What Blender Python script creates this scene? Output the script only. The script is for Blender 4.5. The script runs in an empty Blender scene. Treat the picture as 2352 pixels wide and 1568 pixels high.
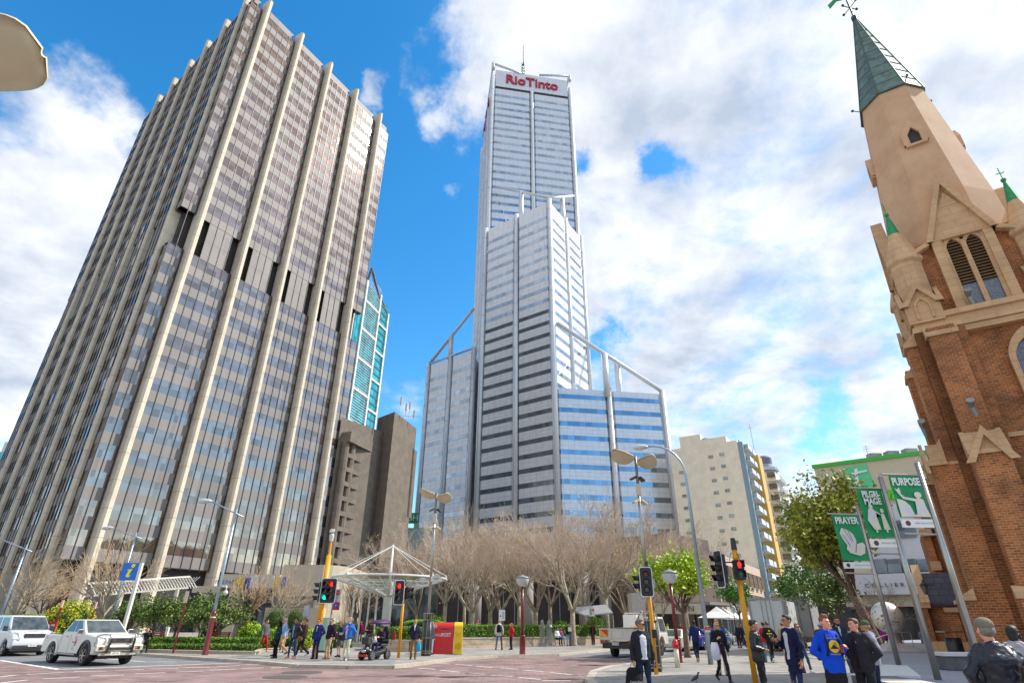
import bpy, math, random
from mathutils import Vector, Matrix
R = math.radians
sc = bpy.context.scene
col = sc.collection
# ---------------------------------------------------------------- camera
PITCH = math.atan(646.5/1287.); ROLL = R(.45); EYE = 1.72
cd = bpy.data.cameras.new('camera'); cd.sensor_width = 36; cd.lens = 36*1287/2352.; cd.clip_end = 3000; cd.clip_start = .1
cam = bpy.data.objects.new('camera', cd); col.objects.link(cam)
cam.matrix_world = Matrix.Translation((0, 0, EYE)) @ Matrix.Rotation(R(90)+PITCH, 4, 'X') @ Matrix.Rotation(ROLL, 4, 'Z')
sc.camera = cam
sc.view_settings.view_transform = 'Standard'; sc.view_settings.look = 'None'; sc.view_settings.gamma = 1
sc.view_settings.exposure = 0.68
# ---------------------------------------------------------------- surveying helpers: direction seen -> real position
_c, _s, _cr, _sr = math.cos(PITCH), math.sin(PITCH), math.cos(ROLL), math.sin(ROLL)
def ray(x, y):
    a = (x-1176)/1287.; b = (784-y)/1287.; a, b = a*_cr-b*_sr, a*_sr+b*_cr
    return a, _c-b*_s, _s+b*_c
def atY(x, y, Y):
    r = ray(x, y); t = Y/r[1]; return Vector((r[0]*t, Y, EYE+r[2]*t))
def atZ(x, y, Z=.12):
    r = ray(x, y); t = (Z-EYE)/r[2]; return Vector((r[0]*t, r[1]*t, Z))
# ---------------------------------------------------------------- sun and sky
SUN_EL, SUN_AZ = R(45), R(80)      # azimuth clockwise from +Y (the viewing direction)
sd = Vector((math.sin(SUN_AZ)*math.cos(SUN_EL), math.cos(SUN_AZ)*math.cos(SUN_EL), math.sin(SUN_EL)))
sl = bpy.data.lights.new('sun', 'SUN'); sl.energy = 3.7; sl.angle = R(.5); sl.color = (1, .955, .88)
so = bpy.data.objects.new('sun', sl); col.objects.link(so); so.rotation_euler = sd.to_track_quat('Z', 'Y').to_euler()
so.location = sd*100
w = bpy.data.worlds.new('World'); sc.world = w; w.use_nodes = True
N = w.node_tree.nodes; L = w.node_tree.links; N.clear()
def nd(t, **k):
    n = N.new(t)
    for a, b in k.items(): setattr(n, a, b)
    return n
def wmath(op, a, b=None, c=None):
    n = nd('ShaderNodeMath', operation=op)
    for i, v in enumerate((a, b, c)):
        if v is None: continue
        if isinstance(v, (int, float)): n.inputs[i].default_value = v
        else: L.new(v, n.inputs[i])
    return n.outputs[0]
sky = nd('ShaderNodeTexSky', sky_type='NISHITA', sun_disc=False, sun_elevation=SUN_EL, sun_rotation=SUN_AZ, altitude=50, air_density=1., dust_density=.4, ozone_density=2.2)
hs = nd('ShaderNodeHueSaturation'); hs.inputs['Saturation'].default_value = 1.38; hs.inputs['Hue'].default_value = .493; hs.inputs['Value'].default_value = 1.15
L.new(sky.outputs[0], hs.inputs['Color'])
tc = nd('ShaderNodeTexCoord')
sp = nd('ShaderNodeSeparateXYZ'); L.new(tc.outputs['Generated'], sp.inputs[0])
zz = wmath('ADD', wmath('MAXIMUM', sp.outputs[2], 0), .22)
cb = nd('ShaderNodeCombineXYZ'); L.new(wmath('DIVIDE', sp.outputs[0], zz), cb.inputs[0]); L.new(wmath('DIVIDE', sp.outputs[1], zz), cb.inputs[1])
def noise(scale, det, rough=.55, dist=0, vec=None, off=0):
    n = nd('ShaderNodeTexNoise'); n.inputs['Scale'].default_value = scale; n.inputs['Detail'].default_value = det
    n.inputs['Roughness'].default_value = rough; n.inputs['Distortion'].default_value = dist
    m = nd('ShaderNodeMapping'); m.inputs['Location'].default_value = (off, off*.7, off*.3)
    L.new(vec or cb.outputs[0], m.inputs[0]); L.new(m.outputs[0], n.inputs['Vector']); return n.outputs[0]
n1 = noise(2.6, 11, .62, .35, off=3.1); n2 = noise(9, 8, .6, .2, off=7); n3 = noise(3.2, 7, .55, .1, off=11.3)
wz = nd('ShaderNodeTexNoise'); wz.inputs['Scale'].default_value = 4.5; wz.inputs['Detail'].default_value = 7; wz.inputs['Roughness'].default_value = .6; L.new(tc.outputs['Generated'], wz.inputs['Vector'])
wv = nd('ShaderNodeVectorMath', operation='MULTIPLY_ADD'); L.new(wz.outputs[1], wv.inputs[0]); wv.inputs[1].default_value = (.34, .34, .34)
wv2 = nd('ShaderNodeVectorMath', operation='SUBTRACT'); L.new(tc.outputs['Generated'], wv2.inputs[0]); wv2.inputs[1].default_value = (.17, .17, .17); L.new(wv2.outputs[0], wv.inputs[2])
def lobe(x, y, rad, amp, soft=.6, back=False):
    d = Vector(back).normalized() if back else Vector(ray(x, y)).normalized(); v = nd('ShaderNodeVectorMath', operation='DISTANCE'); L.new(wv.outputs[0], v.inputs[0]); v.inputs[1].default_value = d
    m = nd('ShaderNodeMapRange', interpolation_type='SMOOTHSTEP'); m.inputs['From Min'].default_value = rad/1287.; m.inputs['From Max'].default_value = rad/1287.*(1-soft)
    m.inputs['To Min'].default_value = 0; m.inputs['To Max'].default_value = amp; L.new(v.outputs['Value'], m.inputs['Value']); return m.outputs[0]
# where the weather stands in the sky: + cloud banks, - clear holes
lob = [(0, 0, 1500, .6, .3, (0, -.75, .66)), (0, 0, 850, .8, .4, (-.9, -.42, .5)), (0, 0, 560, -.85, .6, (.3, -.85, .36)), (600, 250, 620, -.5, .35), (230, 220, 150, .36, .9), (300, 330, 120, .3, .9), (960, 650, 330, -.5, .5), (330, 60, 420, -.3, .5), (860, 1100, 200, -.4, .6), (1130, 350, 130, -.1, .7),
       (60, 470, 310, .95, .55), (190, 640, 260, .75, .6), (20, 880, 230, .85, .6), (300, 480, 160, .35, .7), (560, 150, 130, .2, .9),
       (860, 215, 75, .85, .9), (1060, 470, 80, .75, .9), (1050, 90, 200, .62, .7), (1180, 60, 260, .5, .6), (1080, 260, 120, .4, .8), (1290, 150, 200, .4, .7), (900, 380, 30, .5, .9),
       (1900, 500, 900, .42, .4), (1500, 375, 105, -.95, .9), (1425, 390, 60, -.5, .9), (1930, 950, 95, -.62, .9), (2050, 810, 60, -.45, .9), (1400, 785, 60, -.5, .9), (1330, 340, 70, -.6, .9),
       (1785, 1205, 60, -.45, .9), (1385, 870, 50, -.35, .9), (2250, 60, 300, .2, .8), (1650, 130, 260, .16, .8)]
acc = None
for q in lob:
    o = lobe(*q); acc = o if acc is None else wmath('ADD', acc, o)
dens = wmath('ADD', wmath('MULTIPLY', wmath('SUBTRACT', n1, .5), 2.1), wmath('MULTIPLY', wmath('SUBTRACT', n2, .5), .55))
dens = wmath('ADD', dens, acc)
mr = nd('ShaderNodeMapRange', interpolation_type='SMOOTHSTEP'); L.new(dens, mr.inputs['Value'])
mr.inputs['From Min'].default_value = -.2; mr.inputs['From Max'].default_value = .62
shd = nd('ShaderNodeValToRGB'); shd.color_ramp.elements[0].position = .38; shd.color_ramp.elements[0].color = (.44, .5, .6, 1)
shd.color_ramp.elements[1].position = .68; shd.color_ramp.elements[1].color = (.97, .97, .97, 1)
L.new(wmath('ADD', wmath('MULTIPLY', n3, .8), wmath('MULTIPLY', n2, .25)), shd.inputs[0])
b1 = nd('ShaderNodeBackground'); b1.inputs[1].default_value = .15; L.new(hs.outputs[0], b1.inputs[0])
b2 = nd('ShaderNodeBackground'); b2.inputs[1].default_value = .82; L.new(shd.outputs[0], b2.inputs[0])
mx = nd('ShaderNodeMixShader'); L.new(wmath('MULTIPLY', mr.outputs[0], .96), mx.inputs[0]); L.new(b1.outputs[0], mx.inputs[1]); L.new(b2.outputs[0], mx.inputs[2])
wo = nd('ShaderNodeOutputWorld'); L.new(mx.outputs[0], wo.inputs[0])

# ---------------------------------------------------------------- materials
def hexc(h):
    h = h.lstrip('#'); v = [int(h[i:i+2], 16)/255. for i in (0, 2, 4)]
    return tuple(x/12.92 if x < .04045 else ((x+.055)/1.055)**2.4 for x in v)
MATS = {}
def mat(name, c, rough=.6, metal=0, var=.12, scale=3., bump=0., bscale=25., spec=.5, emit=0, alpha=1, trans=0, coat=0, c2=None, det=5, stretch=None):
    if name in MATS: return MATS[name]
    if isinstance(c, str): c = hexc(c)
    m = bpy.data.materials.new(name); m.use_nodes = True; n = m.node_tree.nodes; l = m.node_tree.links
    b = n['Principled BSDF']; b.inputs['Roughness'].default_value = rough; b.inputs['Metallic'].default_value = metal
    b.inputs['Specular IOR Level'].default_value = spec; b.inputs['Alpha'].default_value = alpha; b.inputs['Transmission Weight'].default_value = trans
    b.inputs['Coat Weight'].default_value = coat; b.inputs['Coat Roughness'].default_value = .08
    b.inputs['Base Color'].default_value = (*c, 1)
    t = n.new('ShaderNodeTexCoord'); src = t.outputs['Object']
    if stretch:
        mp = n.new('ShaderNodeMapping'); mp.inputs['Scale'].default_value = stretch; l.new(src, mp.inputs[0]); src = mp.outputs[0]
    if var or c2:
        x = n.new('ShaderNodeTexNoise'); x.inputs['Scale'].default_value = scale; x.inputs['Detail'].default_value = det; x.inputs['Roughness'].default_value = .65
        l.new(src, x.inputs['Vector'])
        r = n.new('ShaderNodeValToRGB'); r.color_ramp.elements[0].position = .32; r.color_ramp.elements[1].position = .68
        if isinstance(c2, str): c2 = hexc(c2)
        lo = c2 if c2 else tuple(v*(1-var) for v in c); hi = c if c2 else tuple(min(1, v*(1+var)) for v in c)
        r.color_ramp.elements[0].color = (*lo, 1); r.color_ramp.elements[1].color = (*hi, 1)
        l.new(x.outputs[0], r.inputs[0]); l.new(r.outputs[0], b.inputs['Base Color'])
    if bump:
        y = n.new('ShaderNodeTexNoise'); y.inputs['Scale'].default_value = bscale; y.inputs['Detail'].default_value = 4; l.new(src, y.inputs['Vector'])
        u = n.new('ShaderNodeBump'); u.inputs['Strength'].default_value = bump; u.inputs['Distance'].default_value = .02; l.new(y.outputs[0], u.inputs['Height']); l.new(u.outputs[0], b.inputs['Normal'])
    if emit:
        b.inputs['Emission Color'].default_value = (*c, 1); b.inputs['Emission Strength'].default_value = emit
    MATS[name] = m; return m
def glass_mat(name, c, metal=.75, rough=.06, wob=.06, ws=.5, var=.3, cell=(1.6, 1.6, 3)):
    """reflective curtain-wall glass: slight waviness, every pane tilted and tinted a little differently"""
    if name in MATS: return MATS[name]
    if isinstance(c, str): c = hexc(c)
    m = mat(name, c, rough, metal, var=0); n = m.node_tree.nodes; l = m.node_tree.links; b = n['Principled BSDF']
    t = n.new('ShaderNodeTexCoord'); mp = n.new('ShaderNodeMapping'); mp.inputs['Scale'].default_value = (1./cell[0], 1./cell[1], 1./cell[2]); l.new(t.outputs['Object'], mp.inputs[0])
    fl = n.new('ShaderNodeVectorMath'); fl.operation = 'FLOOR'; l.new(mp.outputs[0], fl.inputs[0])
    wn = n.new('ShaderNodeTexWhiteNoise'); l.new(fl.outputs[0], wn.inputs[0])
    r = n.new('ShaderNodeValToRGB'); r.color_ramp.elements[0].color = (*[v*(1-var) for v in c], 1); r.color_ramp.elements[1].color = (*[min(1, v*(1+var)) for v in c], 1)
    l.new(wn.outputs['Value'], r.inputs[0]); l.new(r.outputs[0], b.inputs['Base Color'])
    y = n.new('ShaderNodeTexNoise'); y.inputs['Scale'].default_value = ws; y.inputs['Detail'].default_value = 2; l.new(t.outputs['Object'], y.inputs['Vector'])
    u = n.new('ShaderNodeBump'); u.inputs['Strength'].default_value = wob; u.inputs['Distance'].default_value = .5; l.new(y.outputs[0], u.inputs['Height']); l.new(u.outputs[0], b.inputs['Normal'])
    return m
def brick_mat(name, c1, c2, cm, bw=.27, bh=.1, mort=.012, bump=.5, off=.5, soot=.35, rough=.85, horizontal=False, spots=None):
    """bricks or pavers in object space, laid on the face's own plane"""
    if name in MATS: return MATS[name]
    m = mat(name, c1, rough, 0, var=0); n = m.node_tree.nodes; l = m.node_tree.links; b = n['Principled BSDF']
    t = n.new('ShaderNodeTexCoord'); s = n.new('ShaderNodeSeparateXYZ'); l.new(t.outputs['Object'], s.inputs[0])
    cv = n.new('ShaderNodeCombineXYZ')
    if horizontal: l.new(s.outputs[0], cv.inputs[0]); l.new(s.outputs[1], cv.inputs[1])
    else:
        sn = n.new('ShaderNodeSeparateXYZ'); l.new(t.outputs['Normal'], sn.inputs[0])
        ax = n.new('ShaderNodeMath'); ax.operation = 'ABSOLUTE'; l.new(sn.outputs[0], ax.inputs[0]); ay = n.new('ShaderNodeMath'); ay.operation = 'ABSOLUTE'; l.new(sn.outputs[1], ay.inputs[0])
        g = n.new('ShaderNodeMath'); g.operation = 'GREATER_THAN'; l.new(ax.outputs[0], g.inputs[0]); l.new(ay.outputs[0], g.inputs[1])
        mi = n.new('ShaderNodeMix'); l.new(g.outputs[0], mi.inputs[0]); l.new(s.outputs[0], mi.inputs[2]); l.new(s.outputs[1], mi.inputs[3])
        l.new(mi.outputs[0], cv.inputs[0]); l.new(s.outputs[2], cv.inputs[1])
    br = n.new('ShaderNodeTexBrick'); l.new(cv.outputs[0], br.inputs['Vector']); br.offset = off
    br.inputs['Scale'].default_value = 1; br.inputs['Brick Width'].default_value = bw; br.inputs['Row Height'].default_value = bh; br.inputs['Mortar Size'].default_value = mort; br.inputs['Mortar Smooth'].default_value = .2
    br.inputs['Color1'].default_value = (*hexc(c1), 1); br.inputs['Color2'].default_value = (*hexc(c2), 1); br.inputs['Mortar'].default_value = (*hexc(cm), 1); br.inputs['Bias'].default_value = -.1
    x = n.new('ShaderNodeTexNoise'); x.inputs['Scale'].default_value = .55; x.inputs['Detail'].default_value = 7; x.inputs['Roughness'].default_value = .7; l.new(t.outputs['Object'], x.inputs['Vector'])
    rr = n.new('ShaderNodeMapRange'); rr.inputs['From Min'].default_value = .35; rr.inputs['From Max'].default_value = .62; rr.inputs['To Min'].default_value = 1-soot; rr.inputs['To Max'].default_value = 1.08; l.new(x.outputs[0], rr.inputs[0])
    mu = n.new('ShaderNodeMix'); mu.data_type = 'RGBA'; mu.blend_type = 'MULTIPLY'; mu.inputs[0].default_value = 1; l.new(br.outputs[0], mu.inputs[6]); l.new(rr.outputs[0], mu.inputs[7])
    l.new(mu.outputs[2], b.inputs['Base Color'])
    if bump:
        u = n.new('ShaderNodeBump'); u.inputs['Strength'].default_value = bump; u.inputs['Distance'].default_value = .01; u.invert = True; l.new(br.outputs['Fac'], u.inputs['Height']); l.new(u.outputs[0], b.inputs['Normal'])
    return m
def panel_mat(name, c, cm, pw=1.5, ph=1.3, mort=.025, rough=.45, var=.06, metal=0, spec=.5):
    m = brick_mat(name, c, c, cm, pw, ph, mort, bump=0, off=0, soot=var, rough=rough); b = m.node_tree.nodes['Principled BSDF']; b.inputs['Metallic'].default_value = metal; b.inputs['Specular IOR Level'].default_value = spec
    return m
# ---------------------------------------------------------------- mesh builder
class MB:
    def __init__(s): s.v = []; s.f = []; s.m = []; s.T = Matrix.Identity(4); s.k = 0
    def add(s, vs, fs, k=None):
        o = len(s.v); s.v += [tuple(s.T @ Vector(v)) for v in vs]; s.f += [tuple(i+o for i in f) for f in fs]; s.m += [s.k if k is None else k]*len(fs); return s
    def box(s, cx, cy, cz, sx, sy, sz, rz=0, k=None):
        c, q = math.cos(rz), math.sin(rz); vs = []
        for z in (-.5, .5):
            for x, y in ((-.5, -.5), (.5, -.5), (.5, .5), (-.5, .5)):
                a, b = x*sx, y*sy; vs.append((cx+a*c-b*q, cy+a*q+b*c, cz+z*sz))
        return s.add(vs, [(0, 3, 2, 1), (4, 5, 6, 7), (0, 1, 5, 4), (1, 2, 6, 5), (2, 3, 7, 6), (3, 0, 4, 7)], k)
    def bar(s, a, b, w, h, k=None, up=(0, 0, 1)):
        a, b = Vector(a), Vector(b); d = (b-a).normalized(); u = Vector(up)
        if abs(d.dot(u)) > .98: u = Vector((0, 1, 0))
        x = d.cross(u).normalized()*w/2; y = x.cross(d).normalized()*h/2
        vs = [p+i*x+j*y for p in (a, b) for i, j in ((-1, -1), (1, -1), (1, 1), (-1, 1))]
        return s.add(vs, [(0, 1, 2, 3), (7, 6, 5, 4), (0, 4, 5, 1), (1, 5, 6, 2), (2, 6, 7, 3), (3, 7, 4, 0)], k)
    def tube(s, pts, rad, n=8, k=None, cap=True, flat=1., up=None):
        pts = [Vector(p) for p in pts]; m = len(pts)
        if isinstance(rad, (int, float)): rad = [rad]*m
        vs = []; fs = []; u = None
        for i, p in enumerate(pts):
            d = (pts[min(i+1, m-1)]-pts[max(i-1, 0)])
            d = d.normalized() if d.length > 1e-9 else Vector((0, 0, 1))
            if u is None:
                q = Vector(up) if up else (Vector((0, 0, 1)) if abs(d.z) < .9 else Vector((1, 0, 0)))
                u = (q-d*q.dot(d)).normalized()
            else:
                u = u-d*u.dot(d); u = u.normalized() if u.length > 1e-6 else d.orthogonal().normalized()
            w_ = d.cross(u)
            for j in range(n):
                t = 2*math.pi*j/n; vs.append(p+u*math.cos(t)*rad[i]*flat+w_*math.sin(t)*rad[i])
        for i in range(m-1):
            for j in range(n):
                a = i*n+j; b = i*n+(j+1) % n; fs.append((a, b, b+n, a+n))
        if cap: fs.append(tuple(reversed(range(n)))); fs.append(tuple((m-1)*n+j for j in range(n)))
        return s.add(vs, fs, k)
    def cap(s, a, b, ra, rb, n=10, k=None, flat=1., up=None):
        """tapered capsule"""
        a, b = Vector(a), Vector(b); d = (b-a).normalized() if (b-a).length > 1e-6 else Vector((0, 0, 1)); P = []; Q = []
        for t in (0, 25, 50, 72): P.append(a-d*ra*math.cos(R(t))); Q.append(max(ra*math.sin(R(t)), ra*.05))
        P += [a, b]; Q += [ra, rb]
        for t in (72, 50, 25, 0): P.append(b+d*rb*math.cos(R(t))); Q.append(max(rb*math.sin(R(t)), rb*.05))
        return s.tube(P, Q, n, k, True, flat, up)
    def loft(s, rings, n=16, k=None, pw=1.):
        """rings: (x,y,z,rx,ry) stacked closed sections"""
        vs = []; fs = []; m = len(rings)
        for (x, y, z, rx, ry) in rings:
            for j in range(n):
                t = 2*math.pi*j/n; c, q = math.cos(t), math.sin(t)
                c = math.copysign(abs(c)**pw, c); q = math.copysign(abs(q)**pw, q); vs.append((x+rx*c, y+ry*q, z))
        for i in range(m-1):
            for j in range(n):
                a = i*n+j; b = i*n+(j+1) % n; fs.append((a, b, b+n, a+n))
        fs.append(tuple(reversed(range(n)))); fs.append(tuple((m-1)*n+j for j in range(n)))
        return s.add(vs, fs, k)
    def ell(s, c, r, n=12, m=8, k=None, rot=None):
        vs = []; fs = []
        for i in range(m+1):
            p = math.pi*i/m
            for j in range(n):
                t = 2*math.pi*j/n; q = Vector((r[0]*math.sin(p)*math.cos(t), r[1]*math.sin(p)*math.sin(t), -r[2]*math.cos(p)))
                if rot: q = rot @ q
                vs.append(Vector(c)+q)
        for i in range(m):
            for j in range(n):
                a = i*n+j; b = i*n+(j+1) % n
                if i == 0: fs.append((a, b+n, a+n))
                elif i == m-1: fs.append((a, b, a+n))
                else: fs.append((a, b, b+n, a+n))
        return s.add(vs, fs, k)
    def prism(s, poly, z0, z1, k=None, k2=None):
        """poly (x,y) counter-clockwise; z1 may be a list of heights"""
        n = len(poly); zt = z1 if isinstance(z1, (list, tuple)) else [z1]*n; zb = z0 if isinstance(z0, (list, tuple)) else [z0]*n
        vs = [(p[0], p[1], zb[i]) for i, p in enumerate(poly)]+[(p[0], p[1], zt[i]) for i, p in enumerate(poly)]
        s.add(vs, [(i, (i+1) % n, n+(i+1) % n, n+i) for i in range(n)], k)
        return s.add(vs, [tuple(reversed(range(n))), tuple(range(n, 2*n))], k if k2 is None else k2)
    def plate(s, pts, O, X, Y, th, k=None):
        """flat outline pts (u,v) on plane O+uX+vY thickened by th along X x Y"""
        O, X, Y = Vector(O), Vector(X), Vector(Y); Nn = X.cross(Y).normalized()*th; n = len(pts)
        vs = [O+X*u+Y*v for u, v in pts]; vs += [p+Nn for p in vs]
        return s.add(vs, [tuple(reversed(range(n))), tuple(range(n, 2*n))]+[(i, (i+1) % n, n+(i+1) % n, n+i) for i in range(n)], k)
    def lathe(s, prof, c=(0, 0, 0), n=16, k=None):
        return s.loft([(c[0], c[1], c[2]+z, r, r) for r, z in prof], n, k)
    def quad(s, a, b, c, d, k=None): return s.add([a, b, c, d], [(0, 1, 2, 3)], k)
    def build(s, name, mats, parent=None, smooth=False, bevel=0, seg=2):
        me = bpy.data.meshes.new(name); me.from_pydata(s.v, [], s.f)
        if not isinstance(mats, (list, tuple)): mats = [mats]
        for m in mats: me.materials.append(m)
        if len(mats) > 1: me.polygons.foreach_set('material_index', s.m)
        if smooth: me.polygons.foreach_set('use_smooth', [True]*len(me.polygons))
        me.update(); o = bpy.data.objects.new(name, me); col.objects.link(o)
        if parent: o.parent = parent
        if bevel:
            b = o.modifiers.new('bevel', 'BEVEL'); b.width = bevel; b.segments = seg; b.limit_method = 'ANGLE'; b.angle_limit = R(35)
            if smooth: wn_ = o.modifiers.new('shading', 'WEIGHTED_NORMAL'); wn_.keep_sharp = False
        return o
def tag(o, label, cat, group=None, kind=None):
    if label: o['label'] = label
    if cat: o['category'] = cat
    if group: o['group'] = group
    if kind: o['kind'] = kind
    return o
def thing(name, label, cat, loc=(0, 0, 0), rz=0, group=None):
    o = bpy.data.objects.new(name, None); col.objects.link(o); o.location = loc; o.rotation_euler = (0, 0, rz); o.empty_display_size = .3
    return tag(o, label, cat, group)
def struct(name, mb, mats, **k):
    o = mb.build(name, mats, **k); o['kind'] = 'structure'; return o
def dup(root, loc, rz, label, group=None, sc_=1):
    r = root.copy(); col.objects.link(r); r.location = loc; r.rotation_euler = (0, 0, rz); r['label'] = label; r.scale = (sc_,)*3 if isinstance(sc_, (int, float)) else sc_
    if group: r['group'] = group
    for ch in list(root.children):
        c = ch.copy(); col.objects.link(c); c.parent = r
        for g in ch.children:
            d = g.copy(); col.objects.link(d); d.parent = c
    return r
def text(name, s, size, mt, parent, loc, rot=None, ext=.01, sx=1., align='CENTER', bold=0.):
    """lettering as a mesh; rot = 3x3 columns (right, up, out)"""
    cu = bpy.data.curves.new(name, 'FONT'); cu.body = s; cu.size = size; cu.extrude = ext; cu.align_x = align; cu.align_y = 'CENTER'; cu.offset = bold*size; cu.resolution_u = 3
    t = bpy.data.objects.new(name, cu); me = bpy.data.meshes.new_from_object(t); bpy.data.objects.remove(t)
    me.name = name; me.materials.clear(); me.materials.append(mt)
    M3 = Matrix(rot).transposed().to_4x4() if rot else Matrix.Identity(4)
    me.transform(Matrix.Translation(loc) @ M3 @ Matrix.Scale(sx, 4, (1, 0, 0)))
    o = bpy.data.objects.new(name, me); col.objects.link(o)
    if parent: o.parent = parent
    return o
def face_rot(n):
    """letters on a vertical face whose outward normal is n"""
    n = Vector(n).normalized(); u = Vector((0, 0, 1)); r = u.cross(n).normalized(); return (tuple(r), tuple(n.cross(r)), tuple(n))
FR = ((1, 0, 0), (0, 0, 1), (0, -1, 0))      # letters facing -Y
rnd = random.Random(7)
# ================================================================ GROUND
U = Vector((.839, -.545, 0)); V = Vector((.545, .839, 0))            # the two street directions
conc = brick_mat('pavement slabs', '#9b968e', '#8f8a83', '#6c6863', .6, .6, .012, bump=.15, off=.5, soot=.32, rough=.85, horizontal=True)
asph = mat('asphalt', (.17, .17, .175), .9, var=.22, scale=.8, bump=.4, bscale=60, det=9)
asph2 = mat('far ground', (.2, .19, .18), .9, var=.2, scale=.3)
pav = brick_mat('clay pavers', '#9f7d77', '#8a6b66', '#75706c', .46, .23, .03, bump=.3, off=.5, soot=.45, rough=.85, horizontal=True)
kerbm = mat('kerb stone', '#b0a596', .8, var=.15, scale=4, bump=.2)
white_line = mat('road paint', (.72, .72, .7), .7, var=.15, scale=9)
plazam = brick_mat('plaza paving', '#8e9097', '#85878f', '#75777d', 1.2, .6, .008, bump=.1, off=.3, soot=.1, rough=.7, horizontal=True)
ledgem = mat('ledge slab', '#c9c7c6', .6, var=.06, scale=3)
darkstone = mat('dark stone', (.11, .1, .1), .6, var=.2, scale=6)
buff = mat('buff stone', '#c6a878', .75, var=.12, scale=3)
m = MB(); m.quad((-1500, -60, -.06), (1500, -60, -.06), (1500, 2500, -.06), (-1500, 2500, -.06)); struct('ground', m, asph2)
def V2(v): return (v[0], v[1])
def along(p, d, t): return (p[0]+d[0]*t, p[1]+d[1]*t)
m = MB(); m.quad((-140, -30, 0), (90, -30, 0), (200, 260, 0), (-140, 260, 0)); struct('road', m, asph)
farL = [tuple(atZ(x, y)[:2]) for x, y in ((320, 1499), (455, 1508), (588, 1516), (690, 1525), (800, 1527), (900, 1527), (975, 1519), (1041, 1510), (1139, 1504), (1279, 1501))]
near = [(2.0, 4), (2.6, 21.2), (3.25, 24.8), (4.3, 27.6), (5.4, 29.2)]
m = MB(); pts = [(-23.8, 30.1), (-17.4, 25.0), (-12.6, 29.2)]+farL[2:]+[(6.2, 35.7), (5.4, 29.2), (4.3, 27.6), (3.25, 24.8), (2.6, 21.2), (2, 4), (-30, 4), (-45, 25)]
m.add([(x, y, .005) for x, y in pts], [tuple(reversed(range(len(pts))))]); struct('road_pavers', m, pav)
def slab(name, poly, z, mt, kerb_pts=None):
    m = MB(); m.prism(poly, -.05, z); o = struct(name, m, mt)
    if kerb_pts:
        k = MB(); n = len(kerb_pts)
        for i in range(n-1):
            a, b = Vector((*kerb_pts[i], 0)), Vector((*kerb_pts[i+1], 0)); d = (b-a).normalized(); s_ = Vector((d.y, -d.x, 0))
            L_ = (b-a).length; c_ = max(1, round(L_/1.2)); 
            for j in range(c_):
                p = a+d*(L_*j/c_+.006); q = a+d*(L_*(j+1)/c_-.006); mid = (p+q)/2
                k.box(mid.x, mid.y, z/2-.02, (q-p).length+.02, .3, z+.05+.012, math.atan2(d.y, d.x))
        struct('kerb', k, kerbm)
    return o
farLine = [along(farL[0], (-.839, .545), 90)]+farL+[along((3.2, 40.2), V, t) for t in (8, 160)]
slab('pavement', farLine+[(60, 240), (-130, 240)], .12, conc, farLine)
nl = near+[along((5.4, 29.2), V, t) for t in (16, 150)]
slab('pavement', list(reversed(nl))+[(60, 4), (130, 60), (140, 140)], .12, conc, list(reversed(nl)))
# road markings, given by where they lie on the road
mk = MB()
def cr(ox, px, py, oy=2000): return ((ox+px/2.45)*.6125, (oy+py/2.45)*.6125)
def stripe(a, b, w_=.13, z=.012, mm=None):
    a = atZ(*a, 0); b = atZ(*b, 0); d = (b-a).normalized(); n = Vector((-d.y, d.x, 0))*w_/2
    (mm or mk).quad(*[(p.x, p.y, z) for p in (a-n, b-n, b+n, a+n)])
for x0, y0, x1, y1 in ((245, 1295, 580, 1275), (390, 1335, 735, 1318), (680, 1268, 975, 1262), (830, 1308, 1140, 1300), (1060, 1255, 1320, 1247), (1240, 1290, 1520, 1278), (1390, 1245, 1640, 1240), (1620, 1272, 1865, 1262), (1700, 1232, 1925, 1227), (1925, 1255, 2160, 1245), (1990, 1222, 2200, 1213), (-60, 1380, 250, 1346), (-80, 1325, 150, 1300)): stripe(cr(0, x0, y0), cr(0, x1, y1))
for x0, y0, x1, y1 in ((60, 1205, 255, 1198), (20, 1240, 220, 1232), (285, 1235, 480, 1225), (540, 1220, 680, 1214), (1265, 1224, 1345, 1226), (1430, 1228, 1585, 1230), (1635, 1236, 1795, 1247), (1840, 1255, 2015, 1272), (2070, 1282, 2245, 1298), (1630, 1187, 1750, 1192), (1800, 1190, 1930, 1196), (1980, 1200, 2130, 1212), (2170, 1218, 2320, 1230)): stripe(cr(900, x0, y0), cr(900, x1, y1))
for x0, y0, x1, y1 in ((435, 1233, 595, 1247), (650, 1255, 830, 1268), (890, 1277, 1085, 1295), (1145, 1300, 1220, 1303), (110, 1282, 290, 1297), (345, 1300, 545, 1312), (600, 1322, 800, 1340), (820, 1350, 1080, 1352), (970, 1117, 1430, 1082)): stripe(cr(1700, x0, y0), cr(1700, x1, y1))
stripe((0, 1516), (135, 1537), .2); stripe((135, 1537), (330, 1530), .2); stripe((330, 1530), (570, 1521), .2); stripe((160, 1505), (335, 1520), .14); stripe((1425, 1513), (1530, 1500), .15); stripe((335, 1520), (460, 1519), .14)
struct('road_markings', mk, white_line)
for i_, (p, r_, lb) in enumerate(((atZ(*cr(900, 570, 1275), 0), .75, 'dark iron access cover in the red paving, farther of the two left ones'), (atZ(*cr(900, 415, 1318), 0), .75, 'dark iron access cover in the red paving, nearer of the two left ones'), (atZ(*cr(1700, 1240, 1208), 0), .5, 'small iron access cover in the red paving near the tray truck'))):
    mk = MB(); mk.loft([(0, 0, .004, r_, r_), (0, 0, .014, r_, r_)], 20); o = mk.build('manhole_cover', mat('cast iron', (.09, .075, .07), .7, var=.3, scale=20)); o.location = (p.x, p.y, 0); tag(o, lb, 'access cover', 'iron access covers')
tm = MB()
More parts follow.
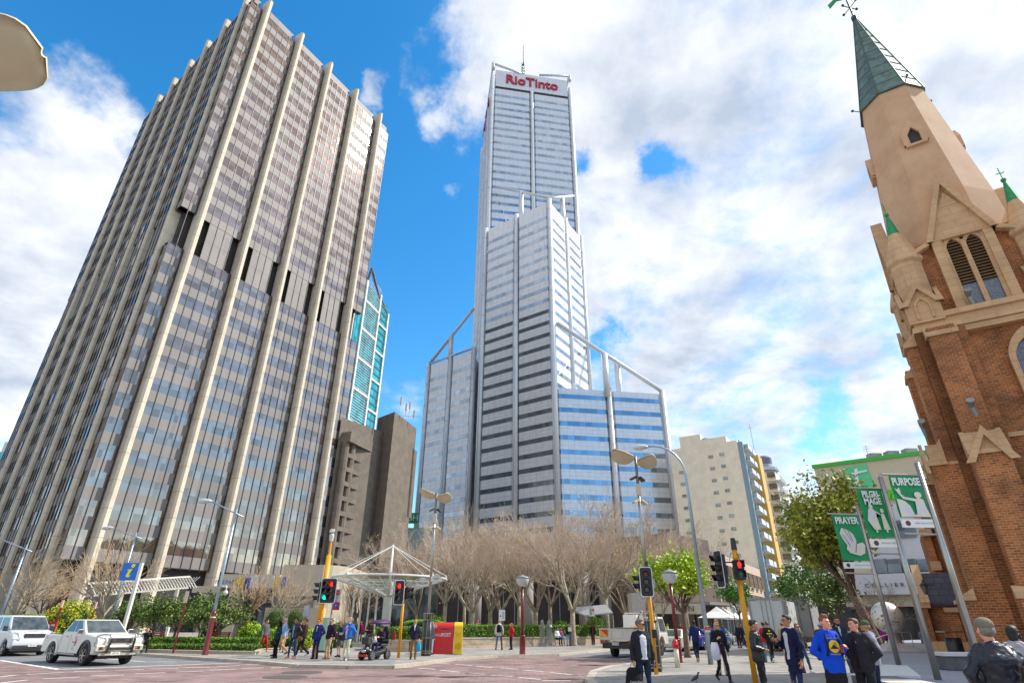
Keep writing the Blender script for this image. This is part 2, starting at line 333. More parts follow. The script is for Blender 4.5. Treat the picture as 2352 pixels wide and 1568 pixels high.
for x0, y0, x1, y1, bend in ((-30, 18, -4, 27, 2.5), (-30, 19.5, -4, 28.5, 2.5), (-22, 22, 5.2, 33, -1.5), (-21, 23.6, 5.0, 34.6, -1.5), (-16, 12, 1, 25, 3), (-12, 26.5, 6, 37, 1.5)):
    pv = None
    for i in range(15):
        f_ = i/14.; p = Vector((x0+(x1-x0)*f_, y0+(y1-y0)*f_+bend*math.sin(f_*math.pi), 0)); n_ = Vector((-(y1-y0), x1-x0, 0)).normalized()*.13
        if pv is not None: tm.quad(*[(q_.x, q_.y, .009) for q_ in (pv-n_, p-n_, p+n_, pv+n_)])
        pv = p
struct('tyre_marks', tm, mat('tyre mark', (.07, .06, .06), .8, var=.3, scale=2, alpha=.22))
m = MB()
for q in ([(813, 1522.5), (905, 1524), (911, 1512), (850, 1511)], [(668, 1511), (690, 1518.5), (735, 1518), (735, 1511)]):
    v = [atZ(x, y, .12) for x, y in q]; m.add([(p.x, p.y, .126) for p in v], [tuple(range(4))])
struct('tactile_paving', m, brick_mat('tactile', '#6d6c6c', '#666666', '#8a8988', .12, .12, .03, bump=.6, off=0, soot=.1, horizontal=True))
m = MB(); v = [atZ(*cr(1700, *q), 0) for q in ((1010, 1066), (1100, 1056), (1205, 1070), (1100, 1078))]; m.add([(p.x, p.y, .012) for p in v], [(0, 1, 2, 3)])
struct('painted_bay_symbol', m, mat('blue paint', '#6fa9cf', .7))
# raised plaza by the church
PZ = .5
pl = [(9.9, 17.4), (9.0, 14.2), (8.6, 9), (60, 4), (120, 60), (90, 120), (30.5, 50), (24.5, 46), (20.6, 41)]
e0, e1 = atZ(2005, 1527, PZ), atZ(2013, 1553, PZ)
pl = [V2(atZ(2013, 1553, PZ)), V2(atZ(2200, 1588, PZ)), (8.9, 9), (60, 4), (120, 60), (95, 120)]+[V2(atZ(2000, 1474, PZ)), V2(atZ(1990, 1497, PZ)), V2(atZ(2003, 1528, PZ))]
m = MB(); m.prism(pl, .0, PZ); struct('plaza', m, plazam)
led = MB(); a = Vector((*pl[0], 0)); b = Vector((*pl[1], 0)); d = (b-a).normalized(); n = Vector((-d.y, d.x, 0))
if n.y < 0: n = -n
ang = math.atan2(d.y, d.x); L_ = (b-a).length+4; x = 0; i = 0
while x < L_:
    w_ = .95 if i % 3 else .7; c_ = a+d*(x+w_/2-.0)+n*.35
    led.box(c_.x, c_.y, PZ-.03, w_-.012, 1.1, .2, ang, k=(1 if i % 4 == 1 else (2 if i % 4 == 3 else 0))); x += w_; i += 1
struct('plaza_ledge', led, [ledgem, darkstone, buff])
a = Vector((*pl[0], 0)); b = Vector((*pl[-1], 0)); led = MB()
for i in range(9):
    c_ = a.lerp(b, (i+.5)/9.)+Vector((.45, 0, 0)); dd = (b-a); led.box(c_.x, c_.y, PZ-.04, dd.length/9-.02, 1.3, .16, math.atan2(dd.y, dd.x))
struct('plaza_ledge', led, ledgem)
# ================================================================ OFFICE TOWER WITH FINS
fin_m = panel_mat('pale precast', '#cdbfa9', '#a39681', 60, 3.965, .05, .8, .14)
bronze = glass_mat('bronze glass', (.31, .235, .19), .85, .05, .05, .35, .28, (1.56, 1.56, 3.965))
sprl = glass_mat('bronze spandrel', (.2, .178, .163), 0, .62, .02, .5, .12, (1.56, 1.56, 3.965))
dark = mat('recess shade', (.035, .03, .028), .7, var=.2)  # near-black puts the shade of recesses and openings into the colour
mull = mat('dark mullion', (.06, .05, .05), .4, .5)
ZT = 131.
F1, F5, G1, G5 = atZ(622, 5, ZT), atZ(875, 262, ZT), atZ(570, -2, ZT), atZ(405, 182, ZT)
fu = (F5-F1)/4; fv = (G5-G1)/4; hu = fu.normalized(); hv = fv.normalized(); nR = Vector((hu.y, -hu.x, 0)); nL = Vector((hv.y*-1, hv.x, 0)); nL = nL if nL.y < 0 else -nL
K0 = F1-hu*3.4-nR*1.1; K0.z = 0
LU = (F5-K0).dot(hu)+4.6; LV = 56.
tower = thing('office_tower', 'tall bronze glass office tower with full height pale concrete fins, at left', 'office tower', (0, 0, 0))
def poly_in(e):
    a = K0-nR*e-nL*e; return [V2(p) for p in (a, a+hu*(LU-2*e), a+hu*(LU-2*e)+hv*(LV-2*e), a+hv*(LV-2*e))]
m = MB(); m.prism(poly_in(1.3), 0, 127); m.build('core', dark, tower)
m = MB(); m.prism(poly_in(6), 127, 131.5); m.build('plant_room', mat('plant grey', (.2, .19, .18)), tower)
FH = 3.965; z0 = 8.9; NF = 30
def face_bays(o, d, n, length, fins):
    xs = [0]+fins+[length]; out = []
    for i in range(len(xs)-1):
        a = xs[i]+(.75 if i else 0); b = xs[i+1]-(.75 if i < len(xs)-2 else 0)
        if b-a > .6: out.append((a, b, i > 0, i < len(xs)-2))
    return out
finsR = [(F1+fu*k-K0).dot(hu) for k in range(5)]; finsL = [(G1+fv*k-K0).dot(hv) for k in range(6)]
faces = [(hu, nR, face_bays(K0, hu, nR, LU, finsR)), (hv, nL, face_bays(K0, hv, nL, LV, finsL))]
NOTCH = (13, 14); wall = MB(); mu = MB()
for k in range(NF):
    wb = MB(); zb = z0+k*FH
    for fi, (d, n, bays) in enumerate(faces):
        for (a, b, lf, rf) in bays:
            np_ = max(1, round((b-a)/1.56)); pw = (b-a)/np_
            for i in range(np_):
                if k in NOTCH and np_ > 2 and i in (0, np_-1) and ((i == 0 and lf) or (i == np_-1 and rf)): continue
                if k in NOTCH and np_ <= 2: continue
                p = K0+d*(a+pw*i); q = K0+d*(a+pw*(i+1))
                for (s0, s1, tgt, off) in ((0, 1.78, wall, 0), (1.78, FH, wall if k in NOTCH else wb, -.02)):
                    if fi == 0 and tgt is wb: tgt = wb
                    P, Q = p+n*off, q+n*off; A_, B_ = zb+s0, zb+s1
                    v = [(P.x, P.y, A_), (Q.x, Q.y, A_), (Q.x, Q.y, B_), (P.x, P.y, B_)]
                    tgt.quad(*(v if fi == 0 else v[::-1]))
    if wb.f: wb.build('window_band', bronze, tower)
wall.build('spandrel_wall', sprl, tower)
zt = z0+NF*FH
for fi, (d, n, bays) in enumerate(faces):
    for (a, b, lf, rf) in bays:
        np_ = max(1, round((b-a)/1.56)); pw = (b-a)/np_
        for i in range(np_+1):
            p = K0+d*(a+pw*i)+n*.03
            segs = [(z0-.3, zt)] if 0 < i < np_ else [(z0-.3, z0+13*FH), (z0+15*FH, zt)]
            for s0, s1 in segs: mu.box(p.x, p.y, (s0+s1)/2, .09, .12, s1-s0, math.atan2(d.y, d.x))
        # reveals that close the notches and the glass box back to the core
        for xx in ((a, b) if lf and rf else ((b,) if not lf else (a,))):
            for s0, s1 in ((z0, z0+13*FH), (z0+15*FH, zt)):
                p = K0+d*xx; q = p-n*1.35; mu.quad((p.x, p.y, s0), (q.x, q.y, s0), (q.x, q.y, s1), (p.x, p.y, s1))
        for zz_ in (z0, z0+13*FH, z0+15*FH, zt):
            c_ = K0+d*(a+b)/2-n*.66; mu.box(c_.x, c_.y, zz_, b-a, 1.36, .12, math.atan2(d.y, d.x))
mu.build('mullion_grid', mull, tower)
blm = mat('window blind', '#b9b4bc', .8, var=.04); rb = random.Random(5)
for i in range(64):
    d, n, bays = faces[1]; a, b_, _l, _r = bays[rb.randrange(1, len(bays))]; k = rb.randrange(0, 24); x0 = a+(b_-a)*rb.randrange(4)/5.; zb = z0+k*FH+1.8; q = K0+d*(x0+.8)+n*.0
    m = MB(); m.box(q.x, q.y, zb+1.05, 1.4, .03, 2.0, math.atan2(d.y, d.x)); m.build('window_blind', blm, tower)
cap_ = MB()
for fi, (d, n, bays) in enumerate(faces):
    for (a, b, lf, rf) in bays:
        c_ = K0+d*(a+b)/2-n*.8; cap_.box(c_.x, c_.y, zt+1.1, b-a-1.2, 1.2, 2.0, math.atan2(d.y, d.x))
cap_.build('parapet', sprl, tower)
def fin(p, d, n, top, w_=1.02, e=0.):
    b = MB(); h = w_/2; sec = [(-h, -1.3), (-h, .75-e), (-h*.45, 1.05-e), (h*.45, 1.05-e), (h, .75-e), (h, -1.3)]
    pts = [p+d*x+n*(y-.55) for x, y in sec]
    ar = sum(pts[i].x*pts[(i+1) % 6].y-pts[(i+1) % 6].x*pts[i].y for i in range(6))
    if ar < 0: pts = pts[::-1]
    b.prism([V2(q) for q in pts], 0, top); return b
for k in range(5): fin(F1+fu*k, hu, nR, ZT).build('fin', fin_m, tower)
for k in range(6): fin(G1+fv*k+nL*.15, hv, nL, ZT, .85, 0).build('fin', fin_m, tower)
fin(K0+hu*LU+hv*9-(-nR)*0, hv, hu, ZT).build('fin', fin_m, tower)
# ================================================================ TALL STEPPED TOWER
alu = panel_mat('aluminium panels', '#d6d8dc', '#a4a8b0', 1.75, 1.2, .03, .32, .05, .25)
rglass = glass_mat('blue glass', (.33, .4, .48), .8, .04, .03, .25, .22, (1.75, 1.75, 4.05))
steel = mat('grey steel', '#c9ccd1', .35, .3, var=.05)
rt = thing('skyscraper', 'very tall stepped silver and blue glass skyscraper with a mast on its roof', 'skyscraper')
P_ = atZ(1261, 463, 131); Am = atZ(1116, 530, 131); Bm = atZ(1335, 548, 131)
A2, B2, A3 = atZ(1133, 160, 226), atZ(1308, 187, 226), atZ(1108, 326, 226)
B3 = B2+(A3-A2); zl = atY(1276, 890, P_.y).z; Q_ = atZ(1521, 905, zl); Ll = atZ(985, 842, 86); Ml = atZ(1089, 804, 86)
def flat(v): return Vector((v.x, v.y, 0))
P_, Am, Bm, A2, B2, A3, B3, Q_, Ll, Ml = map(flat, (P_, Am, Bm, A2, B2, A3, B3, Q_, Ll, Ml))
ww = MB(); bands = {}; cols = []
def rface(a, b, zb, zt_, nseg=1, win=True, hole=0, skip=()):
    """one facade plane split by round columns, ribbon windows on each floor"""
    d = (b-a).normalized(); n = Vector((d.y, -d.x, 0)); Lg = (b-a).length
    for i in range(nseg):
        s0 = Lg*i/nseg+(1.3 if i or 1 else 0); s1 = Lg*(i+1)/nseg-1.3
        k = -5
        while True:
            zc = 23.55+4.05*k
            if zc > zt_-2.4: break
            if zc > zb+2 and win:
                w_ = bands.setdefault(k, MB()); A_, B_ = a+d*s0+n*.04, a+d*s1+n*.04
                w_.quad((A_.x, A_.y, zc-.67), (B_.x, B_.y, zc-.67), (B_.x, B_.y, zc+.67), (A_.x, A_.y, zc+.67))
                # returns of the ribbon round the ends of the bay
                for (e, o_) in ((A_, -1), (B_, 1)):
                    r_ = e-n*.9+d*.75*o_; w_.quad(*[(p.x, p.y, z) for p, z in ((e, zc-.67), (r_, zc-.67), (r_, zc+.67), (e, zc+.67))])
            k += 1
        # panels in front of the recess so that the bay has its own edges
        A_, B_ = a+d*s0, a+d*s1; ww.prism([V2(p) for p in (A_-n*.9-d*.75, A_, B_, B_-n*.9+d*.75)], zb, zt_)
    for i in range(nseg+1): cols.append((a+d*Lg*i/nseg-n*.1, zb, zt_))
def body(poly, zb, zt_):
    ar = sum(poly[i].x*poly[(i+1) % len(poly)].y-poly[(i+1) % len(poly)].x*poly[i].y for i in range(len(poly)))
    if ar < 0: poly = poly[::-1]
    ww.prism([V2(p) for p in poly], zb, zt_)
def inset(poly, e):
    c_ = sum(poly, Vector())/len(poly); return [p+(c_-p).normalized()*e for p in poly]
body(inset([A2, B2, B3, A3], 1.4), 10, 224.5); body(inset([Am, P_, Bm, B2, A2], 1.7), 10, 129.5)
body(inset([P_, Q_, B2+(B3-B2)*.3, Bm], 2.2), 10, zl-1); body(inset([Ll, Ml, A2+(A3-A2)*.2, A3], 1.6), 10, 84.5)
rface(A2, B2, 100, 214, 2); rface(A3, A2, 10, 220, 3); rface(B2, B3, 30, 220, 2)
rface(Am, P_, 14, 131, 2); rface(P_, Bm, zl-3, 131, 2); rface(P_, Q_, 14, zl, 2); rface(Q_, B2+(B3-B2)*.3, 14, zl, 2); rface(Ll, Ml, 14, 86, 2); rface(A3, Ll, 14, 86, 2)
for k, b_ in sorted(bands.items()): b_.build('window_band', rglass, rt)
# sign storey at the top
d = (B2-A2).normalized(); n = Vector((d.y, -d.x, 0))
ww.prism([V2(p) for p in (A2+d*1.2-n*1.5, A2+d*1.2+n*.05, B2-d*1.2+n*.05, B2-d*1.2-n*1.5)], 215.5, 226)
ww.build('facade_panels', alu, rt)
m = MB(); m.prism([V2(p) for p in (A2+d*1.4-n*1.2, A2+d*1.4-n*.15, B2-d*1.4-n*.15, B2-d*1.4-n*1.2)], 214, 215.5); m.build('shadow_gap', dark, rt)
seen = []
for p, zb, zt_ in cols:
    hit = [s_ for s_ in seen if (s_[0]-p).length < 2.2 and s_[2] >= zt_-1]
    if hit: continue
    seen.append((p, zb, zt_))
for p, zb, zt_ in seen:
    m = MB(); m.tube([(p.x, p.y, zb-6), (p.x, p.y, zt_+1)], .85, 12)
    z_ = zb
    while z_ < zt_: m.tube([(p.x, p.y, z_), (p.x, p.y, z_+.12)], .9, 12); z_ += 8.1
    m.build('column', steel, rt, smooth=True)
def beam(a, b, r=.55): m = MB(); m.tube([a, b], r, 10); m.build('roof_beam', steel, rt, smooth=True)
def up(p, z): return Vector((p.x, p.y, z))
# crown, middle and wing trusses
beam(up(A2, 230), up(A2.lerp(B2, .36), 226)); beam(up(B2, 229.5), up(A2.lerp(B2, .6), 227)); beam(up(A2, 226), up(A2, 230.3), .8); beam(up(B2, 226), up(B2, 229.8), .8)
beam(up(A2, 230), up(A2.lerp(A3, .4), 226)); beam(up(B2, 229.5), up(B2.lerp(B3, .4), 226))
topA = atY(1142, 429, A2.y-1); beam(topA, up(P_, 132.5), .5); topB = atY(1317, 450, B2.y-1.5); beam(up(P_, 132.5), topB, .5)
for t, tt in ((.5, topA), (.5, topB)):
    q = up(P_, 132.5).lerp(tt, t); 
    m = MB(); m.tube([(q.x, q.y, 128), tuple(q)], .9, 12); m.build('column', steel, rt, smooth=True)
w0 = atY(1279, 742, P_.y); beam(w0, up(Q_, zl+1), .65); w1 = atY(1352, 790, Bm.y); beam(w1, up(Q_, zl+1), .55)
for t, s0, s1 in ((.46, w0, up(Q_, zl+1)), (.42, w1, up(Q_, zl+1))):
    q = s0.lerp(s1, t); m = MB(); m.tube([(q.x, q.y, zl-2), tuple(q)], 1., 12); m.build('column', steel, rt, smooth=True)
l0 = atY(1088, 708, A2.y+6); beam(l0, up(Ll, 87), .6); l1 = atY(1086, 799, Ml.y); beam(l1, up(Ll, 87), .45)
q = l0.lerp(up(Ll, 87), .5); m = MB(); m.tube([(q.x, q.y, 84), tuple(q)], .9, 12); m.build('column', steel, rt, smooth=True)
sign_red = mat('sign red', '#b3122f', .45, var=0)
cpt = A2.lerp(B2, .5)
text('sign_lettering', 'RioTinto', 7.4, sign_red, rt, tuple(up(cpt+n*.3, 220.6)), (tuple(d), (0, 0, 1), tuple(n)), .25, .92, bold=.02)
dl = (A2-A3).normalized(); nl_ = Vector((dl.y, -dl.x, 0)); text('sign_lettering', 'RioTinto', 7.0, sign_red, rt, tuple(up(A3.lerp(A2, .5)+nl_*.5, 220)), (tuple(dl), (0, 0, 1), tuple(nl_)), .25, .9, bold=.02)
mp_ = atY(1203, 176, 186); m = MB(); bz = 226
for i in range(4):
    an = i*math.pi/2+.4; o1 = Vector((math.cos(an), math.sin(an), 0))
    m.tube([(mp_.x+o1.x*1.6, mp_.y+o1.y*1.6, bz), (mp_.x+o1.x*.8, mp_.y+o1.y*.8, 249)], .32, 5)
    for j in range(12):
        z_ = bz+j*1.9; r0 = 1.6-.8*j/12.; a2_ = an+math.pi/2; o2 = Vector((math.cos(a2_), math.sin(a2_), 0))
        m.tube([(mp_.x+o1.x*r0, mp_.y+o1.y*r0, z_), (mp_.x+o2.x*r0, mp_.y+o2.y*r0, z_+1.9)], .2, 4)
m.tube([(mp_.x, mp_.y, 248), (mp_.x, mp_.y, 262)], .4, 5); m.ell((mp_.x-3, mp_.y, 231), (1.3, .5, 1.3)); m.tube([(mp_.x-3, mp_.y, 226), (mp_.x-3, mp_.y, 231)], .2, 5)
m.build('mast', mat('mast grey', (.2, .22, .24), .5, .3), rt)
m = MB()
for i in range(9):
    q = A2.lerp(B2, .42+i*.04)+V*rnd.uniform(3, 9); h_ = rnd.uniform(1.5, 5); m.tube([(q.x, q.y, 224), (q.x, q.y, 226+h_)], .22, 4)
m.build('antenna', steel, rt)
# ================================================================ OTHER BUILDINGS
def ring(pts): 
    ar = sum(pts[i].x*pts[(i+1) % len(pts)].y-pts[(i+1) % len(pts)].x*pts[i].y for i in range(len(pts)))
    return [V2(p) for p in (pts if ar > 0 else pts[::-1])]
def wallframe(a, b):
    """unit along, outward normal (towards the camera side) and length of wall a-b"""
    a, b = flat(a), flat(b); d = (b-a).normalized(); n = Vector((d.y, -d.x, 0))
    if n.dot(-(a+b)/2) < 0: n = -n
    return a, d, n, (b-a).length
def recess(parent, a, d, n, xs, zs, w_, h_, mt, frame, depth=.25, nm='window', grp=1, mullion=1):
    """windows: pane set in a real projecting frame; one part per window"""
    for z in zs:
        for x in xs:
            g = MB(); p = a+d*x+n*.03
            g.k = 0; q0, q1 = p-d*w_/2, p+d*w_/2; v = [(q0.x, q0.y, z-h_/2), (q1.x, q1.y, z-h_/2), (q1.x, q1.y, z+h_/2), (q0.x, q0.y, z+h_/2)]
            g.quad(*v); g.k = 1; an = math.atan2(d.y, d.x); c_ = p+n*depth/2
            for s_ in (-1, 1): e = c_+d*s_*(w_/2+.06); g.box(e.x, e.y, z, .12, depth, h_+.24, an)
            g.box(c_.x, c_.y, z+h_/2+.06, w_, depth, .12, an); g.box(c_.x, c_.y, z-h_/2-.06, w_, depth*1.3, .12, an)
            for i in range(mullion): e = p+d*(-w_/2+w_*(i+1)/(mullion+1))+n*.03; g.box(e.x, e.y, z, .06, .06, h_, an)
            g.build(nm, [mt, frame], parent)
glassd = glass_mat('dark window glass', (.1, .12, .14), .6, .06, .02, .5, .4, (1, 1, 1))
# --- teal slat tower
white = mat('white panel', '#dcdcd8', .5, var=.04)
teal = glass_mat('teal glass', (.03, .36, .42), .55, .08, .02, .4, .45, (2., 2., 3.6))
t = thing('teal_tower', 'narrow teal glass tower with white grid, behind the bronze tower', 'skyscraper')
a, b = atZ(843, 648, 150), atZ(893, 702, 150); a0, d, n, Lg = wallframe(a, b); a0 = a0-d*8; Lg += 8; a0 = a0+V*0
m = MB(); m.prism(ring([a0, a0+d*Lg, a0+d*Lg-n*22, a0-n*22]), 0, 149); m.build('curtain_wall', teal, t)
m = MB(); an = math.atan2(d.y, d.x); SP = 8+(Lg-8)*.60
for x in (0, 8, SP, Lg): e = a0+d*x+n*.3; m.box(e.x, e.y, 75 if x < Lg else 72, 1.1, .8, 152 if x < Lg-1 else 146, an)
for z in range(6, 152, 15):
    e = a0+d*(8+SP)/2+n*.3; m.box(e.x, e.y, z-1, SP-8, .7, .9, an)
    e = a0+d*(SP+Lg)/2+n*.3; m.box(e.x, e.y, z-6, Lg-SP, .7, .9, an)
    for i in range(1, 12): e = a0+d*(8+SP)/2+n*.2; m.box(e.x, e.y, z-1+i*1.25, SP-8, .25, .14, an)
    for i in range(1, 4): e = a0+d*(SP+Lg)/2+n*.1; m.box(e.x, e.y, z-6+i*3.75, Lg-SP, .25, .9, an, k=1)
m.build('white_grid', [white, mat('teal spandrel', (.02, .14, .19), .3)], t)
m = MB(); e = a0+d*8; m.bar((e.x, e.y, 150), (e.x+1.5, e.y, 158), 1, 1); e2 = a0+d*(SP-1); m.bar((e.x+1.5, e.y, 158), (e2.x, e2.y, 149), 1, 1); e3 = a0+d*(Lg-1); m.bar((e2.x, e2.y, 151), (e3.x, e3.y, 145), .6, .6); m.build('roof_frame', mat('roof frame', (.1, .1, .11)), t)
# --- brown concrete building with deep slot windows
brown = panel_mat('brown concrete', '#71665a', '#594f46', 3.2, 1.6, .02, .85, .25)
t = thing('concrete_building', 'brown raw concrete building with deep slot windows beside the bronze tower', 'building')
s0, s1 = atZ(862, 976, 44), atZ(905, 945, 47); c1 = atZ(957, 983, 46); zT = 46
A_ = flat(atZ(868, 960, zT)); B_ = flat(atZ(907, 945, zT)); C_ = flat(atZ(957, 984, zT)); D_ = flat(C_)+V*14
m = MB(); m.prism(ring([A_, B_, C_, A_+C_-B_]), 0, 46.); E_ = C_+(C_-B_).normalized()*1.5
m.prism(ring([C_-(C_-B_)*.1, E_, E_+(A_-B_)*.6, C_+(A_-B_)*.6]), 24, 40.5)
W0 = flat(atZ(765, 945, 42)); m.prism(ring([W0+V*2.5, A_+V*.6, A_+V*12, W0+V*14]), 0, 41.5)
m.build('wall', brown, t)
fr = MB(); dk = MB(); a0, d, n, Lg = wallframe(W0+V*2.5, A_+V*.6); an = math.atan2(d.y, d.x)
for i in range(9):
    z = 9.5+i*3.0; e = a0+d*(Lg*.42)+n*.9; fr.box(e.x, e.y, z, Lg*.62, 1.8, .9, an); e = a0+d*(Lg*.42)+n*.1; dk.box(e.x, e.y, z+1.5, Lg*.56, .15, 2., an)
for x in (Lg*.1, Lg*.26, Lg*.75): e = a0+d*x+n*1.0; fr.tube([(e.x, e.y, 6), (e.x, e.y, 36.5)], .85, 10)
e = a0+d*(Lg*.4)+n*1.2; fr.box(e.x, e.y, 37.2, Lg*.7, 2.6, 2.2, an); fr.prism(ring([A_-V*3, A_+d*2-V*3, A_+d*2, A_]), 8, [36, 36, 39, 39])
fr.build('window_ledge', brown, t); dk.build('slot_window', dark, t)
m = MB()
for x_, y_, h_ in ((905, 925, 3.5), (918, 935, 3), (926, 940, 4), (937, 950, 3)):
    q = atZ(x_, y_+14, 46)+V*2; m.tube([(q.x, q.y, 45.8), (q.x, q.y, 46+h_)], .1, 5); m.box(q.x, q.y, 46+h_-.8, .4, .3, 1.8)
m.bar((q.x-3, q.y, 47.5), (q.x+1, q.y, 47.5), .1, .1); m.build('phone_aerial', mat('aerial', (.5, .5, .48)), t)
# --- far left pink building and pale glass building
t = thing('pink_building', 'pink masonry tower with ribbed front at the far left edge', 'building')
pink = mat('pink stucco', '#a98078', .8, var=.08)
q0, q1, q2 = flat(atY(40, 1150, 122)), flat(atY(133, 800, 124)), flat(atY(175, 780, 132))
m = MB(); m.prism(ring([q0+Vector((-4, 0, 0)), q1, q2+Vector((6, 0, 0)), q2+Vector((6, 30, 0)), q0+Vector((0, 30, 0))]), 0, 60)
for i in range(4): m.prism(ring([q1.lerp(q2, .2)*1, q2, q2+Vector((0, 10, 0)), q1+Vector((0, 12, 0))]), 60+i*.0, 60+i*1.2) if i == 3 else None
a0, d, n, Lg = wallframe(q0, q1); an = math.atan2(d.y, d.x)
for i in range(8): e = a0+d*(i+.5)*Lg/8+n*.4; m.box(e.x, e.y, 29, .9, .8, 58, an)
m.build('wall', pink, t); dk = MB()
for i in range(7): 
    for k in range(14): e = a0+d*(i+1)*Lg/8+n*.05; dk.box(e.x, e.y, 4+k*3.9, 1.4, .1, 2.2, an)
dk.build('window_grid', glassd, t)
t = thing('glass_building', 'low blue glass and white office block at the left edge', 'building')
p = atY(-20, 1060, 150); m = MB(); m.prism([(p.x-25, 150), (p.x+6, 150), (p.x+6, 180), (p.x-25, 180)], 0, p.z-6); m.build('wall', mat('pale panel', '#a9aeb0', .6, var=.05), t)
m = MB(); m.prism([(p.x-25, 149), (p.x+7.5, 149), (p.x+7.5, 178), (p.x-25, 178)], p.z-6, p.z+2.5); m.build('upper_glazing', glass_mat('sky glass', (.15, .4, .55), .7, .06, .02, .4, .4, (2, 2, 2)), t)
m = MB(); m.box(p.x+4, 152, p.z+4, 5, 4, 3); m.build('roof_box', white, t)
# --- cream apartment building
t = thing('apartment_building', 'cream apartment block with tiny windows and a column of balconies', 'apartment block')
crm = panel_mat('cream render', '#e4dac4', '#d6cbb3', 40, 60, .02, .85, .08); ycrm = mat('yellow render', '#c9a560', .85, var=.05)
c1 = flat(atZ(1691, 1006, 44)); d = U; s_ = V; r0 = ray(1546, 1100); k_ = r0[0]/r0[1]; c0 = c1-U*((c1.x-k_*c1.y)/(.839+k_*.545))
Lf = (c1-c0).length; m = MB()
m.prism(ring([c0, c1, c1+s_*26, c0+s_*26]), 0, 43.5); m.prism(ring([c0+d*3, c0+d*8.5, c0+d*8.5+s_*8, c0+d*3+s_*8]), 43.5, 46.5)
m.prism(ring([c0+d*8.5, c1-d*2.5, c1-d*2.5+s_*20, c0+d*8.5+s_*20]), 43.5, 45); m.build('wall', crm, t)
n = -s_; xs = [Lf*.14, Lf*.60, Lf*.76]; zs = [40.2-i*3.02 for i in range(12)]
frm = mat('grey frame', (.3, .3, .3), .5); g2 = glass_mat('small window glass', (.22, .28, .26), .5, .1, 0, 1, .4, (1, 1, 1))
for xi, x in enumerate(xs):
    for z in zs[(1 if xi == 0 else 0):]:
        g = MB(); e = c0+d*x+n*.05; an = math.atan2(d.y, d.x); zz_ = z+(.25 if xi == 2 else 0); g.box(e.x, e.y, zz_, 1.15, .12, .75, an, k=1); e = e+n*.07; g.box(e.x, e.y, zz_, .95, .06, .55, an, k=0); g.build('window', [g2, frm], t)
bal = mat('balcony white', '#c9cdd0', .6, var=.03); bln = mat('blue render', '#7f97a3', .7); o_ = c1+d*.0
m = MB(); e = c1+s_*.6+d*.6; m.box(e.x, e.y, 21.5, 1.2, 1.2, 43, math.atan2(d.y, d.x)); m.build('corner_pier', bln, t)
for k in range(13):
    z = 5.2+k*3.02; b_ = MB(); an = math.atan2(d.y, d.x)
    for j, (s0, s1) in enumerate(((1.4, 6.0), (7.0, 10.0))):
        e = c1+d*1.1+s_*(s0+s1)/2; b_.box(e.x, e.y, z, 2.2, s1-s0, .22, an, k=0); e = c1+d*2.15+s_*(s0+s1)/2; b_.box(e.x, e.y, z+.6, .08, s1-s0, 1.05, an, k=0)
        e = c1+d*1.1+s_*s0; b_.box(e.x, e.y, z+.6, 2.1, .08, 1.05, an, k=1); e = c1+d*.06+s_*(s0+s1)/2; b_.box(e.x, e.y, z+1.4, .1, s1-s0-.6, 2.4, an, k=2)
    b_.build('balcony', [bal, mat('balcony glass', (.25, .33, .36), .15, .3), glassd], t)
m = MB(); e = c1+s_*14; m.prism(ring([c1+s_*11, c1+s_*11+d*2.6, c1+s_*16+d*2.6, c1+s_*16]), 0, 42); m.build('yellow_wing', ycrm, t)
m = MB(); e = c0+d*9.5+s_*3; m.box(e.x, e.y, 45.6, 3.4, 2.2, .2, .2); m.tube([(e.x+12, e.y, 43), (e.x+12, e.y, 50)], .07, 4); m.bar((e.x+11.2, e.y, 49), (e.x+12.8, e.y, 49), .06, .06); m.build('roof_aerial', frm, t)
# --- white balcony tower and round balcony tower behind it
t = thing('balcony_tower', 'white and yellow balcony tower just behind the cream apartment block', 'apartment block')
q = c1+s_*24+d*1.5; m = MB(); m.prism(ring([q, q+d*2.6, q+d*2.6+s_*20, q+s_*20]), 0, 40); m.build('wall', mat('white wall', '#d8d3c8', .8), t)
b_ = MB()
for k in range(12):
    z = 4+k*3.05; e = q+d*3.2+s_*4; b_.box(e.x, e.y, z, 1.2, 9, .25, math.atan2(d.y, d.x)); e = q+d*3.8+s_*4; b_.box(e.x, e.y, z+.6, .1, 9, 1., math.atan2(d.y, d.x), k=1)
    e = q+d*1.5-s_*.4; b_.box(e.x, e.y, z, 2.4, .8, .2, math.atan2(d.y, d.x)); b_.box(e.x, e.y, z+1.6, 2, .7, 1.4, math.atan2(d.y, d.x), k=2)
b_.build('balcony_stack', [bal, frm, glassd], t)
t = thing('round_tower', 'slim round balcony tower farthest behind the cream apartments', 'apartment block')
q = atY(1772, 1140, 250); m = MB(); m.lathe([(4.4, 0), (4.4, 62), (3, 66)], (q.x, 250, 0), 20); m.build('wall', mat('tower grey', '#8e9097', .7), t, smooth=False)  # the wall's own grey, slightly mottled
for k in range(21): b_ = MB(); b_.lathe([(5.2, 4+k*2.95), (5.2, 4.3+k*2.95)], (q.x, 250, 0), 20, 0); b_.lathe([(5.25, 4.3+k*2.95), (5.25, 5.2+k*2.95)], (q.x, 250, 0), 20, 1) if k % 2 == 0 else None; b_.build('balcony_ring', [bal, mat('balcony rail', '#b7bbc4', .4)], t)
m = MB(); m.lathe([(3, 66), (3, 69), (1.8, 70)], (q.x, 250, 0), 16); m.build('crown', mat('slate dark', (.12, .13, .2)), t)
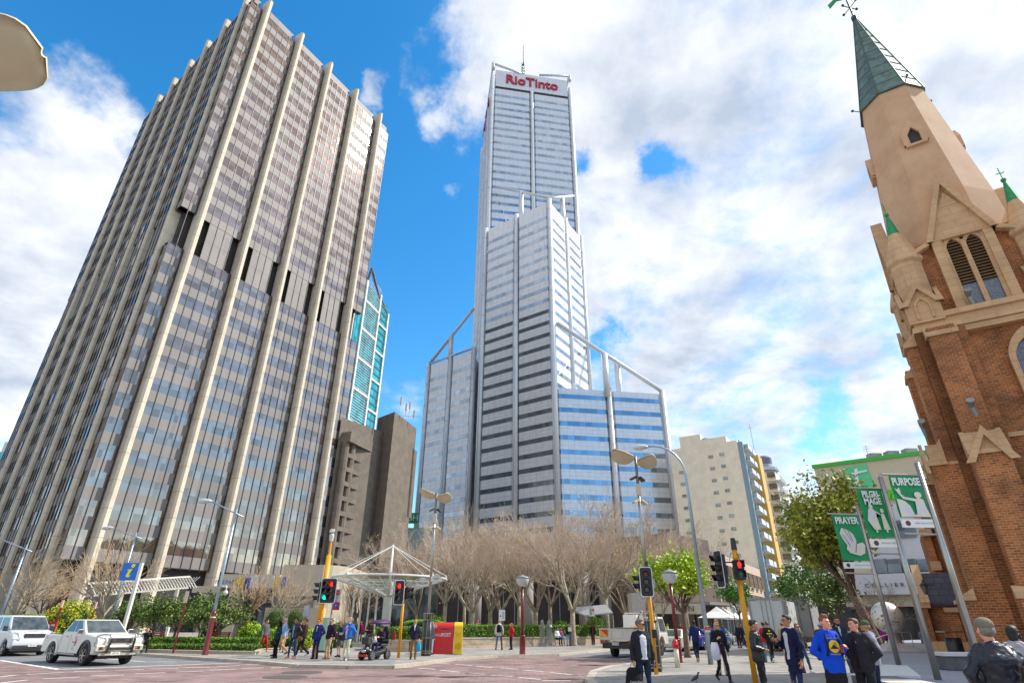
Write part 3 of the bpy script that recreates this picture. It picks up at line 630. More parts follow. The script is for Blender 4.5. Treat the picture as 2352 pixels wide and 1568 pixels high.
# --- dark ribbed box
t = thing('dark_building', 'dark grey ribbed metal box building beyond the street', 'building')
a, b = atY(1765, 1236, 230), atY(1895, 1228, 205); m = MB(); a0, d, n, Lg = wallframe(a, b); m.prism(ring([a0, a0+d*(Lg+8), a0+d*(Lg+8)-n*30, a0-n*30]), 0, a.z)
for i in range(60): e = a0+d*(Lg+8)*i/60+n*.08; m.box(e.x, e.y, a.z/2, .12, .16, a.z, math.atan2(d.y, d.x))
m.build('wall', mat('charcoal cladding', '#55555f', .6, .2, var=.08), t)
# --- beige office along the street
t = thing('street_office', 'beige low office with two rows of tall narrow windows along the street', 'building')
bei = panel_mat('beige panels', '#b5a291', '#94857a', 3., 1.9, .03, .85, .08)
Z1 = 13.0; a, b = flat(atZ(1640, 1265, Z1)), flat(atZ(1795, 1328, Z1)); a0, d, n, Lg = wallframe(a, b)
m = MB(); m.prism(ring([a0, b, b-n*22, a0-n*22]), 3.4, Z1); m.prism(ring([a0+V*1-n*1.5, b-n*1.5, b-n*22, a0-n*22]), 0, 3.4); m.build('wall', bei, t)
nw = 16; recess(t, a0, d, n, [Lg*(.5+i)/nw for i in range(nw)], (9.9, 5.8), Lg/nw*.5, 2.7, mat('dark bronze pane', (.06, .045, .035), .2, .4), bei, .35, mullion=0)
m = MB(); e0 = a0-n*.3; e1 = b-n*.3
for z in (Z1+.5, Z1+1.0): m.bar((e0.x, e0.y, z), (e1.x, e1.y, z), .05, .05)
for i in range(15): e = e0.lerp(e1, i/14.); m.tube([(e.x, e.y, Z1), (e.x, e.y, Z1+1)], .03, 4)
m.build('roof_railing', frm, t)
# shopfront canopy and signs under the office
m = MB(); c_ = a0.lerp(b, .42)+n*1.2; m.box(c_.x, c_.y, 3.5, Lg*.95, 3.0, .3, math.atan2(d.y, d.x)); m.build('canopy', frm, t)
m = MB(); c_ = a0.lerp(b, .45)-n*1.2; m.box(c_.x, c_.y, 1.7, Lg*.9, .2, 3.2, math.atan2(d.y, d.x)); m.build('shop_front', dark, t)
shopc = ['#4f8f3a', '#c7c23a', '#b8a84a', '#5a9e46']
for i in range(4): g = MB(); c_ = a0.lerp(b, .12+.14*i)+n*.3; g.box(c_.x, c_.y, 2.95, 1.6, .1, .5, math.atan2(d.y, d.x)); g.build('shop_sign', mat('shop sign %d' % i, shopc[i], .5), t)
# brown grey block that turns the corner, with its own canopy (in front of the cream block)
t = thing('corner_block', 'grey brown stone block over a shadowed shop canopy, behind the bare trees', 'building')
g0, g1 = flat(atY(1535, 1252, 84)), flat(atY(1628, 1252, 92))
m = MB(); zc = atY(1575, 1244, 86).z; a1, d1, n1_, L1 = wallframe(g0, g1); m.prism(ring([g0, g1, g1-n1_*15, g0-n1_*15]), 4.2, zc+1); m.prism(ring([g0-n1_*3, g1-n1_*3, g1-n1_*15, g0-n1_*15]), 0, 4.2); m.build('wall', panel_mat('grey brown panels', '#6b5d55', '#544a44', 2.4, 2.4, .03, .8, .15), t)
m = MB()
for i in range(5): e = g0.lerp(g1, (i+.5)/5); m.box(e.x, e.y, 2.1, .9, .9, 4.2)
m.build('pier', mat('pier stone', '#7a6a5f', .8), t)
m = MB(); e = g0.lerp(g1, .6)+n1_*2; m.box(e.x, e.y, 4.3, L1*.9, 4.5, .35, math.atan2(d1.y, d1.x)); m.build('canopy', mat('canopy grey', '#8b8680', .6), t)
sg = MB(); e = flat(atY(1562, 1397, 66)); sg.box(e.x, e.y, atY(1562, 1397, 66).z, 5.6, .2, 1.0, .1); o = sg.build('sign_board', mat('pale sign', '#c9bfa9', .5), t); text('lettering', 'DAMSON', .8, mat('sign brown', '#4b4038'), t, (e.x-.4, e.y-.14, atY(1562, 1397, 66).z), FR, .02, 1.1)
# --- classical white building, cream domed building, far pale building
t = thing('pilaster_building', 'narrow white building with tall pilasters beyond the beige office', 'building')
b2 = b+(b-a0).normalized()*26; Z2 = 12.2; m = MB(); m.prism(ring([b+d*.3, b2, b2-n*14, b+d*.3-n*14]), 0, Z2); m.build('wall', mat('white stucco', '#cfcac2', .8, var=.05), t)
m = MB()
for i in range(8): e = b.lerp(b2, (i+.5)/8)+n*.35; m.box(e.x, e.y, 6.4, 1.1, .9, 9.2, math.atan2(d.y, d.x))
e = b.lerp(b2, .5)+n*.3; m.box(e.x, e.y, 11.4, 26, 1., .8, math.atan2(d.y, d.x)); m.build('pilaster', mat('white trim', '#d8d4ce', .7), t)
g = MB(); e = b.lerp(b2, .5)+n*.05; g.box(e.x, e.y, 6, 24, .1, 8.6, math.atan2(d.y, d.x)); g.build('window_wall', glassd, t)
t = thing('domed_building', 'cream ornate building with a small dome and green oriel window, far down the street', 'building')
b3 = b2+d*30; m = MB(); m.prism(ring([b2+d*.3, b3, b3-n*14, b2+d*.3-n*14]), 0, 13.2); crs = mat('cream stone', '#cdb98a', .8, var=.1); e = b2+d*8-n*2; m.lathe([(5.2, 13.2), (5.4, 15), (4.6, 17.4), (2.6, 19.4), (1.2, 20), (.9, 21.2), (.1, 22)], (e.x, e.y, 0), 16)
m.build('wall', crs, t); g = MB(); e = b2+d*16+n*.6; g.box(e.x, e.y, 6.5, 9, 1.2, 8, math.atan2(d.y, d.x)); g.build('oriel_window', glass_mat('green glass', (.1, .4, .36), .5, .1, .01, 1, .3, (1, 1, 1)), t)
recess(t, b2, d, n, [11, 12.6], (4, 7.4, 10.6), .9, 2, glassd, crs, .2, mullion=0)
t = thing('far_street_building', 'pale building closing the far end of the shopping street', 'building')
m = MB(); e = atY(1862, 1390, 240); m.box(e.x+14, 245, 9, 60, 10, 18); m.build('wall', crs, t); recess(t, Vector((e.x-14, 240, 0)), Vector((1, 0, 0)), Vector((0, -1, 0)), [3+6*i for i in range(8)], (4, 9, 14), 2.4, 3, glassd, crs, .2)
# --- green trimmed building with white fascia, glazing and red blinds
t = thing('green_trim_building', 'cream building with a bright green roof edge and green cross emblem', 'building')
Zg = 23.; a, b = flat(atZ(1868, 1069, Zg)), flat(atZ(2138, 1034, Zg)); a0, d, n, Lg = wallframe(a, b); an = math.atan2(d.y, d.x); L2 = Lg+14
m = MB(); m.prism(ring([a0, a0+d*L2, a0+d*L2-n*20, a0-n*20]), 4.0, Zg-.4); m.prism(ring([a0-n*2.5, a0+d*L2-n*2.5, a0+d*L2-n*20, a0-n*20]), 0, 4.); m.build('wall', mat('cream wall panel', '#c4b79b', .8, var=.04), t)
m = MB(); e = a0+d*L2/2; m.box(e.x, e.y, Zg-.15, L2+.4, .5, .5, an); m.build('roof_trim', mat('lime trim', '#3fae33', .5), t)
def onwall(px, py, off=.0):
    r = ray(px, py); k = (a0.dot(n)+off)/(r[0]*n.x+r[1]*n.y); return Vector((r[0]*k, r[1]*k, EYE+r[2]*k))
def wallquad(mb, pxs, off, th=.1):
    v = [onwall(x, y, off) for x, y in pxs]; mb.add([tuple(p) for p in v]+[tuple(p-n*th) for p in v], [(0, 1, 2, 3), (7, 6, 5, 4), (0, 4, 5, 1), (1, 5, 6, 2), (2, 6, 7, 3), (3, 7, 4, 0)])
m = MB(); wallquad(m, [(1935, 1075), (1990, 1064), (2012, 1125), (1960, 1130)], .1); m.build('emblem_panel', mat('mint panel', '#57c48a', .5, var=.1), t)
m = MB(); wallquad(m, [(1962, 1077), (1969, 1075), (1975, 1128), (1968, 1128)], .22, .05); wallquad(m, [(1955, 1086), (1990, 1078), (1992, 1082), (1956, 1090)], .24, .05); m.build('emblem_cross', mat('cross white', '#dfe6e2', .5), t)
m = MB()
for x0 in (2010, 2026, 2040):
    for i in range(8):
        t0, t1 = math.pi*i/8, math.pi*(i+1)/8; p, q = [onwall(x0+6-6*math.cos(u_), 1138-10*math.sin(u_), .15) for u_ in (t0, t1)]; m.tube([p, q], .3, 5)
    m.tube([onwall(x0, 1138, .15), onwall(x0+1, 1146, .15)], .3, 5); m.tube([onwall(x0+12, 1138, .15), onwall(x0+13, 1146, .15)], .3, 5)
m.build('lettering', mat('lime letters', '#5fd021', .5), t)
m = MB(); wallquad(m, [(1990, 1162), (2140, 1148), (2190, 1290), (2000, 1283)], .25, .2); wallquad(m, [(1925, 1322), (2230, 1308), (2240, 1362), (1930, 1366)], 1.4, 1.5); m.build('white_fascia', mat('white fascia', '#c4c2c6', .5, var=.03), t)
for i in range(4): m = MB(); x0 = 2003+i*34; wallquad(m, [(x0, 1284), (x0+32, 1282), (x0+38, 1333), (x0+6, 1334)], .5, .1); m.build('window', glassd, t)
for i in range(2): m = MB(); x0 = 2006+i*50; wallquad(m, [(x0, 1195), (x0+44, 1191), (x0+50, 1232), (x0+6, 1235)], .5, .1); m.build('window', glassd, t)
p = onwall(2031, 1343, 1.5); text('lettering', 'C O L L I E R', .62, mat('letter dark', (.1, .1, .1)), t, tuple(p), (tuple(d if d.x > 0 else -d), (0, 0, 1), tuple(n)), .05, 1.3)
m = MB(); wallquad(m, [(1925, 1362), (2250, 1362), (2260, 1475), (1925, 1475)], -1.5, .2); m.build('shop_front', mat('charcoal front', '#3b3c40', .5, var=.1), t)
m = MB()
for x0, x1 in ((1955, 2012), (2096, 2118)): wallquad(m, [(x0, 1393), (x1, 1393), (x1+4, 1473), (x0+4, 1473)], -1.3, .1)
wallquad(m, [(1998, 1435), (2022, 1434), (2026, 1470), (2000, 1471)], -1.25, .1); m.build('shop_shade_plate', mat('interior shade', (.02, .017, .015), .4), t)  # flat dark plates carry the shade of the shop interior in their colour
for x0, x1, y0, y1 in ((1980, 2008, 1402, 1418), (2017, 2044, 1378, 1395), (2047, 2073, 1378, 1395), (2095, 2117, 1378, 1395)): m = MB(); wallquad(m, [(x0, y0), (x1, y0), (x1+2, y1), (x0+2, y1)], -.6, .6); m.build('blind', mat('red blind', '#c3141c', .6, var=.05), t)
m = MB()
for x_, y_ in ((2012, 1062), (2050, 1052), (2090, 1040)): q = onwall(x_, y_, -2); m.box(q.x, q.y, Zg+.5, 1.6, 1.2, 1)
q = onwall(1998, 1060, -3); m.tube([(q.x, q.y, Zg-1), (q.x, q.y, Zg+2.6)], .04, 4)
for i in range(4): m.bar((q.x-.7+i*.1, q.y, Zg+1.4+i*.35), (q.x+.7-i*.1, q.y, Zg+1.4+i*.35), .04, .04)
m.build('roof_plant', frm, t)
# --- low podium at the left with curved parapet, posters and glazed shop
t = thing('podium_building', 'low pale concrete podium with a curved end wall and posters, below the bronze tower', 'building')
pc = mat('podium concrete', '#c0b19b', .8, var=.06, scale=.7); Y0 = 57
def bx(mb, x0, x1, y0, y1, Y, dep, k=None):
    a, b = atY(x0, y1, Y), atY(x1, y1, Y); zt_ = atY((x0+x1)/2, y0, Y).z; mb.prism([(a.x, Y), (b.x, Y), (b.x, Y+dep), (a.x, Y+dep)], max(a.z, 0), zt_, k); return a, b, zt_
m = MB(); bx(m, 505, 640, 1318, 1340, 56, 6); bx(m, 640, 735, 1296, 1368, 57, 10); 
a, b = atY(735, 1296, 57), atY(790, 1296, 57); r_ = (b.x-a.x); m.prism([(a.x, 57)]+[(a.x+r_*math.sin(R(i*15)), 57+4-4*math.cos(R(i*15))) for i in range(1, 7)]+[(b.x, 67), (a.x, 67)], 0, a.z)
bx(m, 600, 735, 1395, 1450, 56.5, 8); bx(m, 440, 505, 1345, 1360, 57, 5); bx(m, 640, 735, 1374, 1396, 58, 8); bx(m, 505, 530, 1340, 1465, 56, 1); m.build('wall', pc, t)
m = MB(); bx(m, 455, 505, 1345, 1470, 60, .3); bx(m, 530, 605, 1341, 1470, 58.5, .3); bx(m, 795, 1000, 1330, 1455, 66, .3); m.build('shop_glazing', glass_mat('shop glass', (.07, .09, .1), .5, .06, .02, .6, .5, (1.5, 1.5, 3)), t)
m = MB()
for i in range(24): e = atY(640+i*4, 1385, 56.6); m.box(e.x, e.y, e.z, .04, .04, 1.3)
m.build('railing', frm, t)
def poster(x0, x1, y0, y1, Y, c_, nm): m = MB(); bx(m, x0, x1, y0, y1, Y, .08); m.build('poster', mat(nm, c_, .6, var=.05), t)
poster(502, 535, 1330, 1348, 55.8, '#b9bcb8', 'poster white'); poster(535, 558, 1328, 1350, 55.7, '#e0ae16', 'poster yellow'); poster(558, 572, 1326, 1349, 55.8, '#23419a', 'poster blue'); poster(572, 625, 1322, 1350, 55.8, '#c3c3cb', 'poster pale'); poster(625, 642, 1326, 1352, 55.6, '#d7b414', 'poster gold'); poster(642, 654, 1324, 1350, 55.7, '#2a4fa8', 'poster cobalt')
poster(531, 553, 1362, 1405, 57.8, '#0f6b4b', 'poster green'); 
for j in range(7): text('lettering', 'YOUR VISITOR CENTRE'[:12+j % 3*3], .22, mat('poster ink', '#9fd2bd'), t, tuple(atY(542, 1368+j*4.2, 57.7)), FR, .01)
text('lettering', 'FREE MAPS', .5, mat('ink grey', '#50607a'), t, tuple(atY(518, 1336, 55.7)), FR, .01, .8); text('lettering', 'information', .42, mat('ink dark', '#40403a'), t, tuple(atY(547, 1342, 55.6)), FR, .01, .7)
# dark glazed ground storey behind the plane trees, columns and pale canopies
t = thing('plaza_hall', 'dark glazed ground floor hall with round concrete columns behind the plane trees', 'building')
m = MB(); a, b, zt_ = bx(m, 860, 1560, 1282, 1480, 92, 20); m.build('core', mat('hall dark', (.045, .038, .036), .35, var=.3, scale=.6), t)
m = MB(); bx(m, 860, 1420, 1300, 1330, 90, 2); m.build('fascia', mat('hall fascia', '#59504a', .7), t)
for x_ in (955, 1090, 1212, 1345, 1395, 1470): e = atY(x_, 1450, 88); m = MB(); m.tube([(e.x, 88, 0), (e.x, 88, 8.4)], .85, 14); m.build('column', mat('column concrete', '#8a857d', .7), t, smooth=True)
m = MB()
for i in range(26): e = atY(870+i*26, 1400, 91.6); m.box(e.x, e.y, 3.2, .12, .12, 6.4)
m.build('window_mullion', frm, t)
m = MB(); a, b = atY(1457, 1450, 58), atY(1488, 1450, 58); m.prism([(a.x, 58), (b.x, 58), (b.x+.3, 60), (a.x, 60)], 0, atY(1470, 1361, 58).z); m.build('pylon', mat('white stone', '#bdb6ae', .7), t)
t = thing('shop_awning', 'grey cafe awning above the white tray truck', 'awning'); m = MB(); a, b = atY(1305, 1408, 60), atY(1392, 1392, 56); m.prism([(a.x, 60), (b.x, 56), (b.x, 52.5), (a.x+1, 55)], [2.9, 3.1, 2.5, 2.3], [3.1, 3.3, 2.6, 2.4]); m.build('cover', mat('awning cloth', '#97979a', .8), t)
m = MB(); [m.tube([(x_, y_, .1), (x_, y_, 2.4)], .04, 5) for x_, y_ in ((a.x+1, 55), (b.x, 52.6))]; m.build('post', frm, t)
# green and white sign building far behind, between the brown building and the skyscraper
t = thing('sign_building', 'small far building with a green rooftop sign ending in UGH', 'building'); e = atY(957, 1190, 170); m = MB(); m.box(e.x-2, 175, e.z/2-2, 14, 8, e.z-1); m.build('wall', mat('pale green wall', '#a9b7b2', .7), t)
m = MB(); m.box(e.x-4, 169.5, e.z, 9, .3, 3); m.build('sign_board', mat('sign green', '#0d8a5a', .5), t); text('lettering', 'UGH', 2.4, white, t, (e.x-2.0, 169.2, e.z), FR, .05)
# ================================================================ CHURCH
brickm = brick_mat('old brick', '#ba6c3a', '#8a4b2b', '#bb9566', .22, .086, .011, bump=.5, soot=.55)
stone = brick_mat('painted stone', '#cda57a', '#c59d73', '#b08a62', 1.1, .34, .012, bump=.2, soot=.22, rough=.75)
stone2 = mat('spire render', '#d6ad88', .8, var=.05, scale=.8, c2='#c49873', bump=.2, bscale=6, det=8)
verd = mat('verdigris', '#2f8f5a', .6, .2, var=.3, scale=5); copper = mat('old copper', '#728a80', .6, .2, c2='#4d5653', scale=2.2)
slate = brick_mat('slate roof', '#4a424e', '#3a3540', '#2a2630', .5, .32, .03, bump=.6, soot=.3, rough=.6)
louv = mat('louvre', '#a58259', .7); leadg = mat('leaded glass', (.13, .15, .18), .25, .4, var=.4, scale=9)
ch = thing('church', 'red brick church with a tall peach spire and copper tip, at the right', 'church', (20.83, 21.74, 0), R(-33))
HB = 2.4
def rot4(fn):
    for q in range(4): fn(Matrix.Rotation(q*math.pi/2, 4, 'Z'))
m = MB(); m.box(0, 0, 6.6, 2*HB, 2*HB, 12.4); m.box(0, 0, 14.9, 2*HB-.3, 2*HB-.3, 4.4); m.build('tower_wall', brickm, ch)
# plinth with stone base and coping
m = MB(); m.box(0, 0, .75, 2*HB+1.0, 2*HB+1.0, .6); m.build('stone_base', stone, ch)
stn = MB()
def buttress(T):
    for sx in (-1, 1):
        b = MB(); b.T = T; x = sx*1.95
        for (z0_, z1_, dep, wd) in ((.5, 2.55, 1.6, 1.35), (2.55, 7.3, 1.3, 1.1), (7.3, 12.7, .8, .95), (.5, 12.7, .4, 1.7)):
            b.box(x, -HB-dep/2, (z0_+z1_)/2, wd, dep, z1_-z0_)
        b.build('buttress', brickm, ch)
        c_ = MB(); c_.T = T
        # sloped weatherings: coping over the plinth, gabled set-off at mid height, broad top set-off
        def weather(z, d0, d1, wd, h_, ov=.08):
            v = [(x-wd/2-ov, -HB-d0-ov, z), (x+wd/2+ov, -HB-d0-ov, z), (x+wd/2+ov, -HB-d1, z), (x-wd/2-ov, -HB-d1, z), (x-wd/2-ov, -HB-d0-ov, z+.14), (x+wd/2+ov, -HB-d0-ov, z+.14), (x+wd/2+ov, -HB-d1, z+h_), (x-wd/2-ov, -HB-d1, z+h_)]
            c_.add(v, [(0, 3, 2, 1), (4, 5, 6, 7), (0, 1, 5, 4), (1, 2, 6, 5), (2, 3, 7, 6), (3, 0, 4, 7)])
        weather(2.55, 1.6, 1.25, 1.35, .4); weather(7.3, 1.3, .75, 1.1, 1.0); weather(.46, 1.75, 1.55, 1.5, .35)
        y0 = -HB-1.35; c_.plate([(-.78, 0), (-.5, 0), (0, .95), (.5, 0), (.78, 0), (0, 1.3)][:6], (x, y0+.0, 7.0), (1, 0, 0), (0, 0, 1), .12)
        c_.add([(x-.55, y0+.1, 7.3), (x+.55, y0+.1, 7.3), (x, y0+.1, 8.25), (x-.55, y0+.95, 7.3), (x+.55, y0+.95, 7.3), (x, y0+.95, 8.25)], [(0, 1, 2), (5, 4, 3), (0, 2, 5, 3), (2, 1, 4, 5)])
        weather(12.3, .8, .3, .95, .7)
        c_.build('buttress_cap', stone, ch)
rot4(buttress)
m = MB()
for z, e in ((12.6, .32), (12.86, .4), (13.12, .3), (13.36, .42)): m.box(0, 0, z, 2*(HB+e), 2*(HB+e), .24)
for z, e in ((8.15, .1),): m.box(0, 0, z, 2*(HB+e), 2*(HB+e), .16)
m.build('cornice', stone, ch)
def arch(w_, h_, sp, n=7):
    """pointed arch outline, springing at h_, from (-w/2,0) round to (w/2,0)"""
    pts = [(-w_/2, 0)]; r = w_
    for i in range(n+1): t = math.acos(.5)*i/n; pts.append((w_/2-r*math.cos(t), h_+r*math.sin(t)*sp))
    for i in range(n, -1, -1): t = math.acos(.5)*i/n; pts.append((-w_/2+r*math.cos(t), h_+r*math.sin(t)*sp))
    return pts+[(w_/2, 0)]
def ringplate(mb, outer, inner, O, X, Y, th):
    O, X, Y = Vector(O), Vector(X), Vector(Y); Nn = X.cross(Y)*th; n = len(outer)
    vs = [O+X*u+Y*v for u, v in outer]+[O+X*u+Y*v for u, v in inner]; vs += [p+Nn for p in vs]; fs = []
    for i in range(n-1):
        a, b, c_, d_ = i, i+1, n+i+1, n+i; fs += [(a, b, c_, d_)[::-1], tuple(q+2*n for q in (a, b, c_, d_)), (a, b, b+2*n, a+2*n), (d_, c_, c_+2*n, d_+2*n)[::-1]]
    mb.add(vs, fs)
def belfry(T):
    w_ = MB(); w_.T = T; O = (0, -HB+.1, 13.55); X, Y = (1, 0, 0), (0, 0, 1)
    ringplate(w_, arch(2.15, 3.2, 1.05), arch(1.5, 3.15, 1.0), (0, -HB+.12, 13.5), X, Y, .3)
    ringplate(w_, arch(1.62, 3.17, 1.02), arch(1.34, 3.1, .98), (0, -HB+.12, 13.5), X, Y, .2)
    for sx in (-1, 1): ringplate(w_, arch(.72, 3.0, 1.), arch(.52, 2.95, 1.), (sx*.35, -HB+.1, 13.5), X, Y, .16)
    w_.box(0, -HB+.0, 15.1, .16, .16, 3.3)
    # gable over the window
    g = [(-1.25, 3.35), (0, 6.75), (1.25, 3.35)]; gi = [(-1.02, 3.35), (0, 6.15), (1.02, 3.35)]
    ringplate(w_, g, gi, (0, -HB+.15, 13.5), X, Y, .5)
    w_.plate([(-1.1, 3.4), (1.1, 3.4), (0, 6.4)], (0, -HB+.05, 13.5), X, Y, .25)
    ringplate(w_, [(-.5, 4.95), (0, 6.0), (.5, 4.95), (-.5, 4.95)], [(-.36, 5.02), (0, 5.75), (.36, 5.02), (-.36, 5.02)], (0, -HB-.1, 13.5), X, Y, .1)
    for s_ in (-1, 1): w_.bar((s_*1.2, -HB-.1, 16.85), (s_*2.1, -HB-.1, 16.45), .35, .18)
    for k in range(9):    # quoins
        for s_ in (-1, 1): w_.box(s_*(HB-.28-.1*(k % 2)), -HB+.13, 13.8+k*.33, .5+.2*(k % 2), .12, .31)
    w_.build('belfry_window_surround', stone, ch)
    l_ = MB(); l_.T = T
    for sx in (-1, 1):
        for k in range(16): z = 14.7+k*.145; wd = .56 if k < 12 else .56-(k-11)*.09; v = [(sx*.35-wd/2, -HB-.02, z), (sx*.35+wd/2, -HB-.02, z), (sx*.35+wd/2, -HB+.1, z+.1), (sx*.35-wd/2, -HB+.1, z+.1)]; l_.quad(*v); l_.quad(*[(p[0], p[1], p[2]-.03) for p in v][::-1])
    l_.build('louvre', louv, ch)
    d_ = MB(); d_.T = T; d_.plate(arch(1.36, 3.1, 1.0), (0, -HB+.14, 13.5), X, Y, .02); d_.build('belfry_shade_plate', dark, ch)
    g_ = MB(); g_.T = T
    for sx in (-1, 1): g_.box(sx*.35, -HB+.08, 14.1, .52, .04, 1.15)
    g_.build('leaded_pane', leadg, ch)
# belfry openings are flat dark plates on solid brick, their shade painted in
rot4(belfry)
def turret(T):
    t_ = MB(); t_.T = T; x, y = 2.2, -2.2; o8 = [(R(22.5+45*i)) for i in range(8)]
    def oct_(r, z): return [(x+r*math.cos(a), y+r*math.sin(a), z) for a in o8]
    def stack(mb, lv):
        vs = []
        for r, z in lv: vs += oct_(r, z)
        fs = []
        for i in range(len(lv)-1):
            for j in range(8): a = i*8+j; b = i*8+(j+1) % 8; fs.append((a, b, b+8, a+8))
        fs += [tuple(reversed(range(8))), tuple((len(lv)-1)*8+j for j in range(8))]; mb.add(vs, fs)
    stack(t_, [(.62, 13.4), (.62, 16.2), (.74, 16.3), (.74, 16.42), (.25, 18.0)]); t_.box(x, y, 13.7, 1.25, 1.25, 1.1)
    for q in range(4):      # gablets with blind arches at the foot
        M_ = T @ Matrix.Translation((x, y, 0)) @ Matrix.Rotation(q*math.pi/2, 4, 'Z'); t_.T = M_
        ringplate(t_, [(-.72, .2), (0, 1.25), (.72, .2), (-.72, .2)][:3], [(-.5, .2), (0, .95), (.5, .2)], (0, -.62, 13.75), (1, 0, 0), (0, 0, 1), .16); t_.plate([(-.5, .2), (.5, .2), (0, .95)], (0, -.6, 13.75), (1, 0, 0), (0, 0, 1), .02)
        ringplate(t_, arch(.6, .5, 1.), arch(.46, .5, 1.), (0, -.62, 13.3), (1, 0, 0), (0, 0, 1), .07)
    t_.T = T; t_.build('corner_turret', stone, ch)
    g_ = MB(); g_.T = T; stack(g_, [(.27, 17.9), (.06, 19.1), (.1, 19.15), (.1, 19.25)]); g_.tube([(x, y, 19.2), (x, y, 19.9)], .02, 5); g_.bar((x-.15, y, 19.6), (x+.15, y, 19.6), .03, .03); g_.build('turret_tip', verd, ch)
rot4(turret)
def octring(r, z, o=22.5): return [(r*math.cos(R(o+45*i)), r*math.sin(R(o+45*i)), z) for i in range(8)]
m = MB()
lv = [octring(2.45, 16.6), octring(2.3, 19.6), octring(1.5, 27.35)]; vs = sum(lv, []); fs = [(i*8+j, i*8+(j+1) % 8, i*8+(j+1) % 8+8, i*8+j+8) for i in range(2) for j in range(8)]+[tuple(16+j for j in range(8))]
m.add(vs, fs); m.build('spire', stone2, ch)
m = MB()
for q in range(4):      # small lucarnes on the spire
    m.T = Matrix.Rotation(q*math.pi/2, 4, 'Z'); ringplate(m, [(-.5, 0), (-.5, .7), (0, 1.45), (.5, .7), (.5, 0)], [(-.24, 0), (-.24, .6), (0, 1.0), (.24, .6), (.24, 0)], (0, -1.66, 22.9), (1, 0, 0), (0, 0, 1), .34)
    m.box(0, -1.8, 22.85, .9, .4, .12)
m.T = Matrix.Identity(4); m.build('spire_window_surround', stone2, ch)
m = MB()
for q in range(4): m.T = Matrix.Rotation(q*math.pi/2, 4, 'Z'); m.plate([(-.24, 0), (.24, 0), (.24, .6), (0, 1.0), (-.24, .6)], (0, -1.84, 22.9), (1, 0, 0), (0, 0, 1), .03)
m.build('spire_window', dark, ch)
m = MB(); NL = 11; lv = [octring(1.62-.0*0 if i == 0 else 1.62-(1.54)*i/(NL-1), 27.2+7.7*i/(NL-1)) for i in range(NL)]; vs = sum(lv, [])
m.add(vs, [(i*8+j, i*8+(j+1) % 8, i*8+(j+1) % 8+8, i*8+j+8) for i in range(NL-1) for j in range(8)]+[tuple(reversed(range(8)))]); m.build('copper_cap', copper, ch)
m = MB()
for i in range(NL-1):
    for j in range(8):
        m.tube([lv[i][j], lv[i][(j+1) % 8]], .025, 4); m.tube([lv[i][j], lv[i+1][j]], .035, 4)
for j in range(0, 8, 2): a = Vector(lv[0][j]); m.tube([tuple(a), tuple(a*1.0+Vector((a.x*.22, a.y*.22, .15)))], .03, 4); m.ell(tuple(a+Vector((a.x*.22, a.y*.22, .15))), (.08, .08, .08), 6, 4)
m.build('copper_seam', mat('copper seam', '#4a6357', .5, .3), ch)
m = MB(); m.tube([(0, 0, 34.8), (0, 0, 37.1)], .05, 6); m.tube([(0, 0, 34.8), (0, 0, 35.1)], .16, 8)
for i in range(4): a = R(45+90*i); m.tube([(0, 0, 36), (.5*math.cos(a), .5*math.sin(a), 36.0)], .03, 4); m.ell((.5*math.cos(a), .5*math.sin(a), 36.05), (.09, .09, .09), 6, 4)
m.build('vane_pole', mat('vane dark', '#3c4a44', .5, .4), ch)
m = MB(); m.plate([(-.75, .1), (-.3, .25), (.1, .15), (.45, .5), (.62, .62), (.8, .5), (.62, .42), (.5, .1), (.2, -.3), (-.2, -.32), (-.5, -.1), (-.95, -.35), (-1.0, .0)], (0, 0, 37.3), (.96, -.25, 0), (0, 0, 1), .07); m.build('weathercock', verd, ch)
# nave, side porch and transept running back from the tower
m = MB(); m.box(1.2, 20, 4, 7.4, 35, 7.0); m.box(-3.9, 12.6, 1.68, 3.1, 5, 2.36); m.box(-3.0, 17, 3.75, 2.1, 6, 6.5)
for x_ in (-5.2, -3.95): m.box(x_, 9.95, 1.5, .5, .5, 2.2)
m.box(-3.85, 13.75, 5.2, .35, .5, 3.4); m.build('nave_wall', brickm, ch)
def slope(mb, x0, x1, y0, z0_, y1, z1_, th=.14):
    mb.add([(x0, y0, z0_), (x1, y0, z0_), (x1, y1, z1_), (x0, y1, z1_), (x0, y0, z0_-th), (x1, y0, z0_-th), (x1, y1, z1_-th), (x0, y1, z1_-th)], [(0, 1, 2, 3), (7, 6, 5, 4), (0, 4, 5, 1), (1, 5, 6, 2), (2, 6, 7, 3), (3, 7, 4, 0)])
m = MB(); slope(m, -4.8, -2.3, 9.75, 2.82, 11.6, 4.4); slope(m, -4.8, -2.3, 15, 2.9, 11.6, 4.38); slope(m, -3.85, -1.9, 13.6, 7.0, 16.2, 10.4); slope(m, -2.6, 4.9, 2.6, 7.6, 2.7, 7.7)
m.add([(-2.8, 2.5, 7.4), (5.2, 2.5, 7.4), (1.2, 2.5, 13), (-2.8, 37, 7.4), (5.2, 37, 7.4), (1.2, 37, 13)], [(0, 1, 2), (5, 4, 3), (0, 2, 5, 3), (2, 1, 4, 5), (1, 0, 3, 4)]); m.build('slate_roof', slate, ch)
m = MB(); m.bar((-4.95, 9.65, 2.75), (-4.95, 11.7, 4.75), .4, .3); m.box(-5.15, 9.9, 2.75, .75, .6, .3); m.box(-3.95, 9.9, 2.5, .6, .6, .22); m.box(-3.6, 9.7, .8, 3.9, .3, .5); m.bar((-4.0, 13.5, 6.8), (-4.0, 16.2, 10.7), .34, .3); m.box(-3.85, 13.6, 6.75, .6, .6, .4); m.box(-3.85, 13.5, 4.9, .5, .4, .5); m.box(-3.5, 10.02, 2.78, 2.4, .1, .12)
m.build('stone_trim', stone, ch)
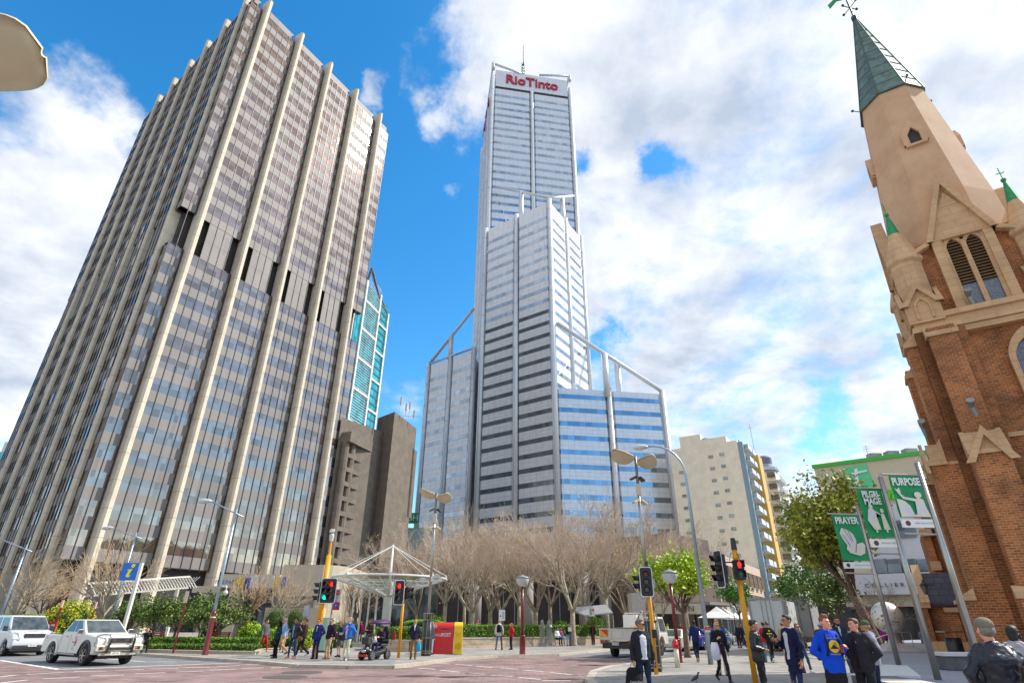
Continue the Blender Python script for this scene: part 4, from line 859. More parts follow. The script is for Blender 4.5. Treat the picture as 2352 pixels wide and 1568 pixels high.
# floodlights fixed to the tower
fl = mat('lamp casing', '#8f8f8c', .4, .6)
for (x, y, z) in ((-1.95, -3.55, 9.1), (-3.5, -2.0, 9.0), (-3.6, 1.9, 8.0), (-.6, -2.75, 13.9)): m = MB(); m.tube([(x, y, z), (x, y-.28, z+.18)], [.1, .14], 8); m.tube([(x, y-.02, z), (x+.05, y+.1, z-.35)], .09, 8); m.build('floodlight', fl, ch)
m = MB(); m.T = Matrix.Identity(4); ringplate(m, arch(1.5, 1.6, 1.), arch(1.1, 1.55, 1.), (.6, -HB-.08, 9.3), (1, 0, 0), (0, 0, 1), .2); m.build('arched_window', stone, ch)
m = MB(); m.plate(arch(1.12, 1.55, 1.), (.6, -HB-.03, 9.3), (1, 0, 0), (0, 0, 1), .02); m.build('arched_pane', leadg, ch)
# ================================================================ TREES AND PLANTS
bark_pale = mat('pale bark', '#b0a58f', .9, var=.25, scale=4, bump=.3, c2='#7d705c')
bark_dark = mat('dark bark', '#6b5748', .9, var=.3, scale=6, bump=.3)
twig_m = mat('twig', '#bfab97', .9, var=.2, scale=.8); twig_p = mat('pale twig', '#b39a7c', .9, var=.2, scale=.8)
def leafmat(nm, a, b, sc_=1.6):
    m = mat(nm, a, .55, var=.2, scale=sc_, c2=b, det=3); return m
lf_dark = leafmat('dark leaf', '#6f8a22', '#2c4414'); lf_lime = leafmat('lime leaf', '#bfd012', '#6f9a16'); lf_yel = leafmat('golden leaf', '#c9bd12', '#8a9a10')
lf_oliv = leafmat('olive leaf', '#b3b03c', '#5f7422', .9); lf_hedge = leafmat('hedge leaf', '#86ab22', '#3f6a16', 3); lf_aut = mat('autumn leaf', '#d19a12', .6, var=.2, scale=2, c2='#b5b81a')
lf_grey = leafmat('pale grass leaf', '#b9bf7a', '#7f9440', 4)
def rdir(r, d, spread):
    a = d.orthogonal().normalized(); b = d.cross(a); t = r.uniform(0, 6.283); s_ = math.tan(spread)
    return (d+(a*math.cos(t)+b*math.sin(t))*s_).normalized()
def twigq(mb, p, q, r0, r1):
    d = (q-p); 
    if d.length < 1e-4: return
    d.normalize(); a = d.orthogonal().normalized(); b = d.cross(a); vs = []
    for P, rr in ((p, r0), (q, r1)):
        for t in (0, 2.094, 4.189): vs.append(P+(a*math.cos(t)+b*math.sin(t))*rr)
    mb.add(vs, [(0, 1, 4, 3), (1, 2, 5, 4), (2, 0, 3, 5)])
def grow(tr, cw, r, p, d, length, rad, lv, top, tips, spread=.5, upb=.25, kids=(4, 4, 4, 4), tr_lv=2, wob=.16, ratio=.62, minr=.011):
    """one limb as a wandering tapered tube, children along it"""
    n = 4 if lv > 1 else 2; pts = [p]; rads = [rad]; q = p; dd = d
    for i in range(n):
        dd = (rdir(r, dd, wob)+Vector((0, 0, upb*.25))).normalized(); q = q+dd*(length/n); pts.append(q); rads.append(max(minr, rad*(1-(.72 if lv else .6)*(i+1)/n)))
    if lv >= top-tr_lv: tr.tube(pts, rads, 8 if lv == top else 6, cap=False)
    else:
        for i in range(n): twigq(cw, pts[i], pts[i+1], rads[i], rads[i+1])
    if lv == 0: tips.append((q, dd)); return
    k = kids[top-lv]
    for j in range(k):
        t = .3+.7*(j+r.random()*.6)/k if lv < top else .55+.45*(j+.5)/k
        t = min(t, 1); i = min(int(t*n), n-1); f = t*n-i; P = pts[i].lerp(pts[i+1], f); base = (pts[i+1]-pts[i]).normalized()
        nd_ = rdir(r, base, spread*r.uniform(.6, 1.25)); nd_ = (nd_+Vector((0, 0, upb))).normalized()
        grow(tr, cw, r, P, nd_, length*ratio*r.uniform(.75, 1.15), max(minr, rads[i]*.62), lv-1, top, tips, spread, upb, kids, tr_lv, wob, ratio, minr)
def leaves(mb, r, pts, per, sz, spreadr, flat_=.6):
    for (q, dd) in pts:
        for _ in range(per):
            c_ = q+Vector((r.gauss(0, spreadr), r.gauss(0, spreadr), r.gauss(0, spreadr*.75))); n = Vector((r.gauss(0, 1), r.gauss(0, 1), r.gauss(.6, 1))).normalized()
            a = n.orthogonal().normalized(); a = (Matrix.Rotation(r.uniform(0, 6.28), 3, n) @ a); b = n.cross(a); s_ = sz*r.uniform(.6, 1.3)
            mb.add([c_-a*s_*.5, c_+b*s_*.28+n*s_*.06, c_+a*s_*.6, c_-b*s_*.28+n*s_*.06], [(0, 1, 2, 3)])
def make_tree(name, label, cat, seed, h, trunk_h, rad, kids, spread, upb, bark, tw, loc, rz=0, group=None, leaf=None, per=6, sz=.16, lsp=.22, ratio=.62, lean=(0, 0), autumn=0, multi=1, minr=.0085, l0=.5, wob=.16):
    r = random.Random(seed); t = thing(name, label, cat, loc, rz, group); tr = MB(); cw = MB(); tips = []; top = len(kids)
    for m_ in range(multi):
        base = Vector((lean[0], lean[1], 1)).normalized() if multi == 1 else rdir(r, Vector((0, 0, 1)), .28)
        p = Vector((0, 0, 0)) if multi == 1 else Vector((r.uniform(-.15, .15), r.uniform(-.15, .15), 0)); q = p+base*trunk_h
        mid = p.lerp(q, .5)+Vector((r.uniform(-.08, .08), r.uniform(-.08, .08), 0)); tr.tube([p-Vector((0, 0, .1)), p+Vector((0, 0, .15)), mid, q], [rad*1.55, rad*1.12, rad*.92, rad*.8], 9, cap=True)
        for j in range(kids[0]):
            a = 6.283*(j+r.random()*.5)/kids[0]; d = (base+Vector((math.cos(a), math.sin(a), 0))*math.tan(spread)*(.35 if j == 0 else 1)).normalized()
            grow(tr, cw, r, p.lerp(q, 1-.12*r.random()), d, (h-trunk_h)*l0*r.uniform(.85, 1.15), rad*.6, top-1, top, tips, .62, upb, kids, 2, wob, ratio, minr)
    tr.build('trunk', bark, t, smooth=True)
    if leaf:
        if cw.v: cw.build('twigs', tw, t)
        lm = MB(); leaves(lm, r, tips, per, sz, lsp); lm.build('crown', leaf, t)
    else:
        cw.build('crown', tw, t)
        if autumn: lm = MB(); leaves(lm, r, r.sample(tips, min(autumn, len(tips))), 5, .16, .16); lm.build('last_leaves', lf_aut, t)
    return t
GP = 'leafless plane trees on the plaza'
PL = dict(kids=(5, 5, 5, 5, 4), spread=.62, upb=.2, bark=bark_pale, tw=twig_m, group=GP)
pb = [make_tree('plane_tree', 'pale forked plane tree standing clear of the planter wall, a few yellow leaves left', 'tree', 3, 12., 2.6, .24, loc=atZ(1318, 1482), autumn=26, **PL),
      make_tree('plane_tree', 'bare plane tree behind the red jacket woman, autumn leaves low on it', 'tree', 12, 12.5, 3.2, .2, loc=atY(1192, 1440, 60)*1, autumn=60, **PL),
      make_tree('plane_tree', 'bare plane tree behind the red post box, forking low', 'tree', 21, 12., 2.4, .2, loc=atY(1085, 1440, 56)*1, autumn=0, **PL)]
for o in pb[1:]: o.location.z = .12
spots = [(1020, 62, 1, 1.0, 'bare plane tree above the street name signs'), (1125, 66, 0, 1.0, 'bare plane tree behind the man with the black backpack'), (1148, 74, 2, 1.12, 'tall bare plane tree right of centre of the dark hall, farthest back'),
         (1232, 64, 2, 1.05, 'bare plane tree just right of the red lamp post with a glass bowl'), (1265, 70, 1, 1.05, 'bare plane tree above the two wire figures'), (1395, 62, 1, 1.18, 'tallest bare plane tree, rising in front of the right wing of the skyscraper'),
         (1345, 68, 0, 1.0, 'bare plane tree behind the sign plate beside the tray truck'), (1440, 72, 2, 1.05, 'bare plane tree behind the white tray truck cab'), (1495, 66, 0, 1.08, 'bare plane tree seen behind the near red signal head'),
         (1580, 70, 1, .98, 'bare plane tree rising beside the cream apartment block'), (955, 66, 2, .92, 'bare plane tree right of the white canopy mast'), (900, 72, 0, .95, 'bare plane tree behind the white round canopy'), (1510, 50, 2, .6, 'small bare tree beside the lime green street tree'), (1065, 78, 1, 1.05, 'bare plane tree deep behind the red and yellow post box')]
for i, (x, Y, k, s_, lb) in enumerate(spots):
    p = atY(x, 1440, Y); dup(pb[k], (p.x, Y, .12), .9+i*1.7, lb, GP, s_*1.07)
BR = dict(kids=(6, 5, 5, 4), spread=.7, upb=.12, bark=bark_dark, tw=twig_p)
sm = make_tree('bare_tree', 'dark stemmed bare tree behind the garden hedge, left of the yellow signal mast', 'tree', 31, 6.2, 1.9, .17, loc=atZ(555, 1475), group='small leafless street trees', lean=(.12, 0), ratio=.66, l0=.55, **BR)
sm2 = make_tree('bare_tree', 'bare spreading tree behind the blue information sign', 'tree', 37, 7.5, 2.0, .16, loc=(atY(242, 1390, 44).x, 44, .12), group='small leafless street trees', ratio=.66, l0=.55, kids=(6, 5, 5, 4), spread=.6, upb=.16, bark=bark_pale, tw=twig_p)
for x, Y, k, s_, lb in ((30, 44, 1, .95, 'pale bare tree at the far left behind the white van'), (95, 50, 0, .9, 'bare tree sweeping low over the bushes behind the van and pickup'), (640, 52, 1, .85, 'bare tree in front of the concrete podium and posters'), (820, 62, 0, 1.1, 'bare tree tangled behind the round canopy roof')):
    p = atY(x, 1430, Y); dup((sm, sm2)[k], (p.x, Y, .12), x*.31, lb, 'small leafless street trees', s_)
make_tree('bare_tree', 'dry grey crooked tree in front of the perforated metal ball', 'tree', 44, 4.6, 1.3, .085, kids=(5, 5, 4, 3), spread=.95, upb=.02, bark=mat('grey bark', '#6d645c', .9, var=.2), tw=mat('grey twig', '#857a70', .9), loc=atZ(2077, 1489, .5), lean=(-.22, 0), ratio=.66, l0=.5)
# leafy street trees
make_tree('street_tree', 'lime green leafy street tree beside the galvanised lamp pole', 'tree', 51, 5.6, 2.3, .15, kids=(6, 5, 4, 3), spread=.8, upb=.2, bark=bark_dark, tw=bark_dark, leaf=lf_lime, per=14, sz=.22, lsp=.26, l0=.56, loc=atZ(1580, 1509), lean=(.04, 0), ratio=.64)
make_tree('street_tree', 'small mid green leafy tree behind the near yellow pole', 'tree', 53, 6., 2.6, .12, kids=(5, 4, 4, 3), spread=.6, upb=.2, bark=bark_dark, tw=bark_dark, leaf=leafmat('mid leaf', '#5f9a2a', '#2c5a18'), per=8, sz=.26, lsp=.3, loc=(atY(1703, 1440, 62).x, 62, .12))
make_tree('street_tree', 'tall olive and yellow leaved tree with dark sloping trunk behind the green banners', 'tree', 61, 12.0, 3.4, .36, kids=(6, 5, 5, 4), spread=.44, upb=.24, bark=bark_dark, tw=bark_dark, leaf=lf_oliv, per=34, sz=.3, lsp=.5, loc=(atY(2008, 1440, 42).x, 42, .3), lean=(-.22, .05), ratio=.64, l0=.42)
make_tree('street_tree', 'green leafy tree down the street left of the tall olive tree', 'tree', 67, 8., 2.8, .2, kids=(5, 5, 4, 3), spread=.6, upb=.15, bark=bark_dark, tw=bark_dark, leaf=leafmat('deep leaf', '#5f8f2c', '#2c4d1a'), per=8, sz=.3, lsp=.34, loc=(atY(1862, 1440, 62).x, 62, .12))
make_tree('street_tree', 'bright green tree low beside the black shop front', 'tree', 71, 6., 2.3, .15, kids=(5, 4, 4, 3), spread=.7, upb=.1, bark=bark_dark, tw=bark_dark, leaf=lf_dark, per=8, sz=.26, lsp=.3, loc=(atY(1925, 1440, 48).x, 48, .12))
fg = 'round leafy trees in the garden bed'
ft = make_tree('garden_tree', 'dark green leafy garden tree nearest the bench, right of the red sign post', 'tree', 81, 3.4, 1.1, .09, kids=(5, 5, 4, 3), spread=.85, upb=.1, bark=bark_dark, tw=bark_dark, leaf=lf_dark, per=7, sz=.17, lsp=.17, loc=(atY(462, 1440, 39).x, 39, .12), ratio=.62, group=fg)
for x, Y, s_, lb in ((405, 40, 1.0, 'dark green leafy garden tree above the thin red sign post'), (355, 41, .98, 'dark green leafy garden tree left of the thin red sign post'), (300, 42, .92, 'dark green leafy garden tree behind the pickup roof'), (505, 40, 1.0, 'dark green leafy garden tree right of the tall red based lamp pole')):
    p = atY(x, 1440, Y); dup(ft, (p.x, Y, .12), x*.7, lb, fg, s_)
def leafbody(name, label, cat, loc, size, n, lm, sz, shape='ell', group=None, rz=0, seed=5, core=True, up=.0):
    """shrub or hedge: solid dark core under a shell of separate leaves"""
    r = random.Random(seed); t = thing(name, label, cat, loc, rz, group); mb = MB(); sx, sy, sz_ = size
    for _ in range(n):
        if shape == 'ell':
            u, v_ = r.uniform(-1, 1), r.uniform(0, 6.283); s_ = math.sqrt(1-u*u); k = r.uniform(.78, 1.04)+.1*math.sin(v_*5+u*4); c_ = Vector((sx*s_*math.cos(v_)*k, sy*s_*math.sin(v_)*k, sz_*(1+u*k)))
        else:
            c_ = Vector((r.uniform(-1, 1)*sx, r.uniform(-1, 1)*sy, r.random()*2*sz_)); f = r.random(); 
            if f < .45: c_.z = 2*sz_+r.gauss(0, .03)
            elif f < .9: c_.y = -sy+r.gauss(0, .03)
            else: c_.x = math.copysign(sx, c_.x)
        c_.z = max(.02, c_.z); n_ = Vector((r.gauss(0, 1), r.gauss(-.3, 1), r.gauss(.5, 1))).normalized(); a = (Matrix.Rotation(r.uniform(0, 6.28), 3, n_) @ n_.orthogonal().normalized()); b = n_.cross(a); s_ = sz*r.uniform(.6, 1.3)
        if up: a = Vector((r.gauss(0, .35), r.gauss(0, .35), 1)).normalized(); b = a.orthogonal().normalized()*.35
        mb.add([c_-a*s_*.5, c_+b*s_*.3, c_+a*s_*.6, c_-b*s_*.3], [(0, 1, 2, 3)])
    mb.build('foliage', lm, t)
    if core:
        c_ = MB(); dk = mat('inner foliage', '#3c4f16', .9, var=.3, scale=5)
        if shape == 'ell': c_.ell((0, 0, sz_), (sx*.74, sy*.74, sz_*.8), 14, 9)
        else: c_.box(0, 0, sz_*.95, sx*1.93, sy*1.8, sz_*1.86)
        c_.build('dark_core', dk, t)
    return t
def at_px(x, Y): return atY(x, 1440, Y).x
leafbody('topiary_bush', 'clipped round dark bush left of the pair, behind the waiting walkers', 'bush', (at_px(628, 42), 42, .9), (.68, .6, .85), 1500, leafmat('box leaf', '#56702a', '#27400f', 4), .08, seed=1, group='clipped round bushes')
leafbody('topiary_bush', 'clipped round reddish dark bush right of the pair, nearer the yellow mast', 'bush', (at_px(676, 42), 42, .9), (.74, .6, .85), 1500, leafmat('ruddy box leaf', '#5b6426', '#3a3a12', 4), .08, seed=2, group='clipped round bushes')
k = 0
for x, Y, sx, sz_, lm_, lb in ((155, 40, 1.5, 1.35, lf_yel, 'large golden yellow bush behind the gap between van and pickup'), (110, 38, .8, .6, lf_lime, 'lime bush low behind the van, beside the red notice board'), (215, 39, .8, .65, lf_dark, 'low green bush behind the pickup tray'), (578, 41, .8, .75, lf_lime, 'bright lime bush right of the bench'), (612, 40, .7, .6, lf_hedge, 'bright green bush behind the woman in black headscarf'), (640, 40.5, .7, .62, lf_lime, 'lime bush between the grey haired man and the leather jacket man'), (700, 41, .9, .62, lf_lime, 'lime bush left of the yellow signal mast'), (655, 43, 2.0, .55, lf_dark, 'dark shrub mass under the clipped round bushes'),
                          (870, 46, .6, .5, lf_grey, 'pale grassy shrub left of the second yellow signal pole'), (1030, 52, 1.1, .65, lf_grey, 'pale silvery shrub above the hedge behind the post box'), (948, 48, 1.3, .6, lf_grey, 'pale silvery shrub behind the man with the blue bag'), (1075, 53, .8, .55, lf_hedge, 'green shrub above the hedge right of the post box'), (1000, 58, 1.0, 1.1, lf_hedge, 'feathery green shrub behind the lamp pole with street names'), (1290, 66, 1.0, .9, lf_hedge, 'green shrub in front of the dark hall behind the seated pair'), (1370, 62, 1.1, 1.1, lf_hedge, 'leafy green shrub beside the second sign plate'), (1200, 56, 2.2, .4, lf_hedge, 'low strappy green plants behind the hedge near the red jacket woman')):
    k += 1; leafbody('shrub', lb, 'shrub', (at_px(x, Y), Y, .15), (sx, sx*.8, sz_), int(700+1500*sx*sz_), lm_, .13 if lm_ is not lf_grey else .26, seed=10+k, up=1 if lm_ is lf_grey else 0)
def hedge(lb, a, b, h_, dep, lm_, n, z=.12, seed=3): 
    a, b = Vector((*a, 0)), Vector((*b, 0)); d = b-a; return leafbody('hedge', lb, 'hedge', ((a.x+b.x)/2, (a.y+b.y)/2, z), (d.length/2, dep/2, h_/2), n, lm_, .1, 'box', rz=math.atan2(d.y, d.x), seed=seed)
g_ = lambda x, y, z=.12: V2(atZ(x, y, z))
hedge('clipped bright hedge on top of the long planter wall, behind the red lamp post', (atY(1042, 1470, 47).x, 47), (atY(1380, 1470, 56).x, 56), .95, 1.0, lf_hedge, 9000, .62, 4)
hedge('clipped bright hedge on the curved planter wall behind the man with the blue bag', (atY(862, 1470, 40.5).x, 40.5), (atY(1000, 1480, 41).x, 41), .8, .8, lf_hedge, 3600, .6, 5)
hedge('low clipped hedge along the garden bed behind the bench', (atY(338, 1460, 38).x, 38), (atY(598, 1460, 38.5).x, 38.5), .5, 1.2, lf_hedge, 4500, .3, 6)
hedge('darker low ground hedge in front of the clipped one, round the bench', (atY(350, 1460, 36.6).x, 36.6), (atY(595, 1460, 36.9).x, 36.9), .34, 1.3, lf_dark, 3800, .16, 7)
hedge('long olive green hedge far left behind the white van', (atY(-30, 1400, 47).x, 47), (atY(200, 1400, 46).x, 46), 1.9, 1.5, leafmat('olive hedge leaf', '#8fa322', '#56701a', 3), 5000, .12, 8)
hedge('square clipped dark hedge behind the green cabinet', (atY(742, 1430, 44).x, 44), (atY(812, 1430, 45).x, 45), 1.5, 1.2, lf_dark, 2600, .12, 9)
# tree fern
t = thing('tree_fern', 'bright green tree fern with spreading fronds behind the hedge', 'fern', (at_px(975, 52), 52, .12)); m = MB(); m.tube([(0, 0, 0), (.1, 0, 1.6)], [.14, .1], 8); m.build('trunk', bark_dark, t); m = MB(); r = random.Random(4)
for i in range(16):
    a = 6.283*i/16+r.uniform(-.1, .1); L3 = r.uniform(1.7, 2.3); pr_ = None
    for j in range(14):
        f = j/13.; p = Vector((math.cos(a)*L3*f+.1, math.sin(a)*L3*f, 1.65+.9*f-1.15*f*f)); 
        if pr_ is not None:
            m.bar(pr_, p, .03, .02); s_ = Vector((-math.sin(a), math.cos(a), -.25)); w_ = .42*math.sin(math.pi*min(1, f*.9+.1))
            for q in (-1, 1): e = Vector((s_.x*q, s_.y*q, -.25)); m.add([p, p+Vector((math.cos(a), math.sin(a), 0))*.11, p+e*w_+Vector((math.cos(a), math.sin(a), 0))*.1, p+e*w_], [(0, 1, 2, 3)])
        pr_ = p
m.build('frond', leafmat('fern leaf', '#86c41c', '#4f8f1a', 3), t)
# planter walls and garden edging
pw = brick_mat('planter stone', '#c0ad94', '#b3a088', '#8f8170', 1.3, .28, .012, bump=.1, soot=.12)
def lowwall(lb, pts, h_, th, cap_h=.08):
    t = thing('planter_wall', lb, 'low wall'); m = MB(); c_ = MB()
    for i in range(len(pts)-1):
        a, b = Vector((*pts[i], 0)), Vector((*pts[i+1], 0)); d = b-a; mid = (a+b)/2; m.box(mid.x, mid.y, h_/2+.06, d.length+.02, th, h_, math.atan2(d.y, d.x)); c_.box(mid.x, mid.y, h_+.06+cap_h/2, d.length+.06, th+.08, cap_h, math.atan2(d.y, d.x))
    m.build('wall', pw, t); c_.build('coping', kerbm, t)
lowwall('long pale stone planter wall below the bright hedge, right of the post box', [V2(atY(1030, 1480, 45.6)), V2(atY(1150, 1480, 48.8)), V2(atY(1375, 1475, 55.2))], .62, .35)
lowwall('curved pale stone planter wall behind the mobility scooter', [V2(atY(842, 1490, 43)), V2(atY(850, 1490, 40.6)), V2(atY(880, 1495, 39.6)), V2(atY(940, 1497, 39.2)), V2(atY(1002, 1497, 39.8))], .62, .35)
lowwall('low stone edging of the garden bed in front of the bench', [V2(atY(335, 1487, 36)), V2(atY(400, 1490, 35.4)), V2(atY(500, 1493, 34.8)), V2(atY(588, 1500, 34.6)), V2(atY(600, 1490, 38)), V2(atY(720, 1480, 42))], .18, .25, .04)
# ================================================================ STREET FURNITURE
galv = mat('galvanised steel', '#9fb0ba', .4, .7, var=.1, scale=3); inox = mat('brushed steel', '#a9a49c', .3, .85, var=.08); yel = mat('signal yellow', '#e09a06', .45, var=.08, scale=2)
blk = mat('signal black', (.018, .018, .02), .4, var=.1); maroon = mat('maroon paint', '#6e1518', .35, var=.1, scale=2, coat=.3); offwhite = mat('off white paint', '#d9d3c6', .45, var=.05, scale=2); darkgrey = mat('dark grey paint', '#2f3236', .4, var=.1)
lens_off = mat('dark lens', (.03, .02, .02), .1, coat=.5); lens_r = mat('red lens lit', (1, .01, .005), .3, var=0, emit=2.2); lens_g = mat('green lens lit', (.0, .95, .5), .3, var=0, emit=1.6); lens_dr = mat('red lens', (.25, .01, .01), .15, emit=.0); lens_dg = mat('green lens', (.01, .12, .09), .15)
def rrect(w_, h_, r_, n=4):
    o = []
    for cx, cy, a0 in ((w_/2-r_, h_/2-r_, 0), (-w_/2+r_, h_/2-r_, 90), (-w_/2+r_, -h_/2+r_, 180), (w_/2-r_, -h_/2+r_, 270)):
        for i in range(n+1): a = R(a0+90*i/n); o.append((cx+r_*math.cos(a), cy+r_*math.sin(a)))
    return o
def signal(parent, loc, rz, lit, colsn=1, board=True, rows=3, s=1.):
    """signal head facing -Y after rz; lit: dict {(col,row):material}, extra lens/visor sub-parts"""
    T = Matrix.Translation(loc) @ Matrix.Rotation(rz, 4, 'Z'); hw = .3*colsn*s; m = MB(); m.T = T; pitch = .31*s; hh = rows*pitch
    m.box(0, .1, 0, hw, .2, hh); o = m.build('signal_head', blk, parent, bevel=.02)
    if board:
        b = MB(); b.T = T; b.plate(rrect(hw+.24*s, hh+.26*s, .1*s), (0, .02, 0), (1, 0, 0), (0, 0, 1), .015); b.build('backing_board', blk, o)
        b = MB(); b.T = T; ringplate(b, rrect(hw+.25*s, hh+.27*s, .1*s)+rrect(hw+.25*s, hh+.27*s, .1*s)[:1], rrect(hw+.19*s, hh+.21*s, .09*s)+rrect(hw+.19*s, hh+.21*s, .09*s)[:1], (0, -.002, 0), (1, 0, 0), (0, 0, 1), .006); b.build('white_border', mat('white border', '#e8e8e6', .4), o)
    for c_ in range(colsn):
        for r_ in range(rows):
            x = (c_-(colsn-1)/2)*.29*s; z = ((rows-1)/2-r_)*pitch; l_ = MB(); l_.T = T; l_.loft([], 3) if 0 else None
            l_.tube([(x, -.01, z), (x, -.035, z)], [.105*s, .09*s], 18); l_.build('lens', lit.get((c_, r_), lens_off), o)
            v = MB(); v.T = T; n = 14; vs = []
            for j in range(n+1):
                a = R(-35+250*j/n); dp = .3*s*(.68+.32*max(0, math.sin(a))); vs += [(x+.122*s*math.cos(a), 0, z+.122*s*math.sin(a)), (x+.122*s*math.cos(a), -dp, z+.122*s*math.sin(a))]
            v.add(vs, [(2*j, 2*j+1, 2*j+3, 2*j+2) for j in range(n)]); v.build('visor', blk, o)
    return o
def pole_thing(label, base, top, r0, r1, mt, cat='traffic light', nm='traffic_light', capm=None):
    t = thing(nm, label, cat, tuple(base)); m = MB(); m.tube([(0, 0, 0), (0, 0, top)], [r0, r1], 14); m.build('pole', mt, t, smooth=True)
    if capm: m = MB(); m.tube([(0, 0, top), (0, 0, top+.32)], [r1*1.15, r1*.8], 12); m.build('cap', capm, t)
    return t
# mast with a double column signal and a camera, at the far kerb
b = atZ(722, 1510); h1 = atY(742, 1275, b.y).z-.12; t = pole_thing('thick yellow signal mast with a security camera on top, green light showing', b, h1, .16, .13, yel)
m = MB(); m.tube([(0, 0, h1), (0, 0, h1+.06), (0, 0, h1+.75)], [.1, .07, .055], 10); m.build('upper_tube', yel, t)
m = MB(); m.tube([(0, 0, h1+.72), (0, 0, h1+.95)], [.09, .13], 10); m.ell((0, 0, h1+1.0), (.13, .13, .14)); m.box(0, -.05, h1+1.25, .2, .42, .16, .5); m.build('security_camera', mat('camera white', '#cfcfca', .4), t, bevel=.01)
zc = atY(735, 1356, b.y).z-.12; signal(t, (.28, -.2, zc), -.1, {(0, 2): lens_g, (1, 0): lens_r, (0, 0): lens_dr}, 2); signal(t, (-.3, .05, zc-.05), R(-70), {}, 1, True)
m = MB(); m.box(-.72, -.05, zc-.95, .3, .1, .5); m.build('walk_signal', mat('signal grey', '#a5a8ad', .4), t, bevel=.02); m = MB(); m.bar((0, 0, zc), (.3, -.1, zc), .06, .06); m.build('bracket', blk, t)
m = MB(); m.box(0, -.17, 1.05, .12, .08, .22); m.build('push_button', mat('button box', '#3a6b5a', .4), t)
# slim pole with a single red signal
b = atZ(915, 1510); h1 = atY(930, 1345, b.y).z-.12; t = pole_thing('slim yellow signal pole in front of the round canopy, red light showing', b, h1, .075, .07, yel, capm=blk)
zc = atY(916, 1360, b.y).z-.12; signal(t, (-.22, -.18, zc), -.12, {(0, 0): lens_r}); signal(t, (.25, .05, zc-.02), R(75), {}, 1, False, 2, .95)
m = MB(); m.bar((0, 0, zc-.3), (-.2, -.1, zc-.3), .05, .05); m.bar((0, 0, zc+.3), (-.2, -.1, zc+.3), .05, .05); m.build('bracket', blk, t)
# near pole with single red signal
b = atZ(1508, 1548); h1 = atY(1492, 1368, b.y).z-.12; t = pole_thing('yellow signal pole beside the man with the white shirt, rust speckled', b, h1+.9, .075, .07, yel, capm=blk)
zc = atY(1486, 1336, b.y).z-.12; signal(t, (-.1, -.18, zc), -.22, {(0, 0): lens_dr}, s=.88); signal(t, (-.32, .0, zc-.02), R(-80), {}, 1, False, 2, .9)
m = MB(); m.ell((-.06, -.2, zc+.27), (.04, .02, .05), 8, 6); m.build('lamp_filament', lens_r, t); m = MB(); m.box(.2, 0, zc-.05, .1, .12, .3); m.build('junction_box', mat('pale box', '#b9c0c4', .4), t)
m = MB(); m.box(.02, -.12, 1.3, .14, .1, .28); m.build('push_button', mat('button black', '#20262b', .4), t, bevel=.015); text('pole_number', '2', .14, blk, t, (0, -.08, 2.9), FR, .002)
# nearest pole with pedestrian lantern seen from the front and a vehicle signal from the side
b = atZ(1736, 1568); h1 = atY(1678, 1262, b.y).z-.12; t = pole_thing('nearest thick yellow signal pole with a red standing man lit', b, h1, .085, .085, yel)
m = MB(); m.tube([(0, 0, h1), (0, 0, h1+.05), (0, 0, h1+.38)], [.1, .095, .075], 12); m.build('cap', blk, t); zc = atY(1687, 1309, b.y).z-.12
m = MB(); m.tube([(0, 0, zc+.36), (0, 0, zc+.4)], .1, 12); m.tube([(0, 0, zc-.36), (0, 0, zc-.32)], .1, 12); m.build('clamp', yel, t)
for k_, (zz_, lm_) in enumerate(((zc+.155, lens_r), (zc-.155, lens_dg))):
    m = MB(); m.box(-.03, -.2, zz_, .32, .22, .3); o = m.build('walk_lantern', blk, t, bevel=.02)
    v = MB(); v.box(-.03, -.39, zz_+.125, .27, .18, .012); v.box(-.16, -.37, zz_+.02, .012, .14, .2); v.box(.1, -.37, zz_+.02, .012, .14, .2); v.build('visor', blk, o)
    f = MB(); y_ = -.32
    f.tube([(-.03, y_, zz_+.075), (-.03, y_-.01, zz_+.075)], .024, 10); f.box(-.03, y_, zz_+.02, .07, .012, .07); f.box(-.055, y_, zz_-.055, .025, .012, .09); f.box(-.005, y_, zz_-.055, .025, .012, .09); f.box(-.075, y_, zz_+.01, .018, .012, .08); f.box(.015, y_, zz_+.01, .018, .012, .08)
    f.build('walking_figure', lm_, o)
m = MB(); m.box(.14, -.05, zc, .02, .3, .62); m.build('side_plate', mat('label plate', '#8b8d90', .4), t)
signal(t, (-.62, -.02, zc+.04), R(-80), {}, 1, True, 3, .98); m = MB(); m.bar((0, 0, zc+.25), (-.6, 0, zc+.25), .04, .04); m.tube([(-.05, 0, h1), (.06, -.1, zc+.5), (.1, -.12, zc+.2)], .012, 6); m.tube([(0, 0, h1-.1), (-.15, 0, zc+.55), (-.22, 0, zc+.3)], .012, 6); m.build('cable', blk, t)
# ---- winged lamps
def wing(mb, L3, w_, curv, n=19, mrow=7):
    top = []; 
    for i in range(n):
        f = i/(n-1.); hw = w_*.5*max(.12, (1-abs(2*f-1)**5)**.5)*(.55+.45*min(1, f*2.2)); 
        for j in range(mrow):
            g = (j/(mrow-1.)-.5)*2; top.append(Vector((L3*f+.05, g*hw, curv*f*f*(1.6-f)+.06*g*g-.10*math.sin(f*3.1))))
    o = len(top); vs = top+[p+Vector((0, 0, .035)) for p in top]; fs = []
    for i in range(n-1):
        for j in range(mrow-1): a = i*mrow+j; q = (a, a+1, a+mrow+1, a+mrow); fs += [q[::-1] if 0 else q, tuple(x+o for x in q)[::-1]]
    per = [j for j in range(mrow)]+[i*mrow+mrow-1 for i in range(1, n)]+[(n-1)*mrow+j for j in range(mrow-2, -1, -1)]+[i*mrow for i in range(n-2, 0, -1)]
    for i in range(len(per)): a, b = per[i], per[(i+1) % len(per)]; fs.append((a, b, b+o, a+o))
    mb.add(vs, fs)
